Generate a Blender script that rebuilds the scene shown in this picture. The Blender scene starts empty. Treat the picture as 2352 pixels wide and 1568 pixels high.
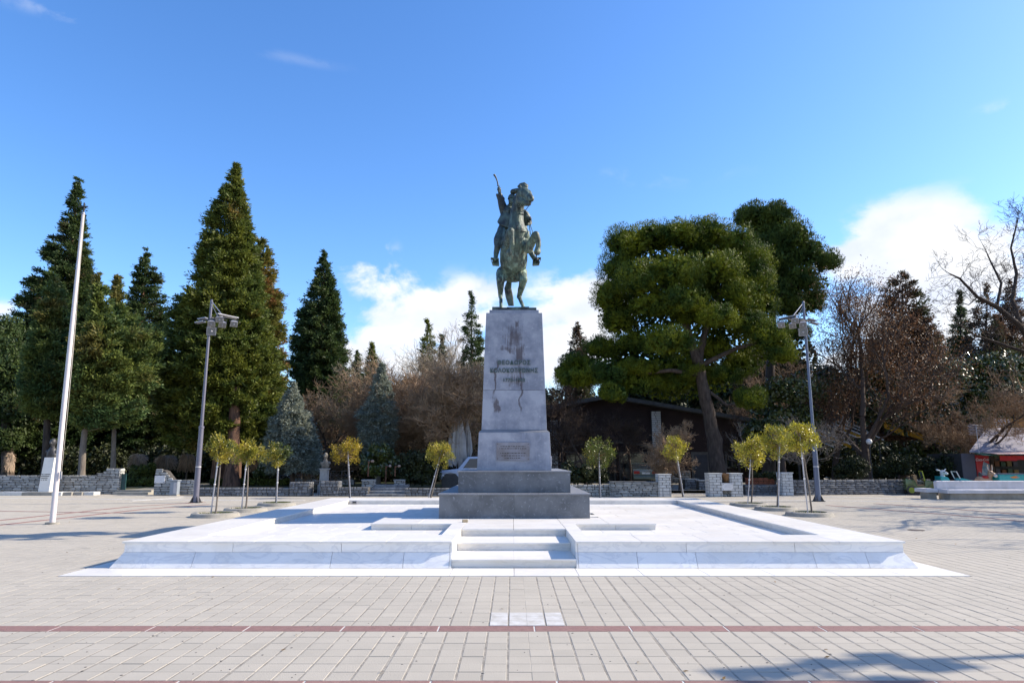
import bpy, bmesh, math, random
import numpy as np
from mathutils import Vector, Matrix
rnd = random.Random(7)
rng = np.random.default_rng(11)
R = math.radians
PI = math.pi
S = bpy.context.scene
col = S.collection

# ------------------------------------------------------------------ camera
F, PITCH, H = 1545.0, R(10.0), 1.7          # focal length in pixels of a 2352 px wide picture, tilt, eye height
cd = bpy.data.cameras.new('camera'); cam = bpy.data.objects.new('camera', cd); col.objects.link(cam)
cd.sensor_width = 36; cd.lens = 36*F/2352; cd.clip_start = .1; cd.clip_end = 3000
cam.location = (0, 0, H); cam.rotation_euler = (R(90)+PITCH, 0, 0)
S.camera = cam
S.render.resolution_x = 1024; S.render.resolution_y = 682

# ------------------------------------------------------------------ light
SUN = Vector((1, .15, .665)).normalized()
sl = bpy.data.lights.new('sun', 'SUN'); so = bpy.data.objects.new('sun', sl); col.objects.link(so)
sl.energy = 4.0; sl.angle = R(.53); sl.color = (1, .89, .73)
so.rotation_euler = SUN.to_track_quat('Z', 'Y').to_euler(); so.location = (30, 5, 40)
EL = math.asin(SUN.z)
S.view_settings.view_transform = 'Standard'; S.view_settings.look = 'None'
S.view_settings.exposure = 1.0; S.view_settings.gamma = 1; S.view_settings.use_curve_mapping = False
S.cycles.max_bounces = 6; S.cycles.transparent_max_bounces = 8

def ray(px, py):
    u, v = (px-1176)/F, (784-py)/F
    return Vector((u, math.cos(PITCH)-v*math.sin(PITCH), math.sin(PITCH)+v*math.cos(PITCH)))
def at(px, py, Y):
    d = ray(px, py); t = Y/d.y
    return Vector((t*d.x, Y, H+t*d.z))
def gp(px, py, z=0.):
    d = ray(px, py); t = (z-H)/d.z
    return Vector((t*d.x, t*d.y, z))
def ppm(Y, z=1.7): return F/(Y*math.cos(PITCH)+(z-H)*math.sin(PITCH))

# ------------------------------------------------------------------ sky
W = bpy.data.worlds.new('World'); S.world = W; W.use_nodes = True
nt = W.node_tree; nt.nodes.clear()
def N(t, tree=None, **k):
    n = (tree or nt).nodes.new(t)
    for a, b in k.items(): setattr(n, a, b)
    return n
def LK(a, b, tree=None): (tree or nt).links.new(a, b)
def math_n(tree, op, a, b=None, clamp=False):
    n = N('ShaderNodeMath', tree, operation=op, use_clamp=clamp)
    for i, v in enumerate((a, b)):
        if v is None: continue
        if isinstance(v, (int, float)): n.inputs[i].default_value = v
        else: LK(v, n.inputs[i], tree)
    return n.outputs[0]
sky = N('ShaderNodeTexSky', sky_type='NISHITA', sun_disc=False, sun_elevation=EL, sun_rotation=math.atan2(SUN.x, SUN.y),
        altitude=600, air_density=1.0, dust_density=.8, ozone_density=3.0)
hs = N('ShaderNodeHueSaturation'); hs.inputs['Saturation'].default_value = 1.22; hs.inputs['Hue'].default_value = .506; hs.inputs['Value'].default_value = 1.0
LK(sky.outputs[0], hs.inputs['Color'])
gm = N('ShaderNodeGamma'); gm.inputs['Gamma'].default_value = 1.0
LK(hs.outputs[0], gm.inputs[0])
tc = N('ShaderNodeTexCoord')
def cloud_dir(px, py): return ray(px, py).normalized()
n1 = N('ShaderNodeTexNoise'); n1.inputs['Scale'].default_value = 7.5; n1.inputs['Detail'].default_value = 9; n1.inputs['Roughness'].default_value = .58
n1.inputs['Distortion'].default_value = .25
mp = N('ShaderNodeMapping'); mp.inputs['Scale'].default_value = (1, 1, 1.5); mp.inputs['Location'].default_value = (.3, .1, .2)
LK(tc.outputs['Generated'], mp.inputs[0]); LK(mp.outputs[0], n1.inputs['Vector'])
CL = [ # px, py, half width, half height, strength
 (868, 650, 105, 55, 1.35), (1010, 735, 210, 90, 1.35), (900, 790, 170, 60, 1.3), (1075, 690, 90, 55, 1.3), (960, 820, 260, 60, 1.2),
 (1320, 700, 130, 75, 1.5), (1290, 800, 130, 95, 1.5), (1400, 700, 90, 80, 1.2), (893, 573, 28, 24, .6), (1290, 820, 90, 40, .9),
 (2090, 575, 200, 110, 1.8), (1960, 590, 90, 55, 1.2), (2180, 620, 150, 110, 1.5), (2080, 740, 200, 110, 1.5), (1990, 850, 180, 100, 1.3), (2290, 600, 110, 110, 1.3), (2330, 760, 120, 90, 1.2),
 (8, 715, 45, 32, 1.0), (2290, 250, 70, 22, .4), (2330, 290, 60, 20, .4), (690, 138, 150, 14, .2), (1540, 390, 230, 40, .3), (130, 20, 260, 30, .35),
 (-500, 700, 350, 90, 1.2), (-1500, 600, 500, 120, 1.2), (3100, 650, 400, 120, 1.4)]
tot = None
for (px, py, hw, hh, st) in CL:
    c = cloud_dir(px, py); e = cloud_dir(px+hw, py); g = cloud_dir(px, py+hh)
    rx = (c-e).length; rz = (c-g).length
    sb = N('ShaderNodeVectorMath', operation='SUBTRACT'); LK(tc.outputs['Generated'], sb.inputs[0]); sb.inputs[1].default_value = c
    ml = N('ShaderNodeVectorMath', operation='MULTIPLY'); LK(sb.outputs[0], ml.inputs[0]); ml.inputs[1].default_value = (1/rx, 1/rx, 1/rz)
    ln = N('ShaderNodeVectorMath', operation='LENGTH'); LK(ml.outputs[0], ln.inputs[0])
    m = N('ShaderNodeMapRange', interpolation_type='SMOOTHSTEP'); LK(ln.outputs['Value'], m.inputs[0])
    m.inputs[1].default_value = 1.75; m.inputs[2].default_value = 0; m.inputs[3].default_value = 0; m.inputs[4].default_value = st
    tot = m.outputs[0] if tot is None else math_n(nt, 'MAXIMUM', tot, m.outputs[0])
# broken cumulus band added round the unseen horizon to brighten the shaded marble fronts
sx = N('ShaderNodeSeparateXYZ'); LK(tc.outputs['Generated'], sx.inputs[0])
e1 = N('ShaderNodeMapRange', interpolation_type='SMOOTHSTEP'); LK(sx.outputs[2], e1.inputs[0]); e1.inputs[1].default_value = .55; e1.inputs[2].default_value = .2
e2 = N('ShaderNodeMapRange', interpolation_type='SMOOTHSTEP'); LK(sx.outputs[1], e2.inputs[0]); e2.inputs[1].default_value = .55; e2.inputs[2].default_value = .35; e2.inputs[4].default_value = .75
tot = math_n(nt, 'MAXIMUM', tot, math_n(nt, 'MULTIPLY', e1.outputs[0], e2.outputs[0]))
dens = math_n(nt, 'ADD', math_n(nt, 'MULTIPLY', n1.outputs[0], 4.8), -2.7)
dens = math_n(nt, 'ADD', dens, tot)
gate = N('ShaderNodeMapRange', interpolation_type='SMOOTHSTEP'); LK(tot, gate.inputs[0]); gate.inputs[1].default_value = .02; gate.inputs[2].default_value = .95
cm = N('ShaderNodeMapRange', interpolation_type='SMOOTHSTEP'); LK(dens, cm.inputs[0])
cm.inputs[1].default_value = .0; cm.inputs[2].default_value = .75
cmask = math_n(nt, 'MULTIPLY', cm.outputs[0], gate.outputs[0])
n2 = N('ShaderNodeTexNoise'); n2.inputs['Scale'].default_value = 11; n2.inputs['Detail'].default_value = 6; LK(mp.outputs[0], n2.inputs['Vector'])
cr = N('ShaderNodeValToRGB'); cr.color_ramp.elements[0].position = .34; cr.color_ramp.elements[0].color = (2.9, 3.15, 3.75, 1)
cr.color_ramp.elements[1].position = .6; cr.color_ramp.elements[1].color = (3.7, 3.76, 3.9, 1)
LK(n2.outputs[0], cr.inputs[0])
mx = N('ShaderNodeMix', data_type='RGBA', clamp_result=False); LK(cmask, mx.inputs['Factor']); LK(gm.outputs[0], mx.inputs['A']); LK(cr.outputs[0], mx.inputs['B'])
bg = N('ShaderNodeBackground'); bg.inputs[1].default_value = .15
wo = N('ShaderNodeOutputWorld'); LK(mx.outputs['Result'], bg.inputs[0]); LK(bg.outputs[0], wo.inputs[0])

# ------------------------------------------------------------------ materials
def lin(r, g, b): return tuple((c/12.92 if c <= .04045 else ((c+.055)/1.055)**2.4) for c in (r/255, g/255, b/255))
def mat(name, a, b=None, rough=.7, scale=6., metal=0., bump=0., bscale=40., detail=6, isl=0., objr=0., spec=.4, stretch=(1, 1, 1), cell=None, coords='Object', lo=.35, hi=.65, coat=0.):
    m = bpy.data.materials.new(name); m.use_nodes = True; t = m.node_tree
    p = t.nodes['Principled BSDF']; b = b or tuple(c*.8 for c in a)
    co = N('ShaderNodeTexCoord', t)
    geo = N('ShaderNodeNewGeometry', t)
    src = geo.outputs['Position'] if coords == 'World' else co.outputs['Object']
    mpn = N('ShaderNodeMapping', t); mpn.inputs['Scale'].default_value = stretch; LK(src, mpn.inputs[0], t)
    oi = N('ShaderNodeObjectInfo', t)
    if objr:   # every piece starts elsewhere in the pattern
        vm = N('ShaderNodeVectorMath', t, operation='SCALE'); vm.inputs[0].default_value = (31, 17, 23); LK(oi.outputs['Random'], vm.inputs['Scale'], t)
        LK(vm.outputs[0], mpn.inputs['Location'], t)
    ns = N('ShaderNodeTexNoise', t); ns.inputs['Scale'].default_value = scale; ns.inputs['Detail'].default_value = detail; ns.inputs['Roughness'].default_value = .6
    LK(mpn.outputs[0], ns.inputs['Vector'], t)
    rp = N('ShaderNodeValToRGB', t); rp.color_ramp.elements[0].position = lo; rp.color_ramp.elements[1].position = hi
    rp.color_ramp.elements[0].color = (*a, 1); rp.color_ramp.elements[1].color = (*b, 1); LK(ns.outputs[0], rp.inputs[0], t)
    out = rp.outputs[0]
    def vary(sock, amt, out):
        v = math_n(t, 'ADD', math_n(t, 'MULTIPLY', sock, amt*2), 1-amt)
        q = N('ShaderNodeVectorMath', t, operation='SCALE'); LK(out, q.inputs[0], t); LK(v, q.inputs['Scale'], t)
        return q.outputs[0]
    if isl: out = vary(geo.outputs['Random Per Island'], isl, out)
    if objr: out = vary(oi.outputs['Random'], objr, out)
    if cell:
        sn = N('ShaderNodeVectorMath', t, operation='SNAP'); LK(geo.outputs['Position'], sn.inputs[0], t); sn.inputs[1].default_value = cell
        wn = N('ShaderNodeTexWhiteNoise', t, noise_dimensions='3D'); LK(sn.outputs[0], wn.inputs[0], t)
        out = vary(wn.outputs[0], .035, out)
    LK(out, p.inputs['Base Color'], t)
    p.inputs['Roughness'].default_value = rough; p.inputs['Metallic'].default_value = metal
    p.inputs['Specular IOR Level'].default_value = spec; p.inputs['Coat Weight'].default_value = coat
    if bump:
        nb = N('ShaderNodeTexNoise', t); nb.inputs['Scale'].default_value = bscale; nb.inputs['Detail'].default_value = 4; LK(mpn.outputs[0], nb.inputs['Vector'], t)
        bn = N('ShaderNodeBump', t); bn.inputs['Strength'].default_value = bump; bn.inputs['Distance'].default_value = .02
        LK(nb.outputs[0], bn.inputs['Height'], t); LK(bn.outputs[0], p.inputs['Normal'], t)
    m['_out'] = 0
    return m
def col_socket(m): return m.node_tree.nodes['Principled BSDF'].inputs['Base Color'].links[0].from_socket
def overlay(m, fac, color):
    t = m.node_tree; p = t.nodes['Principled BSDF']; old = col_socket(m)
    x = N('ShaderNodeMix', t, data_type='RGBA'); LK(fac, x.inputs['Factor'], t); LK(old, x.inputs['A'], t); x.inputs['B'].default_value = (*color, 1)
    LK(x.outputs['Result'], p.inputs['Base Color'], t)
def leafmat(name, a, b, rough=.55, scale=.6, isl=.45, trans=.3, spec=.3, third=None, tw=.62):
    m = mat(name, a, b, rough, scale=scale, isl=isl, spec=spec, coords='World', detail=3, lo=.4, hi=.6)
    t = m.node_tree; p = t.nodes['Principled BSDF']
    if third:
        g = N('ShaderNodeNewGeometry', t); ns = N('ShaderNodeTexNoise', t); ns.inputs['Scale'].default_value = .35; ns.inputs['Detail'].default_value = 3
        LK(g.outputs['Position'], ns.inputs['Vector'], t)
        ad = math_n(t, 'ADD', ns.outputs[0], math_n(t, 'MULTIPLY', g.outputs['Random Per Island'], .12))
        mr = N('ShaderNodeMapRange', t); LK(ad, mr.inputs[0], t); mr.inputs[1].default_value = tw; mr.inputs[2].default_value = tw+.06
        overlay(m, mr.outputs[0], third)
    tr = N('ShaderNodeBsdfTranslucent', t); LK(col_socket(m), tr.inputs[0], t)
    ms = N('ShaderNodeMixShader', t); ms.inputs[0].default_value = trans
    o = t.nodes['Material Output']; LK(p.outputs[0], ms.inputs[1], t); LK(tr.outputs[0], ms.inputs[2], t); LK(ms.outputs[0], o.inputs[0], t)
    return m
def glass(name, c=(.02, .025, .03), rough=.05):
    m = bpy.data.materials.new(name); m.use_nodes = True; p = m.node_tree.nodes['Principled BSDF']
    t = m.node_tree; co = N('ShaderNodeTexCoord', t); ns = N('ShaderNodeTexNoise', t); ns.inputs['Scale'].default_value = 3; LK(co.outputs['Object'], ns.inputs['Vector'], t)
    mr = N('ShaderNodeMapRange', t); LK(ns.outputs[0], mr.inputs[0], t); mr.inputs[3].default_value = rough; mr.inputs[4].default_value = rough+.08; LK(mr.outputs[0], p.inputs['Roughness'], t)
    p.inputs['Base Color'].default_value = (*c, 1); p.inputs['Specular IOR Level'].default_value = .7
    return m

def marble(name, base, vein, amt=.5, rough=.38, vs=(.8, .8, 2.2), dirt=True):
    m = mat(name, base, tuple(c*.93 for c in base), rough, scale=2.2, objr=.05, spec=.4, bump=.05, bscale=60)
    t = m.node_tree; co = N('ShaderNodeTexCoord', t); oi = N('ShaderNodeObjectInfo', t)
    mp_ = N('ShaderNodeMapping', t); mp_.inputs['Scale'].default_value = vs; mp_.inputs['Rotation'].default_value = (.3, .5, .7)
    vm = N('ShaderNodeVectorMath', t, operation='SCALE'); vm.inputs[0].default_value = (13, 7, 29); LK(oi.outputs['Random'], vm.inputs['Scale'], t)
    LK(vm.outputs[0], mp_.inputs['Location'], t); LK(co.outputs['Object'], mp_.inputs[0], t)
    ns = N('ShaderNodeTexNoise', t); ns.inputs['Scale'].default_value = 1.6; ns.inputs['Detail'].default_value = 8; ns.inputs['Distortion'].default_value = 1.6
    LK(mp_.outputs[0], ns.inputs['Vector'], t)
    d = math_n(t, 'ABSOLUTE', math_n(t, 'SUBTRACT', ns.outputs[0], .5))
    mr = N('ShaderNodeMapRange', t); LK(d, mr.inputs[0], t); mr.inputs[1].default_value = .055; mr.inputs[2].default_value = 0.; mr.inputs[4].default_value = amt
    overlay(m, mr.outputs[0], vein)
    if dirt:
        n3 = N('ShaderNodeTexNoise', t); n3.inputs['Scale'].default_value = .7; n3.inputs['Detail'].default_value = 7; n3.inputs['Roughness'].default_value = .7
        g = N('ShaderNodeNewGeometry', t); LK(g.outputs['Position'], n3.inputs['Vector'], t)
        m3 = N('ShaderNodeMapRange', t); LK(n3.outputs[0], m3.inputs[0], t); m3.inputs[1].default_value = .5; m3.inputs[2].default_value = .75; m3.inputs[4].default_value = .55
        overlay(m, m3.outputs[0], tuple(c*f for c, f in zip(base, (.82, .77, .68))))
    return m

M = {}
M['marble'] = marble('white_marble', (.77, .74, .69), (.5, .52, .55), .22)
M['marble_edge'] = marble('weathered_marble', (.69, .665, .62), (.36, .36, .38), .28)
M['marble_band'] = marble('veined_marble', (.80, .785, .765), (.44, .46, .51), .36, vs=(1., 1., 2.6))
M['paver'] = mat('concrete_paver', (.41, .372, .308), (.37, .337, .28), .85, scale=1.1, isl=.035, objr=.03, bump=.2, bscale=90, coords='World')
M['gap'] = mat('dark_gap', (.10, .085, .07), (.07, .06, .05), .95, coords='World')
M['joint'] = mat('sandy_joint', (.34, .31, .26), (.2, .18, .15), .95, scale=7, bump=.3, bscale=60, coords='World')
M['red'] = mat('red_paving', (.27, .155, .135), (.22, .125, .11), .8, scale=18, objr=.06, bump=.2, bscale=150)
M['whiteline'] = mat('pale_paving', (.62, .61, .58), (.5, .49, .46), .8, scale=8)
M['grass'] = mat('grass_soil', (.05, .075, .02), (.10, .085, .045), .95, scale=1.5, bump=.6, bscale=20, coords='World')
M['path'] = mat('park_path', (.28, .26, .22), (.2, .19, .16), .9, scale=2, coords='World')
def greystone(name, a, b, fleck=(.30, .32, .36), va=.22):
    m = mat(name, a, b, .5, scale=2.2, bump=.15, bscale=50, objr=.02, detail=12, lo=.38, hi=.62)
    t = m.node_tree; co = N('ShaderNodeTexCoord', t)
    ns = N('ShaderNodeTexNoise', t); ns.inputs['Scale'].default_value = 17; ns.inputs['Detail'].default_value = 6; ns.inputs['Distortion'].default_value = .5
    LK(co.outputs['Object'], ns.inputs['Vector'], t)
    mr = N('ShaderNodeMapRange', t); LK(ns.outputs[0], mr.inputs[0], t); mr.inputs[1].default_value = .60; mr.inputs[2].default_value = .72; mr.inputs[4].default_value = .55
    overlay(m, mr.outputs[0], fleck)
    n2_ = N('ShaderNodeTexNoise', t); n2_.inputs['Scale'].default_value = 1.1; n2_.inputs['Detail'].default_value = 6; n2_.inputs['Distortion'].default_value = 1.4
    LK(co.outputs['Object'], n2_.inputs['Vector'], t)
    m2 = N('ShaderNodeMapRange', t); LK(math_n(t, 'ABSOLUTE', math_n(t, 'SUBTRACT', n2_.outputs[0], .5)), m2.inputs[0], t); m2.inputs[1].default_value = .008; m2.inputs[2].default_value = 0; m2.inputs[4].default_value = va
    overlay(m, m2.outputs[0], fleck)
    return m
M['base'] = greystone('dark_grey_marble', (.095, .102, .112), (.15, .158, .172))
M['baseedge'] = greystone('dark_grey_marble_edge', (.17, .175, .19), (.22, .225, .24))
M['shaft'] = greystone('grey_marble', (.19, .205, .255), (.34, .35, .395), (.42, .44, .48), .12)
# rain and bronze stains on the shaft front
def stain(m, boxes):
    t = m.node_tree; co = N('ShaderNodeTexCoord', t); sp = N('ShaderNodeSeparateXYZ', t)
    dn_ = N('ShaderNodeTexNoise', t); dn_.inputs['Scale'].default_value = 2.6; dn_.inputs['Detail'].default_value = 6; LK(co.outputs['Object'], dn_.inputs['Vector'], t)
    ds_ = N('ShaderNodeVectorMath', t, operation='MULTIPLY_ADD'); LK(dn_.outputs['Color'], ds_.inputs[0], t); ds_.inputs[1].default_value = (.36, 0, .6); ds_.inputs[2].default_value = (-.18, 0, -.3)
    da_ = N('ShaderNodeVectorMath', t, operation='ADD'); LK(ds_.outputs[0], da_.inputs[0], t); LK(co.outputs['Object'], da_.inputs[1], t); LK(da_.outputs[0], sp.inputs[0], t)
    mp_ = N('ShaderNodeMapping', t); mp_.inputs['Scale'].default_value = (22, 1, .9); LK(co.outputs['Object'], mp_.inputs[0], t)
    ns = N('ShaderNodeTexNoise', t); ns.inputs['Scale'].default_value = 2.2; ns.inputs['Detail'].default_value = 9; ns.inputs['Roughness'].default_value = .68; LK(mp_.outputs[0], ns.inputs['Vector'], t)
    nb = N('ShaderNodeTexNoise', t); nb.inputs['Scale'].default_value = 3.2; nb.inputs['Detail'].default_value = 8; nb.inputs['Roughness'].default_value = .7; LK(co.outputs['Object'], nb.inputs['Vector'], t)
    tot = None
    for (x0, x1, z0, z1, st) in boxes:
        cx, hx, cz, hz = (x0+x1)/2, (x1-x0)/2, (z0+z1)/2, (z1-z0)/2
        dx = math_n(t, 'DIVIDE', math_n(t, 'ABSOLUTE', math_n(t, 'SUBTRACT', sp.outputs[0], cx)), hx)
        dz = math_n(t, 'DIVIDE', math_n(t, 'ABSOLUTE', math_n(t, 'SUBTRACT', sp.outputs[2], cz)), hz)
        v = N('ShaderNodeMapRange', t, interpolation_type='SMOOTHSTEP'); LK(math_n(t, 'MAXIMUM', dx, dz), v.inputs[0], t)
        v.inputs[1].default_value = 1.35; v.inputs[2].default_value = 0; v.inputs[4].default_value = st*1.05
        tot = v.outputs[0] if tot is None else math_n(t, 'MAXIMUM', tot, v.outputs[0])
    a = math_n(t, 'ADD', math_n(t, 'ADD', math_n(t, 'MULTIPLY', ns.outputs[0], 1.3), math_n(t, 'MULTIPLY', nb.outputs[0], 1.1)), tot)
    mr = N('ShaderNodeMapRange', t, interpolation_type='SMOOTHSTEP'); LK(a, mr.inputs[0], t); mr.inputs[1].default_value = 1.58; mr.inputs[2].default_value = 1.95; mr.inputs[4].default_value = .8
    f = math_n(t, 'MULTIPLY', mr.outputs[0], math_n(t, 'MINIMUM', math_n(t, 'MULTIPLY', tot, 4), 1.))
    overlay(m, f, (.06, .04, .042))
    # pale lime runs
    n4 = N('ShaderNodeTexNoise', t); n4.inputs['Scale'].default_value = 2.; n4.inputs['Detail'].default_value = 4
    mp4 = N('ShaderNodeMapping', t); mp4.inputs['Scale'].default_value = (7, 1, .5); mp4.inputs['Location'].default_value = (3, 2, 1); LK(co.outputs['Object'], mp4.inputs[0], t); LK(mp4.outputs[0], n4.inputs['Vector'], t)
    m4 = N('ShaderNodeMapRange', t); LK(n4.outputs[0], m4.inputs[0], t); m4.inputs[1].default_value = .6; m4.inputs[2].default_value = .72; m4.inputs[4].default_value = .3
    overlay(m, m4.outputs[0], (.36, .38, .45))
M['bronze'] = mat('bronze_patina', (.016, .022, .026), (.12, .18, .15), .55, scale=2.6, metal=.1, bump=.5, bscale=14, detail=10, lo=.42, hi=.66, spec=.6)
_g = None
def patina(m):   # rain-washed verdigris and ochre streaks that run down the metal
    t = m.node_tree; co = N('ShaderNodeTexCoord', t); mp_ = N('ShaderNodeMapping', t); mp_.inputs['Scale'].default_value = (6, 5, 1.2); LK(co.outputs['Object'], mp_.inputs[0], t)
    ns = N('ShaderNodeTexNoise', t); ns.inputs['Scale'].default_value = 2.; ns.inputs['Detail'].default_value = 7; ns.inputs['Roughness'].default_value = .7; LK(mp_.outputs[0], ns.inputs['Vector'], t)
    mr = N('ShaderNodeMapRange', t); LK(ns.outputs[0], mr.inputs[0], t); mr.inputs[1].default_value = .5; mr.inputs[2].default_value = .64; mr.inputs[4].default_value = .7
    overlay(m, mr.outputs[0], (.27, .40, .33))
    n2_ = N('ShaderNodeTexNoise', t); n2_.inputs['Scale'].default_value = 3.3; n2_.inputs['Detail'].default_value = 7; LK(mp_.outputs[0], n2_.inputs['Vector'], t)
    mr = N('ShaderNodeMapRange', t); LK(n2_.outputs[0], mr.inputs[0], t); mr.inputs[1].default_value = .58; mr.inputs[2].default_value = .66; mr.inputs[4].default_value = .6
    overlay(m, mr.outputs[0], (.3, .29, .19))
M['bronze2'] = mat('bronze_patina_green', (.016, .021, .026), (.12, .17, .12), .6, scale=2.6, metal=.05, bump=.5, bscale=12, detail=10, lo=.38, hi=.6, spec=.5); patina(M['bronze2'])
_t = M['bronze2'].node_tree; _c = N('ShaderNodeTexCoord', _t); _s = N('ShaderNodeSeparateXYZ', _t); LK(_c.outputs['Object'], _s.inputs[0], _t)
_n = N('ShaderNodeTexNoise', _t); _n.inputs['Scale'].default_value = 4; LK(_c.outputs['Object'], _n.inputs['Vector'], _t)
_r = N('ShaderNodeMapRange', _t); LK(math_n(_t, 'ADD', _s.outputs[2], _n.outputs[0]), _r.inputs[0], _t); _r.inputs[1].default_value = 1.9; _r.inputs[2].default_value = 2.7; _r.inputs[4].default_value = .45
overlay(M['bronze2'], _r.outputs[0], (.02, .024, .03))
M['letter'] = mat('verdigris_letters', (.05, .08, .08), (.09, .13, .12), .6)
M['metal'] = mat('galvanised_steel', (.42, .42, .46), (.34, .34, .38), .42, scale=5, metal=.5)
M['pole'] = mat('lilac_grey_painted_steel', (.13, .13, .17), (.17, .165, .21), .4, scale=3, metal=.2, stretch=(1, 1, .3))
M['poleb'] = mat('slate_blue_painted_steel', (.10, .12, .18), (.13, .155, .22), .4, scale=3, metal=.2, stretch=(1, 1, .3))
M['white'] = mat('white_paint', (.72, .70, .69), (.62, .6, .58), .45, scale=4)
M['polew'] = mat('white_pole_paint', (.66, .60, .60), (.58, .53, .53), .35, scale=2, stretch=(1, 1, .2))
M['dark'] = mat('dark_metal', (.03, .03, .035), (.05, .05, .05), .5)
M['lens'] = glass('lamp_glass', (.16, .17, .18), .12)
M['glass'] = glass('window_glass')
M['stone'] = mat('rubble_stone', (.30, .30, .285), (.43, .425, .40), .9, scale=5, objr=.28, bump=.7, bscale=14)
M['stoned'] = mat('dark_rubble_stone', (.12, .125, .135), (.24, .245, .25), .9, scale=5, objr=.3, bump=.7, bscale=14)
M['stonew'] = mat('pale_block_stone', (.46, .46, .45), (.6, .6, .58), .85, scale=5, objr=.1, bump=.5, bscale=14)
M['mortar'] = mat('dark_mortar', (.05, .045, .04), (.09, .08, .07), .95, scale=8)
M['concrete'] = mat('concrete', (.34, .32, .28), (.24, .225, .195), .9, scale=3, bump=.3, bscale=30)
M['bench'] = mat('whitewashed_concrete', (.62, .6, .62), (.52, .5, .5), .8, scale=2.5, stretch=(1, 1, .5))
M['bark'] = mat('grey_brown_bark', (.10, .075, .06), (.045, .033, .027), .95, scale=8, bump=1, bscale=18, stretch=(1, 1, .25), coords='World')
M['barkred'] = mat('redwood_bark', (.2, .11, .07), (.05, .028, .02), .95, scale=8, bump=1, bscale=18, stretch=(1, 1, .2), coords='World')
M['barkpale'] = mat('pale_bark', (.21, .18, .15), (.12, .10, .085), .95, scale=8, bump=.8, bscale=18, stretch=(1, 1, .25), coords='World')
M['twig'] = mat('brown_twig', (.31, .205, .12), (.19, .125, .075), .9, scale=1, coords='World')
M['twigpale'] = mat('pale_grey_twig', (.40, .33, .24), (.25, .20, .14), .9, scale=1, coords='World')
M['twigdark'] = mat('dark_twig', (.075, .05, .036), (.045, .03, .024), .9, scale=1, coords='World')
M['seq'] = leafmat('sequoia_foliage', (.085, .115, .022), (.135, .15, .022), third=(.20, .14, .03), tw=.71)
M['seqd'] = leafmat('sequoia_dark_foliage', (.04, .07, .022), (.065, .095, .025), third=(.10, .075, .03), tw=.70)
M['seqb'] = leafmat('sequoia_bronzed_foliage', (.13, .14, .03), (.2, .17, .035), third=(.30, .14, .05), tw=.62)
M['cedar'] = leafmat('cedar_foliage', (.075, .13, .045), (.16, .19, .04), third=(.17, .15, .04), tw=.63)
M['spruce'] = leafmat('blue_spruce_foliage', (.17, .20, .165), (.25, .27, .21), trans=.3)
M['pine'] = leafmat('pine_foliage', (.04, .072, .014), (.145, .168, .014), trans=.2, spec=.12, isl=.32, scale=.8)
M['pined'] = leafmat('pine_dark_foliage', (.036, .065, .018), (.085, .115, .02), trans=.2, spec=.12, isl=.32, scale=.8)
M['holly'] = leafmat('glossy_evergreen_leaves', (.04, .06, .018), (.085, .10, .02), rough=.28, spec=.7, trans=.1, isl=.6)
M['brownleaf'] = leafmat('dead_brown_leaves', (.11, .055, .028), (.16, .085, .04), rough=.5, trans=.3)
M['redcon'] = leafmat('rusty_conifer_foliage', (.085, .055, .035), (.14, .08, .05), third=(.06, .075, .03), tw=.6)
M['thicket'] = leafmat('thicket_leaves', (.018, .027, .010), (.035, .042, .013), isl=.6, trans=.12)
M['laurel'] = leafmat('yellow_green_leaves', (.29, .28, .028), (.43, .36, .028), rough=.4, spec=.5, third=(.10, .13, .02), tw=.60, trans=.3, scale=2.5)
M['laurelg'] = leafmat('green_leaves', (.28, .27, .03), (.42, .34, .04), rough=.4, spec=.5, third=(.07, .1, .02), tw=.58, trans=.3, scale=2.5)
M['laurely'] = leafmat('golden_leaves', (.38, .26, .012), (.3, .24, .02), rough=.4, spec=.5, third=(.15, .15, .02), tw=.64, trans=.3, scale=2.5)
M['straw'] = leafmat('dry_straw', (.55, .42, .31), (.4, .3, .22), trans=.2)
M['terracotta'] = mat('terracotta', (.36, .2, .09), (.27, .14, .06), .8, scale=6)
M['brick'] = mat('orange_brick', (.20, .065, .03), (.13, .04, .02), .85, scale=6)
M['maroon'] = mat('dark_maroon_render', (.035, .02, .02), (.025, .015, .015), .8, scale=2)
M['roof'] = mat('grey_roof_edge', (.10, .10, .095), (.06, .06, .057), .8, scale=4)
M['frame'] = mat('grey_window_frame', (.12, .115, .105), (.09, .085, .08), .6, scale=4)
M['hedge'] = leafmat('clipped_hedge', (.06, .085, .02), (.10, .12, .025), isl=.6, trans=.15)
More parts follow.
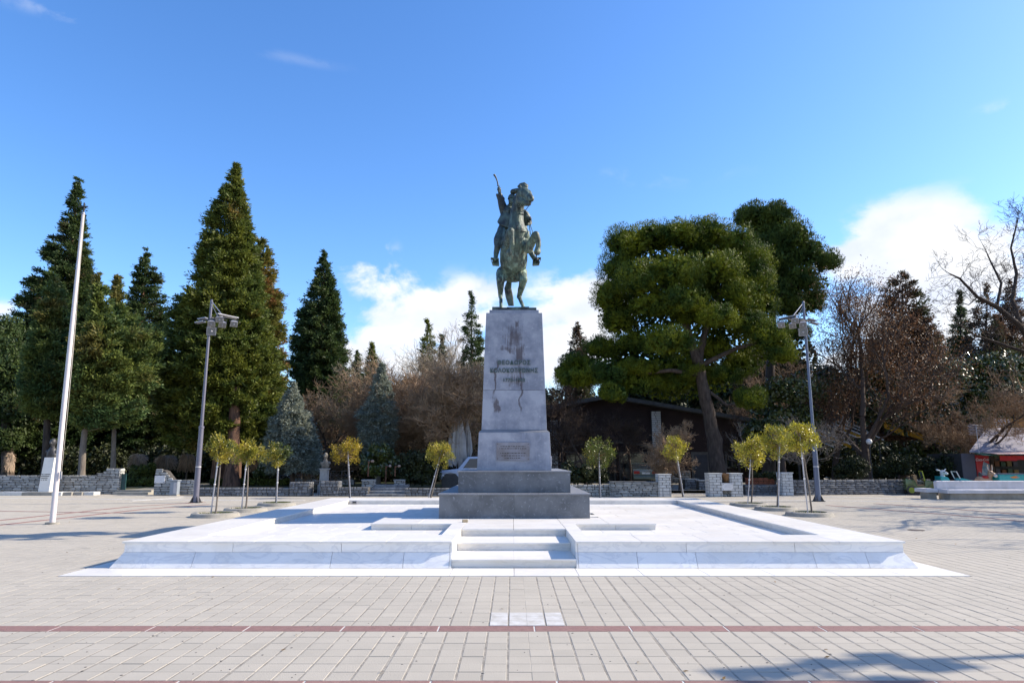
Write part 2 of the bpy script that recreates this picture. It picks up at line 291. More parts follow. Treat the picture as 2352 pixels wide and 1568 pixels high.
# ------------------------------------------------------------------ builders
def tag(o, label=None, cat=None, group=None, kind=None):
    if label: o['label'] = label
    if cat: o['category'] = cat
    if group: o['group'] = group
    if kind: o['kind'] = kind
    return o
def thing(name, label, cat, loc=(0, 0, 0), group=None, rz=0):
    o = bpy.data.objects.new(name, None); o.empty_display_size = .2; col.objects.link(o)
    o.location = loc; o.rotation_euler = (0, 0, rz)
    return tag(o, label, cat, group)
def root_loc(p):
    v = Vector((0, 0, 0))
    while p is not None: v += p.location; p = p.parent
    return v
def link(name, me, parent=None, loc=None):
    o = bpy.data.objects.new(name, me); col.objects.link(o)
    if parent is not None: o.parent = parent
    if loc is not None: o.location = loc
    return o
def np_mesh(name, V, Fc, material, smooth=False):
    """V (n,3), Fc (m,k): k = 3 or 4"""
    me = bpy.data.meshes.new(name); V = np.asarray(V, dtype=np.float32); Fc = np.asarray(Fc, dtype=np.int32); k = Fc.shape[1]
    me.vertices.add(len(V)); me.vertices.foreach_set('co', V.ravel())
    me.loops.add(Fc.size); me.loops.foreach_set('vertex_index', Fc.ravel())
    me.polygons.add(len(Fc)); me.polygons.foreach_set('loop_start', np.arange(len(Fc), dtype=np.int32)*k)
    me.materials.append(material)
    me.polygons.foreach_set('use_smooth', np.full(len(Fc), bool(smooth)))
    me.update(calc_edges=True)
    return me
def np_obj(name, V, Fc, material, parent=None, smooth=False):
    V = np.asarray(V, dtype=np.float64)
    if parent is not None: V = V - np.array(root_loc(parent))
    return link(name, np_mesh(name, V, Fc, material, smooth), parent)
class MB:
    def __init__(s): s.v = []; s.f = []
    def add(s, v, f):
        b = len(s.v); s.v += [tuple(x) for x in v]; s.f += [tuple(i+b for i in q) for q in f]; return s
    def box(s, x0, x1, y0, y1, z0, z1, bev=0.):
        if bev <= 0:
            v = [(x, y, z) for z in (z0, z1) for y in (y0, y1) for x in (x0, x1)]
            return s.add(v, [(0, 2, 3, 1), (4, 5, 7, 6), (0, 1, 5, 4), (2, 6, 7, 3), (0, 4, 6, 2), (1, 3, 7, 5)])
        b = bev   # chamfered top edge
        v = [(x0, y0, z0), (x1, y0, z0), (x1, y1, z0), (x0, y1, z0), (x0, y0, z1-b), (x1, y0, z1-b), (x1, y1, z1-b), (x0, y1, z1-b),
             (x0+b, y0+b, z1), (x1-b, y0+b, z1), (x1-b, y1-b, z1), (x0+b, y1-b, z1)]
        return s.add(v, [(3, 2, 1, 0), (0, 1, 5, 4), (1, 2, 6, 5), (2, 3, 7, 6), (3, 0, 4, 7), (4, 5, 9, 8), (5, 6, 10, 9), (6, 7, 11, 10), (7, 4, 8, 11), (8, 9, 10, 11)])
    def obox(s, c, ax, ay, az):
        c, ax, ay, az = Vector(c), Vector(ax), Vector(ay), Vector(az)
        v = [c+sx*ax+sy*ay+sz*az for sz in (-1, 1) for sy in (-1, 1) for sx in (-1, 1)]
        return s.add(v, [(0, 2, 3, 1), (4, 5, 7, 6), (0, 1, 5, 4), (2, 6, 7, 3), (0, 4, 6, 2), (1, 3, 7, 5)])
    def bar(s, a, b, w, h, up=(0, 0, 1)):
        a, b = Vector(a), Vector(b); d = (b-a); L = d.length; d.normalize(); up = Vector(up)
        r = d.cross(up)
        if r.length < 1e-3: r = d.cross(Vector((1, 0, 0)))
        r.normalize(); u = r.cross(d)
        return s.obox((a+b)/2, d*L/2, r*w/2, u*h/2)
    def tube(s, pts, rad, n=10, cap=True):
        pts = [Vector(p) for p in pts]
        if not isinstance(rad, (list, tuple)): rad = [rad]*len(pts)
        b = len(s.v); pr = None
        for i, p in enumerate(pts):
            d = (pts[min(i+1, len(pts)-1)]-pts[max(i-1, 0)]).normalized()
            r = d.cross(Vector((0, 0, 1))) if pr is None else pr-d*pr.dot(d)
            if r.length < 1e-4: r = Vector((1, 0, 0)) if abs(d.x) < .9 else Vector((0, 1, 0)); r = r-d*r.dot(d)
            r.normalize(); pr = r; u = d.cross(r)
            for k in range(n):
                a = 2*PI*k/n; s.v.append(tuple(p+(r*math.cos(a)+u*math.sin(a))*rad[i]))
        for i in range(len(pts)-1):
            for k in range(n):
                a0 = b+i*n+k; a1 = b+i*n+(k+1) % n
                s.f.append((a0, a0+n, a1+n, a1))
        if cap:
            s.f.append(tuple(b+k for k in range(n))); s.f.append(tuple(b+(len(pts)-1)*n+k for k in reversed(range(n))))
        return s
    def lathe(s, c, prof, n=20):
        b = len(s.v)
        for (r, z) in prof:
            for k in range(n): a = 2*PI*k/n; s.v.append((c[0]+r*math.cos(a), c[1]+r*math.sin(a), c[2]+z))
        for i in range(len(prof)-1):
            for k in range(n):
                a0 = b+i*n+k; a1 = b+i*n+(k+1) % n; s.f.append((a0, a1, a1+n, a0+n))
        s.f.append(tuple(b+k for k in reversed(range(n)))); s.f.append(tuple(b+(len(prof)-1)*n+k for k in range(n)))
        return s
    def prism(s, poly, y0, y1, axis='y'):
        """poly of (a, z) extruded along y (axis='y': a is x) or along x (axis='x': a is y)"""
        n = len(poly); f = (lambda a, z, t: (a, t, z)) if axis == 'y' else (lambda a, z, t: (t, a, z))
        v = [f(a, z, y0) for a, z in poly]+[f(a, z, y1) for a, z in poly]
        fs = [tuple(range(n)), tuple(reversed(range(n, 2*n)))]+[(i, i+n, (i+1) % n+n, (i+1) % n) for i in range(n)]
        return s.add(v, fs)
    def build(s, name, material, parent=None, smooth=False, bevel=0., local=False):
        me = bpy.data.meshes.new(name)
        off = Vector((0, 0, 0)) if (local or parent is None) else root_loc(parent)
        me.from_pydata([(x-off.x, y-off.y, z-off.z) for x, y, z in s.v], [], s.f)
        bm = bmesh.new(); bm.from_mesh(me); bmesh.ops.recalc_face_normals(bm, faces=bm.faces)
        if bevel > 0:
            bmesh.ops.bevel(bm, geom=[e for e in bm.edges if len(e.link_faces) == 2 and e.calc_face_angle(0) > .6], offset=bevel, segments=2, affect='EDGES', profile=.6)
        bm.to_mesh(me); bm.free()
        me.materials.append(material)
        if smooth:
            me.polygons.foreach_set('use_smooth', [True]*len(me.polygons))
            try: me.set_sharp_from_angle(angle=R(40))
            except Exception: pass
        return link(name, me, parent)
def copy_tree(o, parent=None):
    c = o.copy(); col.objects.link(c)
    if parent is not None: c.parent = parent
    for ch in list(o.children): copy_tree(ch, c)
    return c
def text_obj(name, body, size, material, parent, loc, rot=(PI/2, 0, 0), depth=.01, spacing=1., shear=0., bold=0.):
    cu = bpy.data.curves.new(name, 'FONT'); cu.body = body; cu.size = size; cu.extrude = depth; cu.align_x = 'CENTER'; cu.align_y = 'CENTER'; cu.space_character = spacing; cu.shear = shear; cu.offset = bold
    tmp = bpy.data.objects.new('tmp', cu); col.objects.link(tmp)
    dg = bpy.context.evaluated_depsgraph_get(); me = bpy.data.meshes.new_from_object(tmp.evaluated_get(dg))
    bpy.data.objects.remove(tmp); bpy.data.curves.remove(cu)
    me.materials.clear(); me.materials.append(material); me.name = name
    o = link(name, me, parent, Vector(loc)-(root_loc(parent) if parent else Vector((0, 0, 0)))); o.rotation_euler = rot
    return o
def blob(name, caps, material, parent, voxel=.03, smooth=6, rough=0.):
    """one continuous surface grown from tapered limbs: (p0, r0, p1, r1) or ('e', centre, (rx,ry,rz))"""
    bm = bmesh.new()
    for c in caps:
        t = bmesh.new()
        if c[0] == 'e':
            bmesh.ops.create_icosphere(t, subdivisions=3, radius=1)
            for v in t.verts: v.co = Vector((v.co.x*c[2][0], v.co.y*c[2][1], v.co.z*c[2][2]))+Vector(c[1])
        else:
            for p, r in ((c[0], c[1]), (c[2], c[3])):
                bmesh.ops.create_icosphere(t, subdivisions=2, radius=r, matrix=Matrix.Translation(p))
            res = bmesh.ops.convex_hull(t, input=t.verts)
            bmesh.ops.delete(t, geom=[g for g in set(res['geom_interior']) if isinstance(g, bmesh.types.BMVert)], context='VERTS')
        me = bpy.data.meshes.new('t'); t.to_mesh(me); t.free(); bm.from_mesh(me); bpy.data.meshes.remove(me)
    me = bpy.data.meshes.new(name); bm.to_mesh(me); bm.free()
    off = root_loc(parent) if parent else Vector((0, 0, 0)); me.transform(Matrix.Translation(-off))
    tmp = bpy.data.objects.new('tmp', me); col.objects.link(tmp)
    m = tmp.modifiers.new('r', 'REMESH'); m.mode = 'VOXEL'; m.voxel_size = voxel
    m2 = tmp.modifiers.new('s', 'SMOOTH'); m2.iterations = smooth; m2.factor = .5
    dg = bpy.context.evaluated_depsgraph_get(); out = bpy.data.meshes.new_from_object(tmp.evaluated_get(dg)); out.name = name
    bpy.data.objects.remove(tmp); bpy.data.meshes.remove(me)
    out.materials.clear(); out.materials.append(material)
    if rough:   # hand-modelled, chiselled surface of the casting
        from mathutils import noise
        n = len(out.vertices); co = np.empty(n*3); out.vertices.foreach_get('co', co); co = co.reshape(-1, 3); nr = np.array([v.normal[:] for v in out.vertices])
        d = np.array([noise.noise(Vector((x*9, y*9, z*4)))+.6*noise.noise(Vector((x*26, y*26, z*11)))+.35*noise.noise(Vector((x*60, y*60, z*30))) for x, y, z in co])
        out.vertices.foreach_set('co', (co+nr*d[:, None]*rough).ravel()); out.update()
    out.polygons.foreach_set('use_smooth', np.ones(len(out.polygons), dtype=bool))
    return link(name, out, parent)

# ---- vegetation
def unit(a): return a/np.maximum(np.linalg.norm(a, axis=1, keepdims=True), 1e-9)
def leaves(C, D, L, Wd, Nr=None, flat=.6):
    n = len(C); D = unit(D)
    if Nr is None: Sd = unit(np.cross(D, rng.normal(size=(n, 3))))
    else:   # leaf blades that mostly face outward from their spray
        Nr = unit(Nr+rng.normal(size=(n, 3))*.28); D = unit(D-Nr*(D*Nr).sum(1, keepdims=True)*flat); Sd = unit(np.cross(D, Nr))
    L = np.broadcast_to(L, n)[:, None]; Wd = np.broadcast_to(Wd, n)[:, None]
    V = np.stack([C-D*L*.5, C+Sd*Wd*.5, C+D*L*.5, C-Sd*Wd*.5], 1).reshape(-1, 3)
    return V, np.arange(4*n).reshape(n, 4)
def tubes(P0, P1, R0, R1, n=4):
    P0, P1, R0, R1 = map(np.asarray, (P0, P1, R0, R1)); m = len(P0); d = unit(P1-P0)
    up = np.tile([[0., 0, 1]], (m, 1)); up[np.abs(d[:, 2]) > .9] = (1, 0, 0)
    r = unit(np.cross(d, up)); u = np.cross(d, r); V = []
    for P, Rr in ((P0, R0), (P1, R1)):
        for k in range(n):
            a = 2*PI*k/n; V.append(P+(r*math.cos(a)+u*math.sin(a))*Rr[:, None])
    V = np.stack(V, 1).reshape(-1, 3); b = np.arange(m)[:, None, None]*(2*n)
    q = np.array([[k, (k+1) % n, (k+1) % n+n, k+n] for k in range(n)])[None]
    return V, (b+q).reshape(-1, 4)
def trunk_part(root, pts, rad, material, n=12, name='trunk'):
    pts2, rad2 = [], []
    for i in range(len(pts)-1):
        for k in range(5):
            t = k/5; p = Vector(pts[i]).lerp(Vector(pts[i+1]), t); rr = rad[i]*(1-t)+rad[i+1]*t
            pts2.append(p+Vector((rnd.uniform(-1, 1), rnd.uniform(-1, 1), 0))*rr*.12); rad2.append(rr*rnd.uniform(.92, 1.08))
    pts2.append(Vector(pts[-1])); rad2.append(rad[-1])
    rad2[0] *= 1.35
    return MB().tube(pts2, rad2, n).build(name, material, root, smooth=True)
def conifer(name, label, prof, Y, fol, bark, nb=420, per=46, trunk_r=.4, leaf=(.25, .08), clump=.36, rise=.15, z0=.2, group=None, cat='tree', inner=True, base_px=None, depth_k=1., sparse=0., outer=.45):
    """prof: (py, left px, right px) from the tip down"""
    tip = at((prof[0][1]+prof[0][2])/2, prof[0][0], Y); x0 = tip.x if base_px is None else at(base_px, 1100, Y).x
    zs, rl, rr = [], [], []
    for py, a, b in prof:
        pa, pb = at(a, py, Y), at(b, py, Y); zs.append(pa.z)
        k = (pa.z-z0)/(tip.z-z0); xa = x0+(tip.x-x0)*k; rl.append(max(xa-pa.x, .05)); rr.append(max(pb.x-xa, .05))
    zs = np.array(zs)[::-1]; rl = np.array(rl)[::-1]; rr = np.array(rr)[::-1]
    nb = int(nb*1.35)
    root = thing(name, label, cat, (x0, Y, z0), group)
    trunk_part(root, [(x0, Y, z0-.3), (x0+(tip.x-x0)*.5, Y, (z0+tip.z)/2), (tip.x, Y, tip.z-.9)], [trunk_r, trunk_r*.55, .03], bark)
    nt_ = int(nb*.28); z = zs[0]+(zs[-1]-zs[0])*np.concatenate([1-np.sqrt(rng.random(nb-nt_)), rng.random(nt_)])
    # more branches low down, where the crown is wide
    a = rng.random(nb)*2*PI; ca, sa = np.cos(a), np.sin(a)
    RL = np.interp(z, zs, rl); RR = np.interp(z, zs, rr); Rx = np.where(ca < 0, RL, RR); Ry = (RL+RR)/2*depth_k
    Rd = 1/np.sqrt((ca/np.maximum(Rx, .05))**2+(sa/np.maximum(Ry, .05))**2)*(1.0-.12*rng.random(nb)+.03*rng.normal(size=nb))
    Rd = np.maximum(Rd-clump*.5, .06)
    k = (z-z0)/(tip.z-z0); cx = x0+(tip.x-x0)*k
    VV, FF, nv = [], [], 0; TW0, TW1 = [], []
    cl_C, cl_D, cl_R = [], [], []
    for i in range(nb):
        m = max(1, int(Rd[i]*outer*1.6/clump)+1)
        for j in range(m):
            t = 1-(j/m)*outer*(1+.2*rnd.random()); rr_ = Rd[i]*t
            zz = z[i]+rise*rr_*(t-.4)*1.2-(.12*rr_ if rise <= 0 else 0)
            cl_C.append((cx[i]+ca[i]*rr_, Y+sa[i]*rr_, zz)); cl_D.append((ca[i], sa[i], rise*1.5+.15)); cl_R.append(clump*(.55+.45*min(1, Rd[i]/1.2))*rnd.uniform(.7, 1.25))
        TW0.append((cx[i], Y, z[i]-.1*Rd[i])); TW1.append((cx[i]+ca[i]*Rd[i]*.9, Y+sa[i]*Rd[i]*.9, z[i]+rise*Rd[i]*.5))
    C = np.array(cl_C); Dr = np.array(cl_D); CR = np.array(cl_R); per_ = int(per*1.35)
    Ci = np.repeat(C, per_, 0); Di = np.repeat(Dr, per_, 0); Ri = np.repeat(CR, per_)[:, None]
    o = rng.normal(size=Ci.shape)*.42; o[:, 2] *= .75
    P = Ci+o*Ri+Di*Ri*rng.random((len(Ci), 1))*.5
    L = leaf[0]*(.6+.8*rng.random(len(P))); Wd = leaf[1]*(.6+.8*rng.random(len(P)))
    D2 = Di*.9+unit(o)*.9+rng.normal(size=Di.shape)*.25
    V, Fc = leaves(P, D2, L, Wd, unit(o)*.75+unit(Di*np.array([1, 1, .3]))*.6+np.array([0, 0, .3]))
    if inner:   # old shaded growth near the stem
        n_in = nb*40; zi = zs[0]+(zs[-1]-zs[0])*np.concatenate([.93*(1-np.sqrt(rng.random(nb*28))), .98*rng.random(nb*12)]); ai = rng.random(n_in)*2*PI
        ri = np.interp(zi, zs, np.minimum(rl, rr))*np.sqrt(rng.random(n_in))*.72; ki = (zi-z0)/(tip.z-z0)
        Pi = np.stack([x0+(tip.x-x0)*ki+np.cos(ai)*ri, Y+np.sin(ai)*ri, zi], 1)
        isz = np.clip(ri*.22, .14, .34); V2, F2 = leaves(Pi, rng.normal(size=Pi.shape), isz, isz*.66); Fc = np.vstack([Fc, F2+len(V)]); V = np.vstack([V, V2])
    np_obj('crown', V, Fc, fol, root)
    TW0, TW1 = np.array(TW0), np.array(TW1); s_ = rng.permutation(nb)[:min(nb, 220)]
    V, Fc = tubes(TW0[s_], TW1[s_], np.full(len(s_), trunk_r*.10+.01), np.full(len(s_), .012), 4)
    tag(np_obj('branches', V, Fc, bark, root), kind='stuff')
    return root
def lobes_crown(root, lobes, Y, fol, per=70, sub=26, leaf=(.2, .06), up=.5, fill=.0, dens=1., inner=True, cores=()):
    """lobes: (px, py, rx px, ry px, depth offset m)"""
    VV, FF, nv = [], [], 0
    for (px, py, rx, ry, dy) in cores:
        c = at(px, py, Y+dy); k = ppm(Y+dy, c.z); sc = np.array([rx, (rx+ry)/2, ry])/k; n_in = int(300*sc[0]*sc[2]); q = unit(rng.normal(size=(n_in, 3)))*rng.random((n_in, 1))**.4*sc+np.array(c)
        V, Fc = leaves(q, rng.normal(size=q.shape), .3, .2); VV.append(V); FF.append(Fc+nv); nv += len(V)
    for (px, py, rx, ry, dy) in lobes:
        c = at(px, py, Y+dy); k = ppm(Y+dy, c.z); a, b = rx/k, ry/k; dpt = (a+b)/2
        ns = int(sub*dens); d = unit(rng.normal(size=(ns, 3)))
        d = d[d[:, 2] > -.75]; ns = len(d)
        sc = np.array([a, dpt, b]); cen = np.array(c)+d*sc*(.74+.12*rng.random((ns, 1)))
        sr = min(a, b)*(.38+.16*rng.random(ns))
        C = np.repeat(cen, per, 0); Rr = np.repeat(sr, per)[:, None]; o = unit(rng.normal(size=C.shape)); dd = np.repeat(d, per, 0)
        P = C+o*Rr*(.6+.4*rng.random((len(C), 1))); D = o*1.+dd*.3+np.array([0, 0, up])+rng.normal(size=C.shape)*.3
        L = leaf[0]*(.6+.8*rng.random(len(P))); V, Fc = leaves(P, D, L, leaf[1]*(.7+.6*rng.random(len(P))), o*.9+dd*.45+np.array([0, 0, .15]), .7); VV.append(V); FF.append(Fc+nv); nv += len(V)
        if inner:
            n_in = int(120+330*a*b); q = unit(rng.normal(size=(n_in, 3)))*rng.random((n_in, 1))**.4*.72*sc+np.array(c)
            V, Fc = leaves(q, rng.normal(size=q.shape), .36, .24); VV.append(V); FF.append(Fc+nv); nv += len(V)
    return np_obj('crown', np.vstack(VV), np.vstack(FF), fol, root)
def leafy(name, label, lobes, Y, fol, bark, trunks, per=60, sub=26, leaf=(.2, .06), up=.4, cat='tree', group=None, dens=1., inner=True, z0=.2, cores=()):
    """trunks: list of ([(px,py,dy)..],[radii])"""
    b = at(trunks[0][0][0][0], trunks[0][0][0][1], Y) if trunks else at(lobes[0][0], 1110, Y)
    root = thing(name, label, cat, (b.x, Y, z0), group)
    for i, (pts, rad) in enumerate(trunks):
        w = [at(px, py, Y+dy) for px, py, dy in pts]
        if i == 0: w[0].z = z0-.3
        trunk_part(root, w, rad, bark, name='trunk' if i == 0 else 'limb')
    lobes_crown(root, lobes, Y, fol, per, sub, leaf, up, dens=dens, inner=inner, cores=cores)
    return root
def limb_tree(name, label, limbs, Y, twig, bark, seed, z0=.2, cat='tree', step=.45, tl=1.5, levels=3, kids=3):
    """limbs: list of ([(px, py, dy), ...], r0, r1); twigs grow all along them"""
    rr = random.Random(seed); P0, P1, A, B = [], [], [], []
    b = at(limbs[0][0][0][0], limbs[0][0][0][1], Y); root = thing(name, label, cat, (b.x, Y, z0))
    def grow(p, d, L, r, lv):
        q = p; pts = [p]
        for s in range(3):
            d = (d+Vector((rr.gauss(0, .28), rr.gauss(0, .28), rr.gauss(0, .28)+.06))).normalized(); n = q+d*L/3; r2 = max(r*.78, .009); P0.append(q); P1.append(n); A.append(r); B.append(r2); q, r = n, r2; pts.append(q)
        if lv <= 0: return
        for j in range(kids):
            s = pts[rr.randint(1, 3)]; ax = Vector((rr.gauss(0, 1), rr.gauss(0, 1), rr.gauss(0, 1))); ax = (ax-d*ax.dot(d)).normalized(); a = rr.uniform(.4, 1.); grow(s, (d*math.cos(a)+ax*math.sin(a)).normalized(), L*rr.uniform(.55, .8), max(r*.7, .009), lv-1)
    for i, (pts, r0, r1) in enumerate(limbs):
        w = [at(px, py, Y+dy) for px, py, dy in pts]
        if i == 0: w[0].z = z0-.2
        trunk_part(root, w, [r0+(r1-r0)*k/(len(w)-1) for k in range(len(w))], bark, 9, 'trunk' if i == 0 else 'limb')
        if i == 0: continue
        tot_ = 0
        for a, c in zip(w, w[1:]):
            L = (c-a).length; n = max(1, int(L/step)); d = (c-a).normalized()
            for k in range(n):
                p = a.lerp(c, (k+rr.random())/n); ax = Vector((rr.gauss(0, 1), rr.gauss(0, 1), rr.gauss(.3, 1))); ax = (ax-d*ax.dot(d)).normalized(); t = rr.uniform(.6, 1.2); grow(p, (d*math.cos(t)+ax*math.sin(t)).normalized(), tl*rr.uniform(.6, 1.2), max(r1*.8, .02), levels)
        grow(w[-1], d, tl, max(r1*.8, .02), levels)
    V, Fc = tubes(np.array(P0), np.array(P1), np.array(A), np.array(B), 3); tag(np_obj('crown', V, Fc, twig, root), kind='stuff')
    return root
def bare_tree(name, label, base, Y, height, spread, twig, bark, seed=1, levels=5, kids=4, r0=.2, lean=(0, 0), z0=.2, group=None, cat='tree', leafcfg=None, low=.25, rfac=.6, wob=.25, upb=.35, nroot=1, nseg=4, lfac=(.55, .8), minr=.008, tips=None):
    rr = random.Random(seed); P0, P1, A, B, TP = [], [], [], [], []
    bx = at(base, 1100, Y).x if not isinstance(base, tuple) else base[0]
    def grow(p, d, L, r, lv):
        seg = nseg if lv < levels-1 else 2; q = p; pr = r; pts = [p]
        for s in range(seg):
            d = (d+Vector((rr.gauss(0, wob), rr.gauss(0, wob), rr.gauss(0, wob)+upb*.12*(1 if lv else 0)))*(.5 if lv == 0 else 1)).normalized()
            n = q+d*L/seg; r2 = max(r*(1-(s+1)/seg*.45), minr)
            P0.append(q); P1.append(n); A.append(pr); B.append(r2); q, pr = n, r2; pts.append(q)
        if lv >= levels: TP.append((q, d)); return
        k = kids+rr.randint(-1, 1)
        for j in range(k):
            t = 1. if j == 0 else rr.uniform(low if lv == 0 else .2, 1); i = min(int(t*seg), seg-1); f = t*seg-i; s = pts[i].lerp(pts[i+1], min(f, 1))
            ax = Vector((rr.gauss(0, 1), rr.gauss(0, 1), rr.gauss(0, .5))); ax = (ax-d*ax.dot(d)).normalized()
            ang = rr.uniform(.25, .55) if j == 0 else rr.uniform(.55, 1.15)
            nd = (d*math.cos(ang)+ax*math.sin(ang)*spread+Vector((0, 0, upb*.5))).normalized()
            grow(s, nd, L*rr.uniform(*lfac), max(r*rfac*(1.1 if j == 0 else .85), minr), lv+1)
    for k in range(nroot):
        a = rr.random()*2*PI; d = Vector((lean[0], lean[1], 1)) if nroot == 1 else Vector((math.cos(a)*.5*spread, math.sin(a)*.5*spread, 1))
        grow(Vector((bx+(0 if nroot == 1 else rr.uniform(-.3, .3)), Y, z0-.1)), d.normalized(), height*(.38 if levels > 3 else .5), r0, 0)
    root = thing(name, label, cat, (bx, Y, z0), group)
    P0, P1, A, B = np.array(P0), np.array(P1), np.array(A), np.array(B)
    # bring it to the wanted height
    zmax = P1[:, 2].max(); s = height/max(zmax-z0, .1)
    for Pq in (P0, P1): Pq[:] = (Pq-np.array([bx, Y, z0]))*s+np.array([bx, Y, z0])
    big = A > r0*.33
    V, Fc = tubes(P0[big], P1[big], A[big], B[big], 8); np_obj('trunk', V, Fc, bark, root, smooth=True)
    V, Fc = tubes(P0[~big], P1[~big], A[~big], B[~big], 3); tag(np_obj('crown', V, Fc, twig, root), kind='stuff')
    if leafcfg:
        n, size, fol, jit = leafcfg; T = (np.array([t[0] for t in TP])-np.array([bx, Y, z0]))*s+np.array([bx, Y, z0]); idx = rng.integers(0, len(T), n)
        C = T[idx]+rng.normal(size=(n, 3))*jit; V, Fc = leaves(C, rng.normal(size=(n, 3))+np.array([0, 0, -.6]), size*(.6+.8*rng.random(n)), size*.45)
        tag(np_obj('foliage', V, Fc, fol, root), kind='stuff')
    return root

# ---- rubble walls: every stone is a piece
def stone_variants(n, material, sq):
    out = []
    for i in range(n):
        rr = random.Random(100+i); j = lambda a: rr.uniform(-a, a)
        if sq:
            e = .04; v = [(-.5+e, 0, -.5+e*.6), (.5-e, 0, -.5+e*.6), (.5-e, 0, .5-e*.6), (-.5+e, 0, .5-e*.6)]; bk = [(-.5, 1, -.5), (.5, 1, -.5), (.5, 1, .5), (-.5, 1, .5)]
            v = [(x+j(.015), y+j(.1), z+j(.03)) for x, y, z in v]+bk
            f = [(0, 1, 2, 3), (0, 4, 5, 1), (1, 5, 6, 2), (2, 6, 7, 3), (3, 7, 4, 0)]
        else:
            ring = [(-.5, -.3), (-.34, -.5), (.34, -.5), (.5, -.3), (.5, .3), (.34, .5), (-.34, .5), (-.5, .3)]
            ring = [(x+j(.05), z+j(.08)) for x, z in ring]
            v = [(x*.86, j(.15)+.1, z*.8) for x, z in ring]+[(x, .7, z) for x, z in ring]+[(x, 1, z) for x, z in ring]+[(j(.15), -.25, j(.15))]
            f = [(i, (i+1) % 8, 24) for i in range(8)]+[(i, i+8, (i+1) % 8+8, (i+1) % 8) for i in range(8)]+[(i+8, i+16, (i+1) % 8+16, (i+1) % 8+8) for i in range(8)]
        me = bpy.data.meshes.new('stone'); me.from_pydata(v, [], f); bm = bmesh.new(); bm.from_mesh(me); bmesh.ops.recalc_face_normals(bm, faces=bm.faces)
        bm.to_mesh(me); bm.free(); me.materials.append(material)
        out.append(me)
    return out
SV = {}
def stone_face(root, p0, p1, z0, top, st, material, sq=False, limit=300, name='stone', proud=.03, count=None):
    """stones on the face that runs p0 -> p1 (xy) with outward normal to the right of travel; top(t) = height there"""
    key = (material.name, sq)
    if key not in SV: SV[key] = stone_variants(8, material, sq)
    p0, p1 = Vector((*p0, 0)), Vector((*p1, 0)); d = (p1-p0); L = d.length; d.normalize(); ang = math.atan2(d.y, d.x)
    ro = root_loc(root); z = z0+.01; n = 0
    hmax = max(top(t/10) for t in range(11))
    while z < hmax-.03:
        h = st[1]*rnd.uniform(.75, 1.3)
        if z+h > hmax-st[1]*.5: h = hmax-z-.005
        x = -rnd.uniform(0, .3)*st[0] if not sq else (-.0 if int((z-z0)/st[1]) % 2 else -st[0]*.5)
        while x < L-.01:
            w = st[0]*(rnd.uniform(.5, 1.6) if not sq else 1.)
            xa, xb = max(x, 0), min(x+w, L)
            if L-xb < .05: xb = L
            x = xb
            if xb-xa < .03: continue
            hh = [(z, z+h)]
            if not sq and rnd.random() < .25 and h > st[1]*.9: hh = [(z, z+h*.52), (z+h*.52, z+h)]
            for za, zb in hh:
                tt = top(((xa+xb)/2)/L)
                if za > tt-.03: continue
                zb2 = min(zb, tt); g = .012
                c = p0+d*((xa+xb)/2)
                o = bpy.data.objects.new(name, SV[key][rnd.randrange(8)]); col.objects.link(o); o.parent = root
                nrm = Vector((d.y, -d.x, 0)); c = c+nrm*(proud*rnd.uniform(.8, 1.15))
                o.location = Vector((c.x, c.y, (za+zb2)/2))-ro; o.rotation_euler = (0, 0, ang); o.scale = (xb-xa-g, proud*1.3, zb2-za-g)
                n += 1
        z += h
    return n
def wall(name, label, x0, x1, y, th, z0, z1, st=(.3, .12), material=None, sq=False, group=None, top=None, cap=None, capm=None, cat='stone wall', ends=True, y1=None):
    """wall whose front runs from (x0,y) to (x1,y1)"""
    y1 = y if y1 is None else y1; material = material or M['stone']; root = thing(name, label, cat, ((x0+x1)/2, (y+y1)/2, z0), group)
    tf = top or (lambda t: z1)
    mb = MB(); n = 12 if top else 1; P = []
    for i in range(n):
        ta, tb = i/n, (i+1)/n; xa, xb = x0+(x1-x0)*ta, x0+(x1-x0)*tb; ya, yb = y+(y1-y)*ta, y+(y1-y)*tb; za, zb = tf(ta)-(.012 if not top else .06), tf(tb)-(.012 if not top else .06)
        v = [(xa, ya, z0), (xb, yb, z0), (xb, yb+th, z0), (xa, ya+th, z0), (xa, ya, za), (xb, yb, zb), (xb, yb+th, zb), (xa, ya+th, za)]
        mb.add(v, [(3, 2, 1, 0), (0, 1, 5, 4), (2, 3, 7, 6), (4, 5, 6, 7)]+([(0, 4, 7, 3)] if i == 0 else [])+([(1, 2, 6, 5)] if i == n-1 else []))
    mb.build('core', M['mortar'], root)
    stone_face(root, (x0, y), (x1, y1), z0, tf, st, material, sq)
    if ends:
        if x1 < 0: stone_face(root, (x1, y1), (x1, y1+th), z0, lambda t: tf(1), st, material, sq)
        else: stone_face(root, (x0, y+th), (x0, y), z0, lambda t: tf(0), st, material, sq)
    if cap is not None:
        k = max(1, int(abs(x1-x0)/.8)); ro = root_loc(root)
        for i in range(k):
            ta, tb = i/k, (i+1)/k; ya = y+(y1-y)*ta
            MB().box(x0+(x1-x0)*ta+.004-(.03 if i == 0 else 0), x0+(x1-x0)*tb-.004+(.03 if i == k-1 else 0), ya-.05, ya+th+.03, z1, z1+cap, .006).build('coping_stone', capm or material, root)
    return root
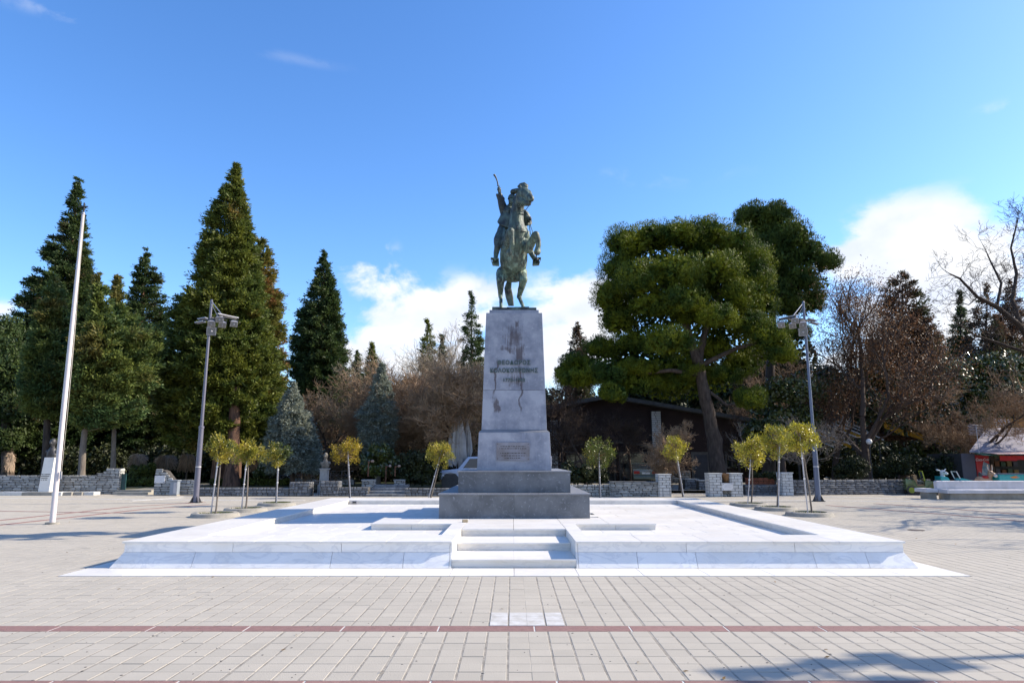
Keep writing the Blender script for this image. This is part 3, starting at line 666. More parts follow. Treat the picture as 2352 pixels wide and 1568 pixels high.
# ================================================================== ground
def sheet(name, x0, x1, y0, y1, z, material, kind='structure'):
    me = bpy.data.meshes.new(name); me.from_pydata([(x0, y0, z), (x1, y0, z), (x1, y1, z), (x0, y1, z)], [], [(0, 1, 2, 3)]); me.materials.append(material)
    return tag(link(name, me), kind=kind)
sheet('ground', -900, 900, -500, 1500, -.06, M['grass'])
PX, PY = .2055, .2025
PWH = 6.32                                   # platform half width
PF, PB, PZ = 11.33, 24.1, .405                # front, back, height of the rim
PCX = .03
AX0, AX1, AY0, AY1 = PCX-6.82, PCX+6.82, 10.5, 24.8
plaza = sheet('plaza_pavement', -60, 60, -25, 36.5, -.018, M['gap'])
RED = [(5.42, 5.66), (7.20, 7.43)]
# paver rows: between and beyond the red strips
rows = []
y = 5.42
k = 0
while y-PY > -2.6: rows.append((y-PY, y)); y -= PY
y0, y1 = 5.66, 7.20; n = 7
for i in range(n): rows.append((y0+(y1-y0)*i/n, y0+(y1-y0)*(i+1)/n))
y = 7.43
while y < 36.0: rows.append((y, y+PY)); y += PY
cols = []; x = .16; i = 0
edges = []
for sgn in (1, -1):
    x = .16; i = 0
    while abs(x) < 34:
        g = .028 if i % 6 == 5 else .017
        x2 = x+sgn*(PX-g); cols.append((min(x, x2), max(x, x2))); x += sgn*PX; i += 1
cols = np.array(cols)
mb = MB(); cs_ = cols[np.argsort(cols[:, 0])]
for a, b in zip(cs_, cs_[1:]):
    xc = (a[1]+b[0])/2; lo_ = max(2.6, abs(xc)/.9-1)
    if AX0 < xc < AX1: mb.box(a[1]-.001, b[0]+.001, 3., AY0-.01, -.03, -.0022); mb.box(a[1]-.001, b[0]+.001, AY1+.01, 36, -.03, -.0022)
    else: mb.box(a[1]-.001, b[0]+.001, lo_, 36, -.03, -.0022)
tag(mb.build('joint_fill', M['joint'], plaza), kind='stuff')
BX = []
for (ya, yb) in rows:
    yc = (ya+yb)/2; lim = max(yc, 3)*.86+1.2; c_ = cols[(np.abs(cols.mean(1)) < lim)]
    if yc > AY0-.02 and yc < AY1:
        c_ = c_[(c_[:, 1] > AX1+.02) | (c_[:, 0] < AX0-.02)].copy(); r_ = c_[:, 0] > 0; c_[r_, 0] = np.maximum(c_[r_, 0], AX1+.006); c_[~r_, 1] = np.minimum(c_[~r_, 1], AX0-.006)
    g = .0035
    BX.append(np.stack([c_[:, 0], c_[:, 1], np.full(len(c_), ya+g), np.full(len(c_), yb-g)], 1))
BX = np.vstack(BX)
# the pavers nearest the eye are single pieces; the rest is one joined part
infr = (BX[:, 2] > 4.9) & (np.abs(BX[:, :2].mean(1)) < (BX[:, 2]*.985-.3)*1176/F+.1)
order = np.argsort(np.where(infr, BX[:, 2]+.02*np.abs(BX[:, :2].mean(1)), 999))
near, rest = order[:300], order[300:]
def paver_np(B, tilt=.0007):
    n = len(B); b = .0035; zt = rng.normal(size=n)*tilt; zb = np.full(n, -.03)
    x0, x1, y0, y1 = B.T
    V = np.stack([np.stack(a, 1) for a in ((x0, y0, zb), (x1, y0, zb), (x1, y1, zb), (x0, y1, zb), (x0, y0, zt-b*.6), (x1, y0, zt-b*.6), (x1, y1, zt-b*.6), (x0, y1, zt-b*.6),
        (x0+b, y0+b, zt), (x1-b, y0+b, zt), (x1-b, y1-b, zt), (x0+b, y1-b, zt))], 1).reshape(-1, 3)
    q = np.array([(0, 1, 5, 4), (1, 2, 6, 5), (2, 3, 7, 6), (3, 0, 4, 7), (4, 5, 9, 8), (5, 6, 10, 9), (6, 7, 11, 10), (7, 4, 8, 11), (8, 9, 10, 11)])
    return V, (np.arange(n)[:, None, None]*12+q[None]).reshape(-1, 4)
V, Fc = paver_np(BX[rest]); tag(np_obj('pavers', V, Fc, M['paver'], plaza), kind='stuff')
pm = {}
for i in near:
    x0, x1, ya, yb = BX[i]; key = (round(x1-x0, 3), round(yb-ya, 3))
    if key not in pm:
        w, h = key; V, Fc = paver_np(np.array([[-w/2, w/2, -h/2, h/2]]), 0); pm[key] = np_mesh('paver', V, Fc, M['paver'])
    link('paver', pm[key], plaza, ((x0+x1)/2, (ya+yb)/2, rnd.gauss(0, .001)))
# red strips across the plaza: long slabs end to end
tag(MB().box(-9, 9, 5.43, 5.65, -.03, -.002).box(-9, 9, 7.21, 7.42, -.03, -.002).build('pale_mortar_bed', M['whiteline'], plaza), kind='stuff')
for (ya, yb), off in zip(RED, (.35, .23)):
    for i in range(-10, 10):
        xa = off+i*.985
        if abs(xa) < yb*.85+1.5: MB().box(xa+.006, xa+.979, ya+.006, yb-.006, -.03, .001, .004).build('red_slab', M['red'], plaza)
# other bands further off, laid in the same paving
def band(name, pts, w, z, material):
    mb = MB(); P = [gp(*p) for p in pts]
    for a, b in zip(P, P[1:]):
        d = (b-a).normalized(); n_ = Vector((-d.y, d.x, 0))*w/2; L = (b-a).length; k = max(1, int(L/1.0))
        for i in range(k):
            s, e = a+d*(L*i/k+.006), a+d*(L*(i+1)/k-.006)
            v = [s-n_, e-n_, e+n_, s+n_]; mb.add([(p.x, p.y, z-.02) for p in v]+[(p.x, p.y, z) for p in v], [(0, 1, 5, 4), (1, 2, 6, 5), (2, 3, 7, 6), (3, 0, 4, 7), (4, 5, 6, 7)])
    return tag(mb.build(name, material), kind='structure')
band('red_band', [(-60, 1201), (300, 1163), (470, 1153)], .20, .006, M['red'])
band('red_band', [(-60, 1212), (330, 1169), (480, 1158)], .20, .006, M['red'])
band('red_band', [(-80, 1172), (310, 1178)], .16, .005, M['red'])
band('red_band', [(1900, 1160), (2200, 1183), (2420, 1203)], .20, .006, M['red'])
band('red_band', [(2010, 1156), (2250, 1173), (2420, 1188)], .20, .006, M['red'])
band('pale_band', [(-60, 1143), (470, 1148), (700, 1149)], .22, .007, M['whiteline'])
band('pale_band', [(300, 1150), (420, 1142)], .2, .008, M['whiteline'])
band('pale_band', [(1560, 1148), (1860, 1149), (2150, 1152)], .22, .007, M['whiteline'])
band('pale_band', [(1890, 1140), (2170, 1148)], .2, .008, M['whiteline'])
# pale painted patch of pavers beside the red strip
mb = MB()
for x0, x1, ya, yb in BX:
    if 7.42 < ya < 7.95 and -.27 < x0 and x1 < .60: mb.box(x0+.001, x1-.001, ya-.001, yb+.001, -.01, .0035)
pw = mat('worn_white_paint', (.41, .39, .35), (.56, .55, .53), .8, scale=7, coords='World', detail=9)
tag(mb.build('painted_patch', pw, plaza), kind='stuff')
# gravel crumbs, leaves and gum spots lying about
mb = MB()
for _ in range(420):
    yy = 5.0+rnd.random()**1.6*12; xx = rnd.uniform(-1, 1)*(yy*.8)
    if AX0 < xx < AX1 and AY0 < yy: continue
    r_ = rnd.uniform(.004, .013); mb.lathe((xx, yy, .0), [(r_, .0005), (r_*.8, .003)], 6)
tag(mb.build('gum_spots', mat('dark_spots', (.09, .085, .08), (.16, .15, .14), .9), plaza), kind='stuff')
mb = MB()
for _ in range(70):
    yy = 5.6+rnd.random()*18; xx = rnd.uniform(-1, 1)*(yy*.8)
    if AX0 < xx < AX1 and AY0 < yy: continue
    a = rnd.random()*7; d = Vector((math.cos(a), math.sin(a), .2)); e = Vector((-d.y, d.x, .3)); c = Vector((xx, yy, .012)); mb.add([c-d*.028, c+e*.012, c+d*.028, c-e*.012], [(0, 1, 2, 3)])
tag(mb.build('fallen_leaves', mat('dry_leaf', (.16, .09, .03), (.25, .15, .05), .8), None), 'small dry leaves scattered over the pale square', 'leaves', kind='stuff')
o = MB().lathe((0, 0, 0), [(.19, -.01), (.19, .006), (.16, .008)], 20).build('manhole_cover', mat('rust_iron', (.09, .06, .05), (.06, .05, .045), .8)); o.location = gp(2104, 1217)
tag(o, 'small round rusty drain cover set in the paving right of the marble platform', 'manhole cover')

# ================================================================== marble platform
plat = thing('marble_platform', 'low square white marble platform with sunken floor and front steps', 'platform', (PCX, (PF+PB)/2, 0))
def bx(name, x0, x1, y0, y1, z0, z1, m, bev=.006, par=None): return MB().box(x0, x1, y0, y1, z0, z1, bev).build(name, M[m] if isinstance(m, str) else m, par or plat)
IHW, IF, IB, FZ = 5.42, 12.3, 22.75, .275
SX0, SX1 = PCX-1.0, PCX+1.0                  # stair opening
PADX, PADY0, PADY1 = 2.95, 14.42, 15.95
G = .0065
# rubble core below everything
core = MB().box(PCX-PWH+.05, SX0-.05, PF+.06, IF, .0, PZ-.035).box(SX1+.05, PCX+PWH-.05, PF+.06, IF, 0, PZ-.035)
core.box(PCX-PWH+.05, PCX-IHW-.03, IF, PB-.06, 0, PZ-.035).box(PCX+IHW+.03, PCX+PWH-.05, IF, PB-.06, 0, PZ-.035).box(PCX-IHW-.03, PCX+IHW+.03, IB+.03, PB-.06, 0, PZ-.035)
core.box(PCX-IHW-.03, PCX-1.3, IF, IB+.03, 0, FZ-.03).box(PCX+1.3, PCX+IHW+.03, IF, IB+.03, 0, FZ-.03).box(PCX-1.3, PCX+1.3, 14.4, IB+.03, 0, FZ-.03)
core.build('core', M['concrete'], plat)
def slabs(name, x0, x1, y0, y1, z0, z1, nx, ny, m='marble', jit=0., skip=None, stag=0.):
    for j in range(ny):
        ya, yb = y0+(y1-y0)*j/ny, y0+(y1-y0)*(j+1)/ny; xs = [x0+(x1-x0)*i/nx for i in range(nx+1)]
        if stag and j % 2: xs = [x0]+[(a+b)/2 for a, b in zip(xs, xs[1:])]+[x1]
        for xa, xb in zip(xs, xs[1:]):
            if skip and skip((xa+xb)/2, (ya+yb)/2): continue
            bx(name, xa+G/2, xb-G/2, ya+G/2, yb-G/2, z0, z1+rnd.uniform(-1, 1)*jit, m, .003)
# sunken floor (left, right and behind the pad and the base)
MX, MY0, MY1, MHW = .054, 15.68, 21.1, 1.71
slabs('floor_slab', PCX-IHW, PCX-1.28, IF, PADY0, FZ-.03, FZ, 4, 4, jit=.0012, stag=1)
slabs('floor_slab', PCX+1.28, PCX+IHW, IF, PADY0, FZ-.03, FZ, 4, 4, jit=.0012, stag=1)
slabs('floor_slab', PCX-IHW, PCX-PADX, PADY0, PADY1, FZ-.03, FZ, 3, 3, jit=.0012, stag=1)
slabs('floor_slab', PCX+PADX, PCX+IHW, PADY0, PADY1, FZ-.03, FZ, 3, 3, jit=.0012, stag=1)
slabs('floor_slab', PCX-IHW, PCX+IHW, PADY1, IB, FZ-.03, FZ, 10, 11, jit=.0012, stag=1, skip=lambda x, y: abs(x-MX) < MHW-.1 and y < MY1-.1)
# rim slabs with a small overhang
slabs('rim_slab', PCX-PWH-.03, SX0, PF-.03, IF, PZ-.03, PZ, 5, 1)
slabs('rim_slab', SX1, PCX+PWH+.03, PF-.03, IF, PZ-.03, PZ, 5, 1)
slabs('rim_slab', PCX-PWH-.03, PCX-IHW+.02, IF, IB, PZ-.03, PZ, 1, 11)
slabs('rim_slab', PCX+IHW-.02, PCX+PWH+.03, IF, IB, PZ-.03, PZ, 1, 11)
slabs('rim_slab', PCX-PWH-.03, PCX+PWH+.03, IB, PB+.03, PZ-.03, PZ, 12, 1)
# stair cheeks and the pad in front of the pedestal
slabs('rim_slab', PCX-1.28, SX0, IF, PADY0, PZ-.03, PZ, 1, 2); slabs('rim_slab', SX1, PCX+1.28, IF, PADY0, PZ-.03, PZ, 1, 2)
slabs('pad_slab', PCX-PADX-.02, PCX+PADX+.02, PADY0-.02, PADY1, PZ-.03, PZ, 6, 1)
slabs('pad_slab', SX0, SX1, 13.35-.02, PADY0-.02, PZ-.03, PZ, 2, 1)
MB().box(PCX-PADX+.02, PCX-1.28, PADY0+.02, PADY1-.03, FZ-.02, PZ-.032).box(PCX+1.28, PCX+PADX-.02, PADY0+.02, PADY1-.03, FZ-.02, PZ-.032).box(PCX-1.28, PCX+1.28, PADY0+.02, PADY1-.03, .02, PZ-.032).box(PCX-1.25, SX0-.02, IF, PADY0, .02, PZ-.032).box(SX1+.02, PCX+1.25, IF, PADY0, .02, PZ-.032).build('core', M['concrete'], plat)
# inner risers of the sunken floor
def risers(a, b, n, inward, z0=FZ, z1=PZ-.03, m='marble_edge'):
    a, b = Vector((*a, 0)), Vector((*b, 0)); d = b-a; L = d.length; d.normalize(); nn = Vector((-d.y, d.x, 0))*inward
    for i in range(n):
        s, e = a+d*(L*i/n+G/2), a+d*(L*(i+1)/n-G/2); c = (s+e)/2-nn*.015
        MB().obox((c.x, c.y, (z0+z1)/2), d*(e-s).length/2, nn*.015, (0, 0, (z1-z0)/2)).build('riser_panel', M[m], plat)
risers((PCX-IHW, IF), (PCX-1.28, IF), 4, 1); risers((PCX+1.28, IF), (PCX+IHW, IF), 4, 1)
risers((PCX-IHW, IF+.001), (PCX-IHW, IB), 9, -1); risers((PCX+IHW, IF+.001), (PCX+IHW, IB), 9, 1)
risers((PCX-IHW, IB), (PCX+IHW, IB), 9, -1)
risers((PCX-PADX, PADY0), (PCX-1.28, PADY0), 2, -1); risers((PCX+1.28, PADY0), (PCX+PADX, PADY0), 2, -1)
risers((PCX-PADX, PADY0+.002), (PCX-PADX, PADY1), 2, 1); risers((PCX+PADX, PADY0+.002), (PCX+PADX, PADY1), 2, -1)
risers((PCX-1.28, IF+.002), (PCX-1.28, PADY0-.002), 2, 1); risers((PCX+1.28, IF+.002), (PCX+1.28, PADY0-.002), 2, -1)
# outer faces: upright band above, sloping skirt below
BZ = .235                                    # foot of the upright band
def skirt(xa, xb, front, n, nb):
    for i in range(nb):
        a, b = xa+(xb-xa)*i/nb+G/2, xa+(xb-xa)*(i+1)/nb-G/2
        bx('band_panel', a, b, front, front+.03, BZ, PZ-.032, 'marble_band', .002)
cuts = [0, .13, .42, .60, 1.]
SL = .14
def slope_front(xa, xb, la, lb, fr):
    """sloping panels along x; la / lb = extra width at foot on the left / right (mitre)"""
    for s, e in zip(fr, fr[1:]):
        a, b = xa+(xb-xa)*s+G/2, xa+(xb-xa)*e-G/2; a2 = a-(la if s == 0 else 0); b2 = b+(lb if e == 1 else 0)
        v = [(a, PF-.002, BZ-.003), (b, PF-.002, BZ-.003), (b2, PF-SL, .006), (a2, PF-SL, .006), (a, PF+.06, BZ-.003), (b, PF+.06, BZ-.003), (b2, PF+.03, .006), (a2, PF+.03, .006)]
        MB().add(v, [(0, 1, 2, 3), (4, 5, 6, 7), (0, 1, 5, 4), (2, 3, 7, 6), (0, 3, 7, 4), (1, 2, 6, 5)]).build('sloping_panel', M['marble_band'], plat)
skirt(PCX-PWH, SX0-.037, PF, 0, 3); skirt(SX1+.037, PCX+PWH, PF, 0, 3)
slope_front(PCX-PWH, SX0-.037, SL, 0, [0, .22, .64, .86, 1.]); slope_front(SX1+.037, PCX+PWH, 0, SL, [0, .18, .36, .72, .88, 1.])
for sx in (-1, 1):
    xo = PCX+sx*PWH
    for i in range(5):
        a, b = PF+.031+(PB-PF)*i/5+G/2, PF+.031+(PB-PF-.03)*(i+1)/5-G/2
        bx('band_panel', min(xo, xo-sx*.03), max(xo, xo-sx*.03), a, b, BZ, PZ-.032, 'marble_band', .002)
    for i in range(9):
        a, b = PF+(PB-PF)*i/9+G/2, PF+(PB-PF)*(i+1)/9-G/2; a2 = a-(SL if i == 0 else 0)
        v = [(xo+sx*.002, a, BZ-.003), (xo+sx*.002, b, BZ-.003), (xo+sx*SL, b, .006), (xo+sx*SL, a2, .006), (xo-sx*.05, a, BZ-.003), (xo-sx*.05, b, BZ-.003), (xo-sx*.02, b, .006), (xo-sx*.02, a2, .006)]
        MB().add(v, [(0, 1, 2, 3), (4, 5, 6, 7), (0, 1, 5, 4), (2, 3, 7, 6), (0, 3, 7, 4), (1, 2, 6, 5)]).build('sloping_panel', M['marble_band'], plat)
# stair cheek walls (inner faces of the opening)
for sx, xo in ((1, SX0), (-1, SX1)):
    x_in = xo-sx*.035
    MB().prism([(PF-SL+.0, .004), (PF, BZ), (PF, PZ-.032), (13.33, PZ-.032), (13.33, .004)], min(x_in, xo-sx*.001), max(x_in, xo-sx*.001), 'x').build('cheek_slab', M['marble'], plat)
# three steps: riser + overhanging tread
SY = [11.25, 12.3, 13.35]
for i in range(3):
    zt = .135*(i+1); ys = SY[i]; ye = SY[i+1] if i < 2 else 13.4
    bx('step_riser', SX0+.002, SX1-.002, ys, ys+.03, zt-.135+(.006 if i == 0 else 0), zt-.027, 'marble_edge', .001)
    if i < 2:
        for a, b in ((SX0+.002, PCX-.001), (PCX+.001, SX1-.002)): bx('step_tread', a, b, ys-.02, ye-.001, zt-.025, zt, 'marble', .003)
        MB().box(SX0+.01, SX1-.01, ys+.032, 14.4, max(zt-.135, 0), zt-.027).build('core', M['concrete'], plat)
# white marble apron flush with the paving
for (xa, xb, ya, yb, nx, ny) in ((AX0, AX1, AY0, PF-.0, 14, 1), (AX0, PCX-PWH+.05, PF, AY1, 1, 12), (PCX+PWH-.05, AX1, PF, AY1, 1, 12), (PCX-PWH, PCX+PWH, PB-.02, AY1, 12, 1)):
    slabs('apron_slab', xa, xb, ya, yb, -.02, .003, nx, ny)
# socket box in the far left corner of the sunken floor
sb = bx('socket_box', -5.28, -5.08, IB-.062, IB-.002, FZ+.02, FZ+.11, 'metal', .004); bx('socket_plate', -5.24, -5.12, IB-.070, IB-.063, FZ+.035, FZ+.095, 'dark', 0, par=plat)
o = MB().obox((0, 0, .03), (.05, .01, 0), (-.012, .032, 0), (0, 0, .028)).build('loose_stone', mat('yellow_chip', (.5, .40, .26), (.36, .26, .15), .8)); o.location = gp(1068, 1199, PZ); o.location.z = PZ+.001
tag(o, 'small yellowish stone chip lying on the marble pad left of the steps', 'stone')

# ================================================================== pedestal
stain(M['shaft'], [(-.42, .34, 4.2, 5.3, .62), (-.02, .34, 3.95, 4.75, .82), (-.5, .15, 4.25, 4.6, .72), (.10, .18, 2.6, 4.3, .85), (-.50, -.42, 2.9, 4.5, .8), (-.54, -.34, 2.75, 3.3, .9), (-.3, .3, 3.3, 4.15, .55), (-.5, .45, 3.55, 4.05, .5), (.0, .2, 4.95, 5.3, .7)])
ped = thing('statue_pedestal', 'tall tapering grey marble pedestal with stained lettered front on a stepped base', 'pedestal', (MX, 18.2, PZ))
# material object coordinates are measured from the axis at ground height -> keep meshes in world height
def pbox(name, hw, y0, y1, z0, z1, m, bev=.004, hw2=None, dy=0., seams=(), cx=MX, par=None):
    hw2 = hw2 or hw
    v = [(cx-hw, y0, z0), (cx+hw, y0, z0), (cx+hw, y1, z0), (cx-hw, y1, z0), (cx-hw2, y0+dy, z1), (cx+hw2, y0+dy, z1), (cx+hw2, y1-dy, z1), (cx-hw2, y1-dy, z1)]
    v = [(a, b, c) for a, b, c in v]
    me_o = MB().add(v, [(3, 2, 1, 0), (0, 1, 5, 4), (1, 2, 6, 5), (2, 3, 7, 6), (3, 0, 4, 7), (4, 5, 6, 7)]).build(name, M[m], None, bevel=bev)
    off = Vector((MX, 18.2, PZ)); me_o.parent = par or ped; me_o.location = -off+Vector((MX, 18.2, 0)); me_o.data.transform(Matrix.Translation((-MX, -18.2, 0)))
    return me_o
# lower base: front clad in two slabs, edge slabs on top
pbox('base_block', MHW-.02, MY0+.02, MY1-.02, PZ-.1, .92, 'base', 0)
for a, b in ((-MHW, -.002), (.002, MHW)): MB().box(MX+a, MX+b, MY0, MY0+.02, PZ+.002, .918, .001).build('cladding_slab', M['base'], ped)
for i in range(3):
    for sx in (-1, 1):
        ya = MY0+.02+(MY1-MY0-.04)*i/3; yb = MY0+.02+(MY1-MY0-.04)*(i+1)/3-.004; xa = MX+sx*(MHW-.02); xb = MX+sx*MHW
        MB().box(min(xa, xb), max(xa, xb), ya, yb, PZ+.002, .918, .001).build('cladding_slab', M['base'], ped)
for a, b in ((-MHW-.03, -.62), (-.616, .55), (.554, MHW+.03)): MB().box(MX+a, MX+b, MY0-.03, MY0+.45, .921, .952, .003).build('top_slab', M['baseedge'], ped)
for sx in (-1, 1):
    for i in range(4):
        ya = MY0+.454+1.27*i; yb = ya+1.266; xa, xb = MX+sx*1.25, MX+sx*(MHW+.03); MB().box(min(xa, xb), max(xa, xb), ya, yb, .921, .952, .003).build('top_slab', M['baseedge'], ped)
# upper base
B2, B2Y0, B2Y1 = 1.31, 16.06, 20.7
pbox('base_block', B2-.02, B2Y0+.02, B2Y1-.02, .93, 1.42, 'base', 0)
for a, b in ((-B2, -.012), (-.008, B2)): MB().box(MX+a, MX+b, B2Y0, B2Y0+.02, .954, 1.421, .001).build('cladding_slab', M['base'], ped)
for sx in (-1, 1):
    xa = MX+sx*(B2-.02); xb = MX+sx*B2; MB().box(min(xa, xb), max(xa, xb), B2Y0+.02, B2Y1-.02, .954, 1.421, .001).build('cladding_slab', M['base'], ped)
for a, b in ((-B2-.025, .1), (.104, B2+.025)): MB().box(MX+a, MX+b, B2Y0-.025, B2Y1+.02, 1.424, 1.453, .003).build('top_slab', M['baseedge'], ped)
# die block, sloping shoulder, shaft in two courses, cap
pbox('die_block', .90, 16.5, 19.6, 1.455, 2.37, 'shaft', .006, .862, .02)
v0, v1 = .862, .80
pbox('shoulder', .862, 16.52, 19.58, 2.372, 2.43, 'baseedge', .002, .80, .09)
k = (3.41-2.43)/(5.38-2.43); hA = .80+(.711-.80)*k
pbox('shaft_course', .80, 16.61, 19.49, 2.432, 3.407, 'shaft', .004, hA, .04)
pbox('shaft_course', hA, 16.65, 19.45, 3.413, 5.38, 'shaft', .004, .711, .045)
pbox('cap', .63, 16.78, 19.32, 5.382, 5.475, 'shaft', .006)
pl = MB().box(MX-.43, MX+.37, 16.485, 16.512, 1.69, 2.13, .004).build('inscription_plaque', mat('stained_brass_grey_plaque', (.17, .15, .15), (.27, .27, .31), .5, scale=3, detail=10), ped)
mb = MB()
for r_, (w, z) in enumerate(((.30, 2.02), (.33, 1.97), (.31, 1.86), (.28, 1.80), (.2, 1.745))):
    x = -w
    while x < w:
        l = rnd.uniform(.02, .07); mb.box(MX-.03+x, MX-.03+min(x+l, w), 16.482, 16.4855, z, z+.018); x += l+.018
tag(mb.build('worn_lettering', M['mortar'], pl), kind='stuff')
for sx in (-1, 1):
    for z in (1.735, 2.085): MB().box(MX-.03+sx*.37-.008, MX-.03+sx*.37+.008, 16.478, 16.486, z-.008, z+.008).build('screw', M['dark'], pl)
def yface(z): return 16.65+(z-3.41)*.045/1.97
for (txt, zc, size, sp) in (('ΘΕΟΔΩΡΟΣ', 4.37, .15, 1.22), ('ΚΟΛΟΚΟΤΡΩΝΗΣ', 4.17, .15, 1.14), ('1770-1843', 3.955, .125, 1.22)):
    z_ = at(1180, {4.37: 833, 4.17: 851, 3.955: 873}[zc], 16.66).z
    text_obj('lettering', txt, size, M['letter'], ped, (MX-.005, yface(z_)-.012, z_), (R(90)-.024, 0, 0), .012, sp, 0, .003).scale = (.86, 1, 1)
o = MB().box(MX+.905, MX+.95, 17.2, 17.32, 1.56, 1.80, .004).build('junction_box', M['metal'], ped)

# ================================================================== equestrian statue
SYC = 17.55
st = thing('equestrian_statue', 'green patinated bronze rider with raised arm on a rearing horse atop the pedestal', 'statue', (MX, SYC, 5.477))
def s_(x, y, dy=0.): return at((1880+x*.38278)/1.74150, (660+y*.38278)/1.74150, SYC+dy)
K = 1/392.
pl_ = MB()
for i in range(6):
    xa = MX-.565+i*.19; pl_.box(xa, xa+.19, 16.86+rnd.uniform(0, .02), 19.1, 5.478, 5.56+rnd.uniform(0, .025))
pl_.build('plinth_plate', M['bronze'], st, bevel=.006)
HZ = 5.60
def foot(x, dy): p = s_(x, 1440, dy); p.z = HZ; return p
hl, hr = foot(325, -.02), foot(578, -.05)
c = []
def limb(*pts):
    for (a, ra), (b, rb) in zip(pts, pts[1:]): c.append((a, ra*K, b, rb*K))
pel, bel, che = s_(440, 1065, .42), s_(455, 950, .12), s_(500, 770, -.18)
limb((s_(440, 1040, .5), 118), (s_(456, 1000, .2), 156), (s_(458, 900, .05), 150), (s_(486, 790, -.12), 116))
c.append(('e', s_(448, 1120, .5), (148*K, .36, 110*K)))
limb((s_(490, 790, -.12), 105), (s_(490, 690, -.22), 98), (s_(486, 600, -.18), 84), (s_(488, 520, -.14), 76), (s_(500, 440, -.18), 70), (s_(528, 350, -.26), 68))
c.append(('e', s_(450, 730, -.12), (62*K, .2, 80*K))); c.append(('e', s_(565, 735, -.12), (62*K, .2, 80*K)))
# hind legs
limb((s_(352, 1130, .45), 84), (s_(318, 1200, .12), 46), (s_(318, 1290, .25), 34), (s_(318, 1365, .42), 25), (s_(322, 1400, .3), 20), (hl+Vector((0, .03, .1)), 19), (hl+Vector((0, 0, .03)), 27))
limb((s_(520, 1130, .45), 84), (s_(560, 1195, .1), 46), (s_(535, 1290, .28), 35), (s_(512, 1375, .45), 26), (s_(528, 1410, .3), 21), (hr+Vector((-.04, .03, .09)), 20), (hr+Vector((.01, -.02, .03)), 30))
# fore legs, folded up
limb((s_(420, 830, -.2), 60), (s_(398, 800, -.42), 54), (s_(418, 705, -.7), 42), (s_(426, 692, -.76), 39), (s_(436, 770, -.74), 26), (s_(440, 850, -.7), 27), (s_(424, 885, -.68), 24), (s_(410, 922, -.68), 36))
limb((s_(575, 830, -.2), 60), (s_(610, 875, -.38), 52), (s_(666, 762, -.66), 41), (s_(688, 730, -.74), 40), (s_(712, 785, -.72), 28), (s_(716, 842, -.68), 27), (s_(708, 870, -.66), 28), (s_(702, 908, -.66), 38))
# head: jaw, cheeks, muzzle
limb((s_(535, 330, -.28), 60), (s_(560, 292, -.42), 64), (s_(592, 304, -.55), 54), (s_(626, 342, -.74), 40), (s_(640, 354, -.8), 33))
limb((s_(540, 370, -.34), 55), (s_(580, 390, -.55), 42), (s_(616, 402, -.72), 26))
c.append(('e', s_(548, 330, -.36), (50*K, .16, 66*K)))
limb((s_(527, 250, -.34), 22), (s_(518, 205, -.32), 7)); limb((s_(590, 262, -.4), 15), (s_(596, 228, -.4), 6))
c.append((s_(572, 268, -.55), 16*K, s_(606, 282, -.58), 14*K))
# crest of the mane behind the head
limb((s_(545, 240, -.1), 34), (s_(572, 232, -.12), 34), (s_(560, 300, .02), 40), (s_(500, 420, .06), 34), (s_(480, 560, .1), 34))
horse = blob('horse', c, M['bronze2'], st, .015, 3, .009)
# nostrils, eye, mouth
for (x, y, dy, r_) in ((645, 338, -.83, 7), (655, 350, -.83, 6), (607, 300, -.63, 9)): blob('horse_detail', [('e', s_(x, y, dy), (r_*K, r_*K, r_*K))], M['dark'], horse, .006, 1) if False else None
MB().tube([s_(568, 370, -.62), s_(590, 380, -.72), s_(632, 388, -.8)], [.008, .018, .008], 6).build('mouth', M['dark'], horse, smooth=True)
for (x, y, dy, r_) in ((650, 345, -.845, 8), (604, 298, -.60, 11)):
    p = s_(x, y, dy); MB().lathe(p-Vector((0, 0, .02)), [(.001, 0), (r_*K, .01), (r_*K, .03), (.001, .04)], 10).build('nostril' if r_ == 8 else 'eye', M['dark'], horse, smooth=True)
# belly hair and veins: raised ribs running down the belly
c = []
for i in range(15):
    t = i/14-.5; x = 458+t*210; c.append((s_(x*.75+458*.25, 800, -.26), 5*K, s_(x, 930, -.26+abs(t)*.25), 8*K)); c.append((s_(x, 930, -.26+abs(t)*.25), 8*K, s_(458+t*120, 1080, -.05+abs(t)*.1), 5*K))
tag(blob('coat_relief', c, M['bronze2'], horse, .012, 2), kind='stuff')
mb = MB()
for i in range(9):
    t = (i-4)/4; mb.tube([s_(418+t*12, 1175, .62), s_(395+t*26, 1290, .72), s_(412+t*30, 1380, .6), s_(430+t*24, 1470, .5)], [.02, .034, .03, .016], 7)
mb.build('tail', M['bronze'], horse, smooth=True)
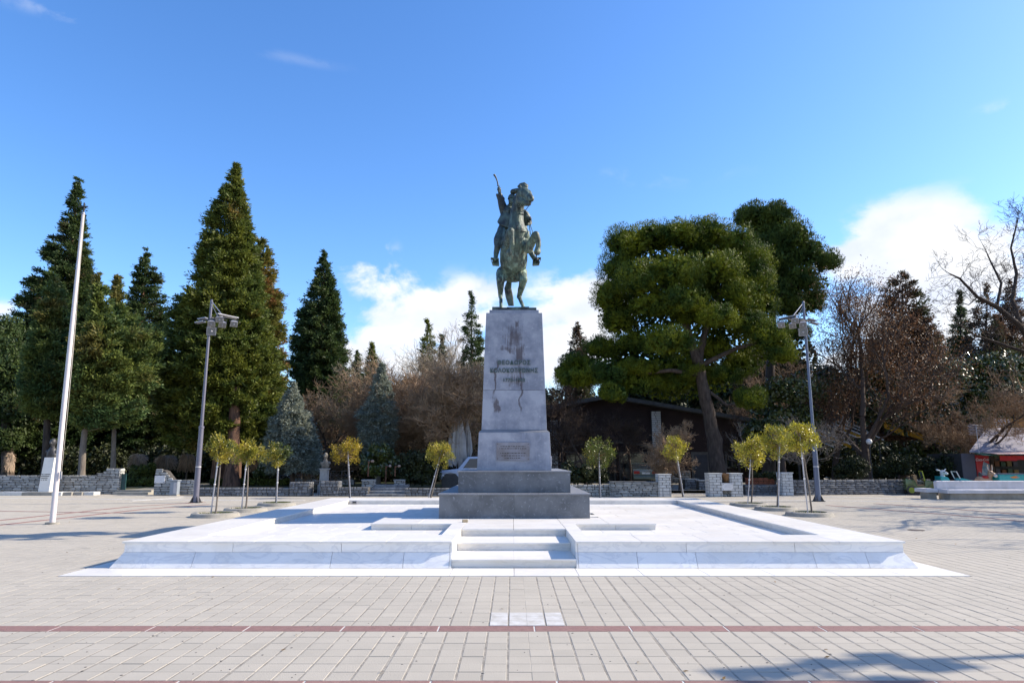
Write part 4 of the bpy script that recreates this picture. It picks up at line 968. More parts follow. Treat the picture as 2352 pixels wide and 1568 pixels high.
# rider
c = []
limb((s_(392, 640, .35), 92), (s_(395, 560, .3), 82), (s_(402, 500, .26), 78), (s_(415, 450, .24), 42), (s_(432, 412, .2), 30))
limb((s_(360, 500, .28), 46), (s_(556, 500, .3), 42)); limb((s_(360, 495, .28), 52), (s_(338, 430, .2), 46), (s_(325, 380, .16), 40), (s_(313, 318, .12), 30))
limb((s_(560, 505, .3), 42), (s_(608, 560, .15), 30), (s_(622, 580, -.02), 22))
c.append(('e', s_(436, 375, .14), (36*K, .12, 50*K)))
c.append((s_(448, 378, .04), 11*K, s_(458, 392, .02), 8*K))
limb((s_(370, 640, .35), 72), (s_(306, 780, .1), 62), (s_(288, 850, .02), 38), (s_(272, 930, .05), 28), (s_(268, 965, .02), 24)); limb((s_(268, 965, .05), 22), (s_(262, 985, -.14), 19))
limb((s_(540, 650, .35), 62), (s_(600, 830, .1), 50), (s_(625, 880, .05), 36), (s_(655, 950, .05), 26), (s_(672, 975, .02), 24)); limb((s_(672, 975, .05), 22), (s_(698, 985, -.14), 19))
rid = blob('rider', c, M['bronze'], st, .014, 3, .010)
# hands with fingers closed round the grip and the reins
def hand(name, wrist, palm, dirn, side, par, r=1.):
    c = [(wrist, .034*r, palm, .042*r)]
    d = Vector(dirn).normalized(); s = Vector(side).normalized(); n = d.cross(s)
    for i, l in enumerate((.052, .058, .054, .042)):
        b = palm+s*(i-1.5)*.024+d*.03; k1 = b+d*l*.6+n*.02; k2 = k1+n*l*.7-d*.01; k3 = k2-d*l*.6
        c += [(b, .0135, k1, .013), (k1, .013, k2, .012), (k2, .012, k3, .011)]
    b = palm-s*.035-d*.01; k1 = b+(n*.6-s*.4+d*.4).normalized()*.04; k2 = k1+(n*.3+s*.8).normalized()*.035
    c += [(b, .016, k1, .014), (k1, .014, k2, .012)]
    return blob(name, c, M['bronze'], par, .008, 1)
hp = s_(306, 258, .08)
hand('hand', s_(312, 300, .12), hp, (-.1, -.3, 1), (1, .1, 0), rid, 1.3)
hand('hand', s_(618, 578, -.0), s_(630, 566, -.06), (.6, -.8, 0), (0, .1, 1), rid)
MB().tube([s_(306, 285, .04), s_(303, 240, .04), s_(295, 212, .05)], [.016, .016, .014], 8).build('sword_hilt', M['bronze'], rid, smooth=True)
MB().tube([s_(294, 214, .05), s_(285, 170, .03), s_(272, 135, 0), s_(258, 108, -.04), s_(246, 100, -.05)], [.02, .018, .02, .028, .03], 8).build('sword_blade', M['bronze'], rid, smooth=True)
MB().bar(s_(282, 215, .05), s_(312, 225, .05), .012, .02).build('sword_guard', M['bronze'], rid)
# plumed helmet: bowl, brim and crest
mb = MB(); hc = s_(440, 345, .14); mb.lathe(hc-Vector((0, 0, .03)), [(.125, 0), (.118, .03), (.105, .08), (.07, .125), (.02, .145)], 18); mb.build('helmet', M['bronze'], rid, smooth=True)
blob('helmet_crest', [(s_(446, 300, .2), .03, s_(450, 282, .16), .07), (s_(450, 282, .16), .085, s_(490, 268, .1), .07), (s_(490, 268, .1), .07, s_(520, 262, .12), .05)], M['bronze2'], rid, .014, 2)
mb = MB(); p = s_(565, 225, .06)
mb.tube([s_(500, 232, .1), s_(530, 212, .1), s_(565, 203, .1), s_(594, 222, .1), s_(598, 250, .1)], [.03, .06, .065, .055, .02], 10); mb.build('plume', M['bronze'], rid, smooth=True)
# flying cloak, hanging sleeves and skirts as cloth with thickness
def cloth(name, rows_, th=.02, m='bronze', par=rid):
    me = bpy.data.meshes.new(name); nr, nc = len(rows_), len(rows_[0]); V = [p-root_loc(st) for r_ in rows_ for p in r_]
    me.from_pydata([tuple(v) for v in V], [], [(i*nc+j, i*nc+j+1, (i+1)*nc+j+1, (i+1)*nc+j) for i in range(nr-1) for j in range(nc-1)])
    tmp = bpy.data.objects.new('tmp', me); col.objects.link(tmp); a = tmp.modifiers.new('s', 'SUBSURF'); a.levels = 2; a.render_levels = 2; b = tmp.modifiers.new('t', 'SOLIDIFY'); b.thickness = th
    out = bpy.data.meshes.new_from_object(tmp.evaluated_get(bpy.context.evaluated_depsgraph_get())); bpy.data.objects.remove(tmp); out.materials.clear(); out.materials.append(M[m])
    out.polygons.foreach_set('use_smooth', np.ones(len(out.polygons), dtype=bool)); out.name = name
    return link(name, out, par)
cloth('coat', [[s_(330, 500, .2), s_(370, 490, .12), s_(420, 500, .08)], [s_(318, 540, .2), s_(362, 545, .08), s_(420, 560, .06)], [s_(298, 575, .2), s_(350, 600, .06), s_(415, 630, .06)], [s_(278, 608, .18), s_(340, 640, .06), s_(420, 670, .08)]])
cloth('coat', [[s_(560, 480, .2), s_(590, 480, .15), s_(610, 500, .2)], [s_(555, 540, .14), s_(600, 545, .05), s_(635, 560, .2)], [s_(556, 600, .14), s_(600, 600, .02), s_(642, 600, .2)], [s_(558, 635, .14), s_(600, 640, .02), s_(648, 622, .2)]])
cloth('sleeve', [[s_(268, 294, .1), s_(300, 300, .0), s_(340, 330, .08), s_(362, 345, .16)], [s_(288, 340, .16), s_(310, 345, .04), s_(335, 355, .06), s_(352, 372, .16)], [s_(302, 400, .2), s_(322, 400, .08), s_(345, 400, .1), s_(362, 410, .2)]])
cloth('skirt', [[s_(330, 640, .3), s_(350, 650, .1), s_(375, 660, .0)], [s_(300, 720, .2), s_(330, 730, .0), s_(368, 740, -.06)], [s_(268, 800, .14), s_(305, 815, -.04), s_(345, 820, -.04)], [s_(252, 855, .1), s_(290, 865, -.02), s_(325, 880, .02)]])
cloth('skirt', [[s_(560, 680, .3), s_(590, 700, .1)], [s_(590, 780, .2), s_(620, 800, .06)], [s_(600, 860, .16), s_(640, 880, .06)]])
# stirrups: open sided boxes under the feet
for (x, y, a) in ((266, 1012, -1), (692, 1010, 1)):
    cc = s_(x, y, -.08); mb = MB(); w0, w1, h_ = .085, .105, .085
    tl = a*.25
    for dz, w, t in ((-h_, w0, .012), (h_, w1, .012)): mb.obox(cc+Vector((a*.02 if dz > 0 else -a*.012, 0, dz)), (w, 0, w*tl*.3), (0, .07, 0), (0, 0, t))
    for sx in (-1, 1): mb.bar(cc+Vector((sx*w0-a*.012, 0, -h_)), cc+Vector((sx*w1+a*.02, 0, h_)), .14, .014, (1, 0, 0))
    mb.obox(cc+Vector((0, .05, 0)), (w0, 0, 0), (0, .006, 0), (0, 0, h_)); mb.bar(cc+Vector((0, 0, h_)), s_(x+(-a*-4), y-120, 0), .03, .014); mb.build('stirrup', M['bronze2'], rid)
# harness
hr_ = MB()
hr_.tube([s_(372, 690, -.1), s_(430, 655, -.36), s_(500, 670, -.48), s_(520, 678, -.47), s_(570, 690, -.38), s_(618, 700, -.1)], .014, 6)
hr_.tube([s_(505, 512, -.32), s_(525, 508, -.34), s_(552, 512, -.3), s_(560, 520, -.2)], .012, 6)
hr_.build('breast_strap', M['bronze'], horse, smooth=True)
hr_ = MB()
hr_.tube([s_(560, 372, -.66), s_(520, 430, -.46), s_(450, 460, -.1), s_(420, 490, .1)], .009, 6); hr_.tube([s_(640, 395, -.74), s_(612, 430, -.5), s_(580, 475, -.1), s_(630, 565, -.1)], .011, 6)
hr_.tube([s_(628, 580, -.1), s_(622, 650, -.2), s_(632, 720, -.3), s_(640, 745, -.35), s_(655, 700, -.3), s_(634, 640, -.2), s_(630, 590, -.1)], .011, 6)
hr_.build('reins', M['bronze'], horse, smooth=True)
p = s_(519, 672, -.49); mb = MB(); mb.tube([p+Vector((math.cos(a)*.05, 0, math.sin(a)*.05)) for a in [2*PI*i/16 for i in range(17)]], .010, 6, cap=False); mb.build('medallion', M['bronze2'], horse, smooth=True)
# ================================================================== park ground, kerbs, walls
def gx(px, Y, py=1130): return at(px, py, Y).x
def gz(py, Y, px=1176): return at(px, py, Y).z
sheet('park_lawn', -80, gx(1300, 35.6), 36.0, 120, .2, M['grass'])
sheet('park_yard', gx(1300, 35.6)+.01, 80, 36.4, 120, .12, M['path'])
tag(MB().box(-80, gx(700, 36), 35.95, 36.1, -.05, .2).build('lawn_edge', M['concrete']), kind='structure')
# left: kerb, long rubble wall, curved gate cheek
YW = 35.0
kb = thing('kerb', 'pale raised stone kerb in front of the rubble wall at far left', 'kerb', (gx(60, 34), 34, 0))
xk = [gx(p, 34.0) for p in (-160, -90, -45, 5, 60, 90, 128, 150, 170, 190, 214)]
for i, (a, b) in enumerate(zip(xk, xk[1:])):
    MB().box(a+.005, b-.005, 33.7+max(0, i-6)*.12, 34.6, 0, .155, .012).build('kerb_stone', M['concrete'] if i % 3 else M['whiteline'], kb)
xa, xb = gx(-150, YW), gx(272, YW)
zt, zt2 = gz(1091, YW), gz(1075, YW)
def topL(t):
    k = (t*(xb-xa)+xa-gx(215, YW))/(gx(248, YW)-gx(215, YW)); k = min(max(k, 0), 1)
    return zt+(zt2-zt)*k
wall('rubble_wall', 'long low wall of pale rubble stone at far left, rising at its gate end', xa, xb, YW, .4, 0, zt, (.34, .105), M['stone'], top=topL)
g = thing('gate_leaf', 'dark green metal gate leaf folded open against the end of the left rubble wall', 'gate', (xb+.12, YW+.2, 0))
gm_ = mat('dark_green_paint', (.015, .06, .06), (.01, .04, .04), .5)
MB().box(xb+.06, xb+.30, YW+.05, YW+.09, .12, gz(1088, YW)).build('panel', gm_, g)
for z in (.2, .6, .95): MB().box(xb+.06, xb+.30, YW+.03, YW+.05, z, z+.05).build('rail', gm_, g)
for x in (xb+.06, xb+.26): MB().box(x, x+.04, YW+.028, YW+.05, .1, gz(1086, YW)).build('stile', gm_, g)
# path and steps through the gap
o = sheet('park_path', gx(276, YW), gx(350, YW), YW-.2, 60, .215, M['path'])
MB().box(gx(272, YW), gx(352, YW), YW-.5, YW-.2, 0, .12, .01).box(gx(272, YW), gx(352, YW), YW-.198, YW+.2, 0, .212, .01).build('threshold_step', M['concrete'], o)
# pier with plaque, sloping shoulder, wall to the lamp
Y2 = 34.0
xa, xb = gx(353, Y2), gx(447, Y2); z1, z2 = gz(1076, Y2), gz(1101, Y2)
def topP(t):
    x = xa+(xb-xa)*t; k = (x-gx(374, Y2))/(gx(395, Y2)-gx(374, Y2)); return z1+(z2-z1)*min(max(k, 0), 1)
w_ = wall('rubble_wall', 'rubble stone gate wall with a white plaque, sloping down to the right behind the grey cabinet', xa, xb, Y2, .45, 0, z1, (.30, .13), M['stone'], top=topP, ends=True)
def plaque(px0, px1, py0, py1, Y, label, rows_=4):
    a, b = at(px0, py1, Y), at(px1, py0, Y); root = thing('plaque', label, 'plaque', ((a.x+b.x)/2, Y, a.z))
    MB().box(a.x, b.x, Y-.03, Y, a.z, b.z, 0).build('panel', M['white'], root)
    mb = MB(); h = (b.z-a.z)
    for i in range(rows_):
        w = (b.x-a.x)*rnd.uniform(.2, .4); x = (a.x+b.x)/2-w; z = b.z-h*(.22+.18*i)
        while x < (a.x+b.x)/2+w: l = rnd.uniform(.012, .03); mb.box(x, x+l, Y-.033, Y-.0302, z, z+h*.05); x += l+rnd.choice((.012, .012, .04))
    tag(mb.build('faded_lettering', mat('faded_ink', (.35, .35, .4), (.5, .5, .55), .8), root), kind='stuff')
    for x in (a.x+.05, b.x-.05):
        for z in (a.z+.05, b.z-.05): MB().box(x-.012, x+.012, Y-.036, Y-.0305, z-.012, z+.012).build('screw', M['dark'], root)
plaque(355, 380, 1092, 1109, Y2-.04, 'white marble plaque with faded lines fixed to the left gate pier')
def cabinet():
    a, b = at(388, 1140, 33.4), at(408, 1102, 33.4); r = thing('utility_cabinet', 'grey metal utility cabinet standing against the left rubble gate wall', 'cabinet', ((a.x+b.x)/2, 33.4, 0))
    gm2 = mat('cabinet_grey', (.25, .28, .32), (.2, .23, .27), .5, scale=3)
    MB().box(a.x, b.x, 33.4, 33.7, .06, b.z-.05).build('body', gm2, r, bevel=.01); MB().box(a.x-.03, b.x+.03, 33.36, 33.74, b.z-.048, b.z).build('lid', gm2, r, bevel=.01)
    MB().box(a.x-.02, b.x+.02, 33.38, 33.72, 0, .06).build('foot', M['concrete'], r); MB().box(a.x+.19, b.x-.03, 33.385, 33.398, .12, b.z-.12).build('door', M['metal'], r)
    MB().tube([(a.x+.1, 33.385, .75), (a.x+.1, 33.398, .75)], .035, 10).build('badge', M['white'], r)
cabinet()
# middle walls
Y3 = 33.0
xe = gx(447, Y3)
wall('rubble_wall', 'low dark irregular stone wall between the left lamp post and the bust', gx(449, Y3), gx(664, Y3), Y3, .4, 0, gz(1119, Y3), (.22, .14), M['stoned'], ends=False)
wall('rubble_pier', 'stone pier left of the bust, taller than its wall', gx(665, Y3), gx(712, Y3), Y3-.05, .55, 0, gz(1106, Y3), (.2, .13), M['stoned'], cat='stone pier')
wall('rubble_pier', 'stone pier right of the bust, taller than its wall', gx(736, Y3), gx(778, Y3), Y3-.05, .55, 0, gz(1104, Y3), (.2, .13), M['stoned'], cat='stone pier')
wall('rubble_wall', 'low dark stone wall between the bust and the small park steps', gx(779, Y3), gx(846, Y3), Y3, .4, 0, gz(1118, Y3), (.2, .13), M['stoned'], ends=False)
wall('rubble_wall', 'low dark stone wall between the park steps and the pedestal', gx(930, Y3), gx(1110, Y3), Y3, .4, 0, gz(1120, Y3), (.22, .13), M['stoned'], ends=False)
wall('rubble_wall', 'low stone wall of irregular pieces just right of the pedestal', gx(1200, Y3), gx(1402, Y3), Y3, .4, 0, gz(1112, Y3), (.18, .15), M['stone'], ends=False)
wall('small_pier', 'small square stone pier carrying a rusty lamp left of the park steps', gx(830, Y3+1), gx(857, Y3+1), Y3+1, .5, .2, gz(1103, Y3+1), (.22, .13), M['stone'], cat='stone pier', cap=.04)
wall('small_pier', 'small square stone pier at the top right of the park steps', gx(904, Y3+1.5), gx(926, Y3+1.5), Y3+1.5, .5, .2, gz(1103, Y3+1.5), (.22, .13), M['stone'], cat='stone pier', cap=.04)
ps = thing('park_steps', 'dark stone steps rising into the park between two small stone piers', 'steps', (gx(888, 33), 33.4, 0))
for i in range(4):
    xa, xb = gx(842, 33)+i*.05, gx(932, 33)-i*.02
    for j in range(3): MB().box(xa+(xb-xa)*j/3+.004, xa+(xb-xa)*(j+1)/3-.004, 32.8+i*.42, 34.6 if i == 3 else 32.8+i*.42+.46, max(.13*i-.02, 0), .13*(i+1)-.02, .012).build('step_block', M['stoned'], ps)
for (px, Y, h, lb) in ((844, Y3+1.2, .75, 'rusty garden lamp with round head on the left small pier'), (885, Y3+2.4, .62, 'short rusty garden lamp behind the park steps'), (906, Y3+1.7, .5, 'thin rusty lamp stub on the right small pier')):
    x = gx(px, Y); z = .9 if px != 885 else .2; h2 = h if px != 885 else 1.2
    r = thing('garden_lamp', lb, 'lamp', (x, Y, z)); rust = mat('rust', (.16, .07, .04), (.10, .05, .03), .85)
    MB().tube([(x, Y, z), (x, Y, z+h2)], .03, 8).build('post', rust, r)
    MB().tube([(x, Y, z+h2-.06), (x+.09, Y, z+h2), (x+.17, Y, z+h2)], .025, 8).build('arm', rust, r)
    MB().lathe((x+.2, Y, z+h2-.06), [(.02, 0), (.07, .02), (.08, .07), (.06, .12), (.02, .14)], 12).build('head', mat('rust_glass', (.3, .22, .18), (.2, .12, .08), .4), r, smooth=True)
# right walls
Y4 = 32.6
wall('rubble_wall', 'low coursed stone wall in front of the parked sedan', gx(1403, Y4), gx(1512, Y4), Y4, .4, 0, gz(1107, Y4), (.30, .085), M['stone'], cap=.03, capm=M['stoned'])
wall('block_pier', 'pier of pale squared blocks right of the sedan wall', gx(1513, Y4), gx(1541, Y4), Y4-.1, .6, 0, gz(1090, Y4), (.34, .125), M['stonew'], sq=True, cap=.04, cat='stone pier')
wall('block_pier', 'pier of pale squared blocks left of the terracotta urn', gx(1629, Y4), gx(1659, Y4), Y4-.05, .6, 0, gz(1088, Y4), (.36, .125), M['stonew'], sq=True, cap=.04, cat='stone pier')
wall('block_pier', 'pier of pale squared blocks right of the terracotta urn', gx(1680, Y4), gx(1706, Y4), Y4-.05, .6, 0, gz(1088, Y4), (.32, .125), M['stonew'], sq=True, cap=.04, cat='stone pier')
wall('rubble_wall', 'short stone wall with a white plaque between the two urn piers', gx(1659, Y4)+.03, gx(1680, Y4)-.03, Y4+.1, .45, 0, gz(1108, Y4), (.24, .085), M['stone'], ends=False)
plaque(1659, 1683, 1109, 1126, Y4-.07, 'white plaque below the terracotta urn between two block piers', 3)
def urn(px, py0, py1, Y, label):
    a, b = at(px, py1, Y), at(px, py0, Y); h = b.z-a.z; r = thing('urn', label, 'urn', tuple(a))
    MB().lathe(a, [(.12, 0), (.15, .1*h), (.22, .55*h), (.25, .8*h), (.21, .9*h), (.24, .94*h), (.24, h), (.19, h), (.17, .9*h)], 20).build('body', M['terracotta'], r, smooth=True)
urn(1670, 1087, 1107, Y4+.35, 'terracotta urn standing on the wall between the two block piers')
urn(1757, 1088, 1106, 36.5, 'terracotta urn beside the brick planter on the right')
Y5 = 34.2
pl_ = thing('brick_planter', 'long planter of orange bricks behind the low stone wall right of the urn piers', 'planter', (gx(1755, Y5), Y5+.4, .3))
x0, x1 = gx(1722, Y5), gx(1786, Y5); zz = gz(1113, Y5)
for i in range(5):
    for j in range(2):
        a = x0+(x1-x0)*i/5+.01; b = x0+(x1-x0)*(i+1)/5-.01; MB().box(a, b, Y5+.3, Y5+.6, zz+j*.17+.01, zz+.165+j*.17, .01).build('brick', M['brick'], pl_)
wall('rubble_wall', 'low dark stone wall below the orange brick planter', gx(1712, Y5), gx(1786, Y5), Y5, .4, 0, gz(1114, Y5), (.3, .09), M['stoned'], ends=False)
wall('block_pier', 'pier of pale squared blocks starting the long right wall', gx(1787, Y5), gx(1812, Y5), Y5-.6, .6, 0, gz(1086, Y5), (.34, .13), M['stonew'], sq=True, cap=.04, cat='stone pier')
Y6 = 34.4
wall('rubble_wall', 'long dark coursed stone wall between the right lamp post and the green jeep ride', gx(1813, Y6-.6), gx(2140, Y6+.9), Y6-.5, .4, 0, gz(1101, Y6), (.36, .10), M['stoned'], ends=False, y1=Y6+.9, cap=None)
for (pa, pb, py0, py1, Y, lb) in ((1574, 1606, 1101, 1120, 38, 'low round dry-stone bench seat beyond the right gate gap'), (1606, 1632, 1104, 1119, 37, 'second low dry-stone seat partly behind the left urn pier')):
    wall('stone_seat', lb, gx(pa, Y), gx(pb, Y), Y, .5, .12, gz(py0, Y), (.3, .1), M['stoned'], cat='stone seat', cap=.05, capm=M['stone'], ends=False)

# stele with dark bust, far left
def bust(root, c, s, m, name='bust'):
    c = Vector(c); v = lambda x, y, z: c+Vector((x, y, z))*s
    return blob(name, [(v(-.19, .03, .14), .09*s, v(.19, .03, .14), .09*s), (v(-.08, 0, .0), .13*s, v(0, 0, .2), .14*s), (v(.08, 0, .0), .13*s, v(0, 0, .2), .14*s), (v(0, .01, .25), .085*s, v(0, -.01, .38), .078*s),
        ('e', v(0, -.01, .52), (.115*s, .14*s, .165*s)), (v(0, -.14, .53), .02*s, v(0, -.165, .49), .027*s), (v(0, -.08, .39), .045*s, v(0, -.05, .42), .05*s), ('e', v(0, -.135, .455), (.06*s, .035*s, .017*s)), (v(-.1, .01, .49), .02*s, v(-.1, .01, .47), .016*s), (v(.1, .01, .49), .02*s, v(.1, .01, .47), .016*s)], m, root, .014*s, 2)
a, b = at(88, 1130, 34.1), at(123, 1050, 34.1)
r = thing('memorial_stele', 'white marble memorial stele with worn inscription behind the flagpole', 'memorial', ((a.x+b.x)/2, 34.3, .155))
MB().add([(a.x, 34.05, .156), (b.x, 34.05, .156), (b.x, 34.5, .156), (a.x, 34.5, .156), (a.x+.1, 34.1, b.z), (b.x+.05, 34.1, b.z), (b.x+.05, 34.5, b.z), (a.x+.1, 34.5, b.z)], [(3, 2, 1, 0), (0, 1, 5, 4), (1, 2, 6, 5), (2, 3, 7, 6), (3, 0, 4, 7), (4, 5, 6, 7)]).build('shaft', M['marble'], r, bevel=.01)
mb = MB()
for i, w in enumerate((.26, .26, .16, .16)):
    x = (a.x+b.x)/2-w
    while x < (a.x+b.x)/2+w: l = rnd.uniform(.012, .03); mb.box(x-.03, x-.03+l, 34.052, 34.10, 1.0-i*.09, 1.03-i*.09); x += l+rnd.choice((.014, .014, .05))
tag(mb.build('worn_lettering', M['mortar'], r), kind='stuff')
rb = thing('bust', 'dark bronze bust on top of the white stele at far left', 'bust', ((a.x+b.x)/2+.05, 34.3, b.z)); bust(rb, ((a.x+b.x)/2+.05, 34.3, b.z+.1), 1.25, M['dark'])
# bust on its grey pedestal
a, b = at(731, 1140, 34.6), at(753, 1075, 34.6)
r = thing('bust_pedestal', 'slim pale stone pedestal behind the gap in the middle wall', 'pedestal', ((a.x+b.x)/2, 34.8, 0))
pm_ = mat('weathered_pale_stone', (.40, .38, .35), (.28, .265, .25), .9, scale=5)
MB().box(a.x+.02, b.x-.03, 34.6, 35.0, 0, b.z-.06).build('shaft', pm_, r, bevel=.008); MB().box(a.x-.02, b.x+.02, 34.56, 35.04, b.z-.058, b.z).build('cap', pm_, r, bevel=.006); MB().box(a.x-.04, b.x+.02, 34.55, 35.05, 0, gz(1112, 34.6)).build('plinth', pm_, r, bevel=.008)
rb = thing('bust', 'weathered grey bust of a moustached head on the slim pale pedestal', 'bust', ((a.x+b.x)/2, 34.8, b.z+.001)); bust(rb, ((a.x+b.x)/2+.02, 34.8, b.z+.12), .98, mat('grey_bronze', (.12, .105, .085), (.2, .175, .14), .6))
r = thing('low_railing', 'low black picket railing closing the gap beside the bust pedestal', 'railing', (gx(724, Y3), Y3+.3, 0))
xs = np.linspace(gx(713, Y3), gx(735, Y3), 7)
for x in xs: MB().tube([(x, Y3+.3, 0), (x, Y3+.3, .75)], .012, 6).build('picket', M['dark'], r)
MB().box(xs[0], xs[-1], Y3+.28, Y3+.32, .68, .71).build('rail', M['dark'], r)
# white low wall with a railing of crossed panels, further back
YR = 42.
for k_, (pa, pb) in enumerate(((635, 731), (752, 812))):
    xa, xb = gx(pa, YR), gx(pb, YR); z0 = gz(1112, YR); z1 = gz(1101, YR)
    wall('pale_wall', ('low whitish stone wall under the crossed railing left of the bust', 'short low whitish stone wall right of the bust')[k_], xa, xb, YR, .3, .2, z1, (.3, .14), M['stonew'], ends=False)
    r = thing('railing', ('metal railing with star-crossed panels on the whitish wall left of the bust', 'metal railing with star-crossed panels right of the bust')[k_], 'railing', ((xa+xb)/2, YR+.15, z1))
    n = 3 if k_ == 0 else 2; zt_ = gz(1082, YR)
    for i in range(n):
        x0, x1 = xa+.1+(xb-xa-.2)*i/n, xa+.1+(xb-xa-.2)*(i+1)/n; cxx, czz = (x0+x1)/2, (z1+zt_)/2; mb = MB()
        for q in range(4): an = q*PI/4; dx, dz = math.cos(an)*(x1-x0)*.42, math.sin(an)*(zt_-z1)*.42; mb.tube([(cxx-dx, YR+.15, czz-dz), (cxx+dx, YR+.15, czz+dz)], .014, 4)
        mb.tube([(x0, YR+.15, z1), (x0, YR+.15, zt_)], .025, 6); mb.build('panel', M['metal'], r)
    MB().box(xa+.1, xb-.1, YR+.13, YR+.17, zt_, zt_+.035).build('top_rail', M['metal'], r); MB().box(xa+.1, xb-.1, YR+.13, YR+.17, z1+.03, z1+.06).build('bottom_rail', M['metal'], r)
# clipped hedge, shrubs and dry clumps behind the left walls
def shrub(name, label, lobes, Y, m, per=70, sub=20, leaf=(.14, .07), cat='shrub', group=None, z0=.2, inner=True):
    r = thing(name, label, cat, (gx(lobes[0][0], Y), Y, z0), group); o = lobes_crown(r, lobes, Y, m, per, sub, leaf, .3, inner=inner); o.name = 'foliage'; return r
shrub('hedge', 'low clipped hedge seen through the left gate gap', [(300, 1108, 22, 8, 0), (330, 1106, 24, 9, 0), (350, 1108, 16, 8, 0)], 40, M['hedge'], cat='hedge', leaf=(.12, .06))
shrub('shrub', 'bushy yellowish-green shrub behind the left gate gap', [(318, 1085, 26, 16, 0), (345, 1082, 14, 18, 1)], 42, M['hedge'], leaf=(.14, .06))
shrub('hedge', 'long low hedge strip behind the middle wall', [(500+i*26, 1106, 20, 7, 0) for i in range(7)], 41, M['hedge'], cat='hedge', leaf=(.12, .06))
shrub('shrub', 'rounded olive green shrub left of the crossed railing', [(615, 1075, 20, 26, 0), (600, 1090, 18, 14, .5)], 40.5, M['holly'], leaf=(.14, .08))
shrub('shrub', 'dark green leafy shrub between the spruce and the small steps', [(870, 1040, 34, 22, 0), (850, 1062, 30, 22, .5), (890, 1060, 24, 24, .3), (868, 1080, 36, 18, 0)], 38, M['holly'], leaf=(.16, .09))
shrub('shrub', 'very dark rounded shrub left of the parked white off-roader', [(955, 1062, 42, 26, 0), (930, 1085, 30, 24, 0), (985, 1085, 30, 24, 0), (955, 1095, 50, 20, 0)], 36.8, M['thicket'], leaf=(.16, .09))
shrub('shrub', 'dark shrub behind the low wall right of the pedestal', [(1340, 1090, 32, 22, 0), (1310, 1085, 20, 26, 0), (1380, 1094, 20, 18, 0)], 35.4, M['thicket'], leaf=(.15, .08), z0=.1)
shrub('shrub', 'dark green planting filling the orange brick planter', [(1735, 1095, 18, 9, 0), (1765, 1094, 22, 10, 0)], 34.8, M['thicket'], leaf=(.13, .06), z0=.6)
def weeping(px, Y, py0, py1, w, label):
    r = thing('dry_bush', label, 'bush', (gx(px, Y), Y, .2)); n = 900; a = rng.random(n)*2*PI; rr_ = np.sqrt(rng.random(n))*w/ppm(Y); zt_ = gz(py0, Y); zb_ = gz(py1, Y)
    bx_ = gx(px, Y); x0 = bx_+np.cos(a)*rr_*.5; y0 = Y+np.sin(a)*rr_*.5; z0_ = zt_-rng.random(n)*.25*(zt_-zb_); x1 = bx_+np.cos(a)*rr_*1.1; y1 = Y+np.sin(a)*rr_*1.1; z1_ = z0_-rng.random(n)*(z0_-zb_)
    P0 = np.stack([x0, y0, z0_], 1); P1 = np.stack([x1, y1, z1_], 1); V, Fc = tubes(P0, P1, np.full(n, .012), np.full(n, .008), 3)
    tag(np_obj('hanging_stems', V, Fc, M['straw'], r), kind='stuff'); MB().tube([(bx_, Y, .1), (bx_, Y, zt_-.1)], [.06, .04], 8).build('trunk', M['barkpale'], r)
for (px, p0, p1, w, lb) in ((12, 1040, 1085, 12, 'dry straw-coloured weeping bush at the left edge'), (310, 1042, 1085, 20, 'dry straw-coloured bush behind the left gate gap'), (375, 1045, 1080, 24, 'dry straw-coloured weeping bush above the plaque pier'), (425, 1042, 1085, 20, 'dry straw-coloured weeping bush left of the left lamp post'), (590, 1045, 1085, 26, 'dry straw-coloured bush between the redwood trunks and the olive shrub'), (690, 1050, 1080, 20, 'dry straw-coloured bush above the crossed railing')):
    weeping(px, 44+rnd.random(), p0, p1, w, lb)
# ================================================================== trees
# redwoods, left to centre (rows: py, left px, right px)
conifer('redwood_tree', 'tall dark redwood at far left, its tip just left of the flagpole cross', [(408, 176, 184), (450, 160, 190), (520, 140, 194), (580, 105, 200), (660, 66, 206), (740, 32, 215), (850, 0, 225), (960, -25, 235), (1060, -20, 235)], 50, M['seqd'], M['barkred'], nb=560, base_px=118, trunk_r=.7, per=40)
conifer('redwood_tree', 'dark pointed redwood between the light cedar and the largest redwood', [(572, 334, 342), (620, 315, 362), (680, 300, 380), (740, 288, 392), (850, 270, 405), (960, 262, 410), (1030, 262, 410)], 52, M['seqd'], M['barkred'], nb=380, base_px=288, trunk_r=.6, per=38)
conifer('redwood_tree', 'tallest broad redwood behind the left lamp post', [(378, 538, 548), (430, 515, 556), (500, 480, 570), (560, 462, 580), (640, 450, 598), (720, 402, 612), (800, 385, 628), (880, 372, 648), (960, 368, 640), (1030, 385, 610)], 42, M['seq'], M['barkred'], nb=720, base_px=503, trunk_r=.44, per=44)
conifer('redwood_tree', 'bronze-tipped redwood leaning out behind the tallest one', [(545, 596, 606), (580, 580, 625), (640, 575, 642), (700, 570, 648), (760, 570, 655), (850, 570, 664), (930, 560, 660), (1010, 560, 630)], 45, M['seqb'], M['barkred'], nb=420, base_px=530, trunk_r=.5, per=42)
conifer('redwood_tree', 'dark green redwood standing alone left of the statue', [(578, 741, 749), (620, 725, 760), (680, 706, 778), (740, 680, 788), (800, 664, 797), (870, 656, 806), (940, 660, 800), (990, 680, 780)], 56, M['seqd'], M['barkred'], nb=420, base_px=728, trunk_r=.6, per=40)
MB_tr = thing('redwood_tree', 'second thick redwood trunk beside the largest redwood', 'tree', (gx(527, 40), 40, .2)); trunk_part(MB_tr, [(gx(529, 40), 40, -.1), (gx(524, 40), 40, 6)], [.40, .28], M['barkred'])
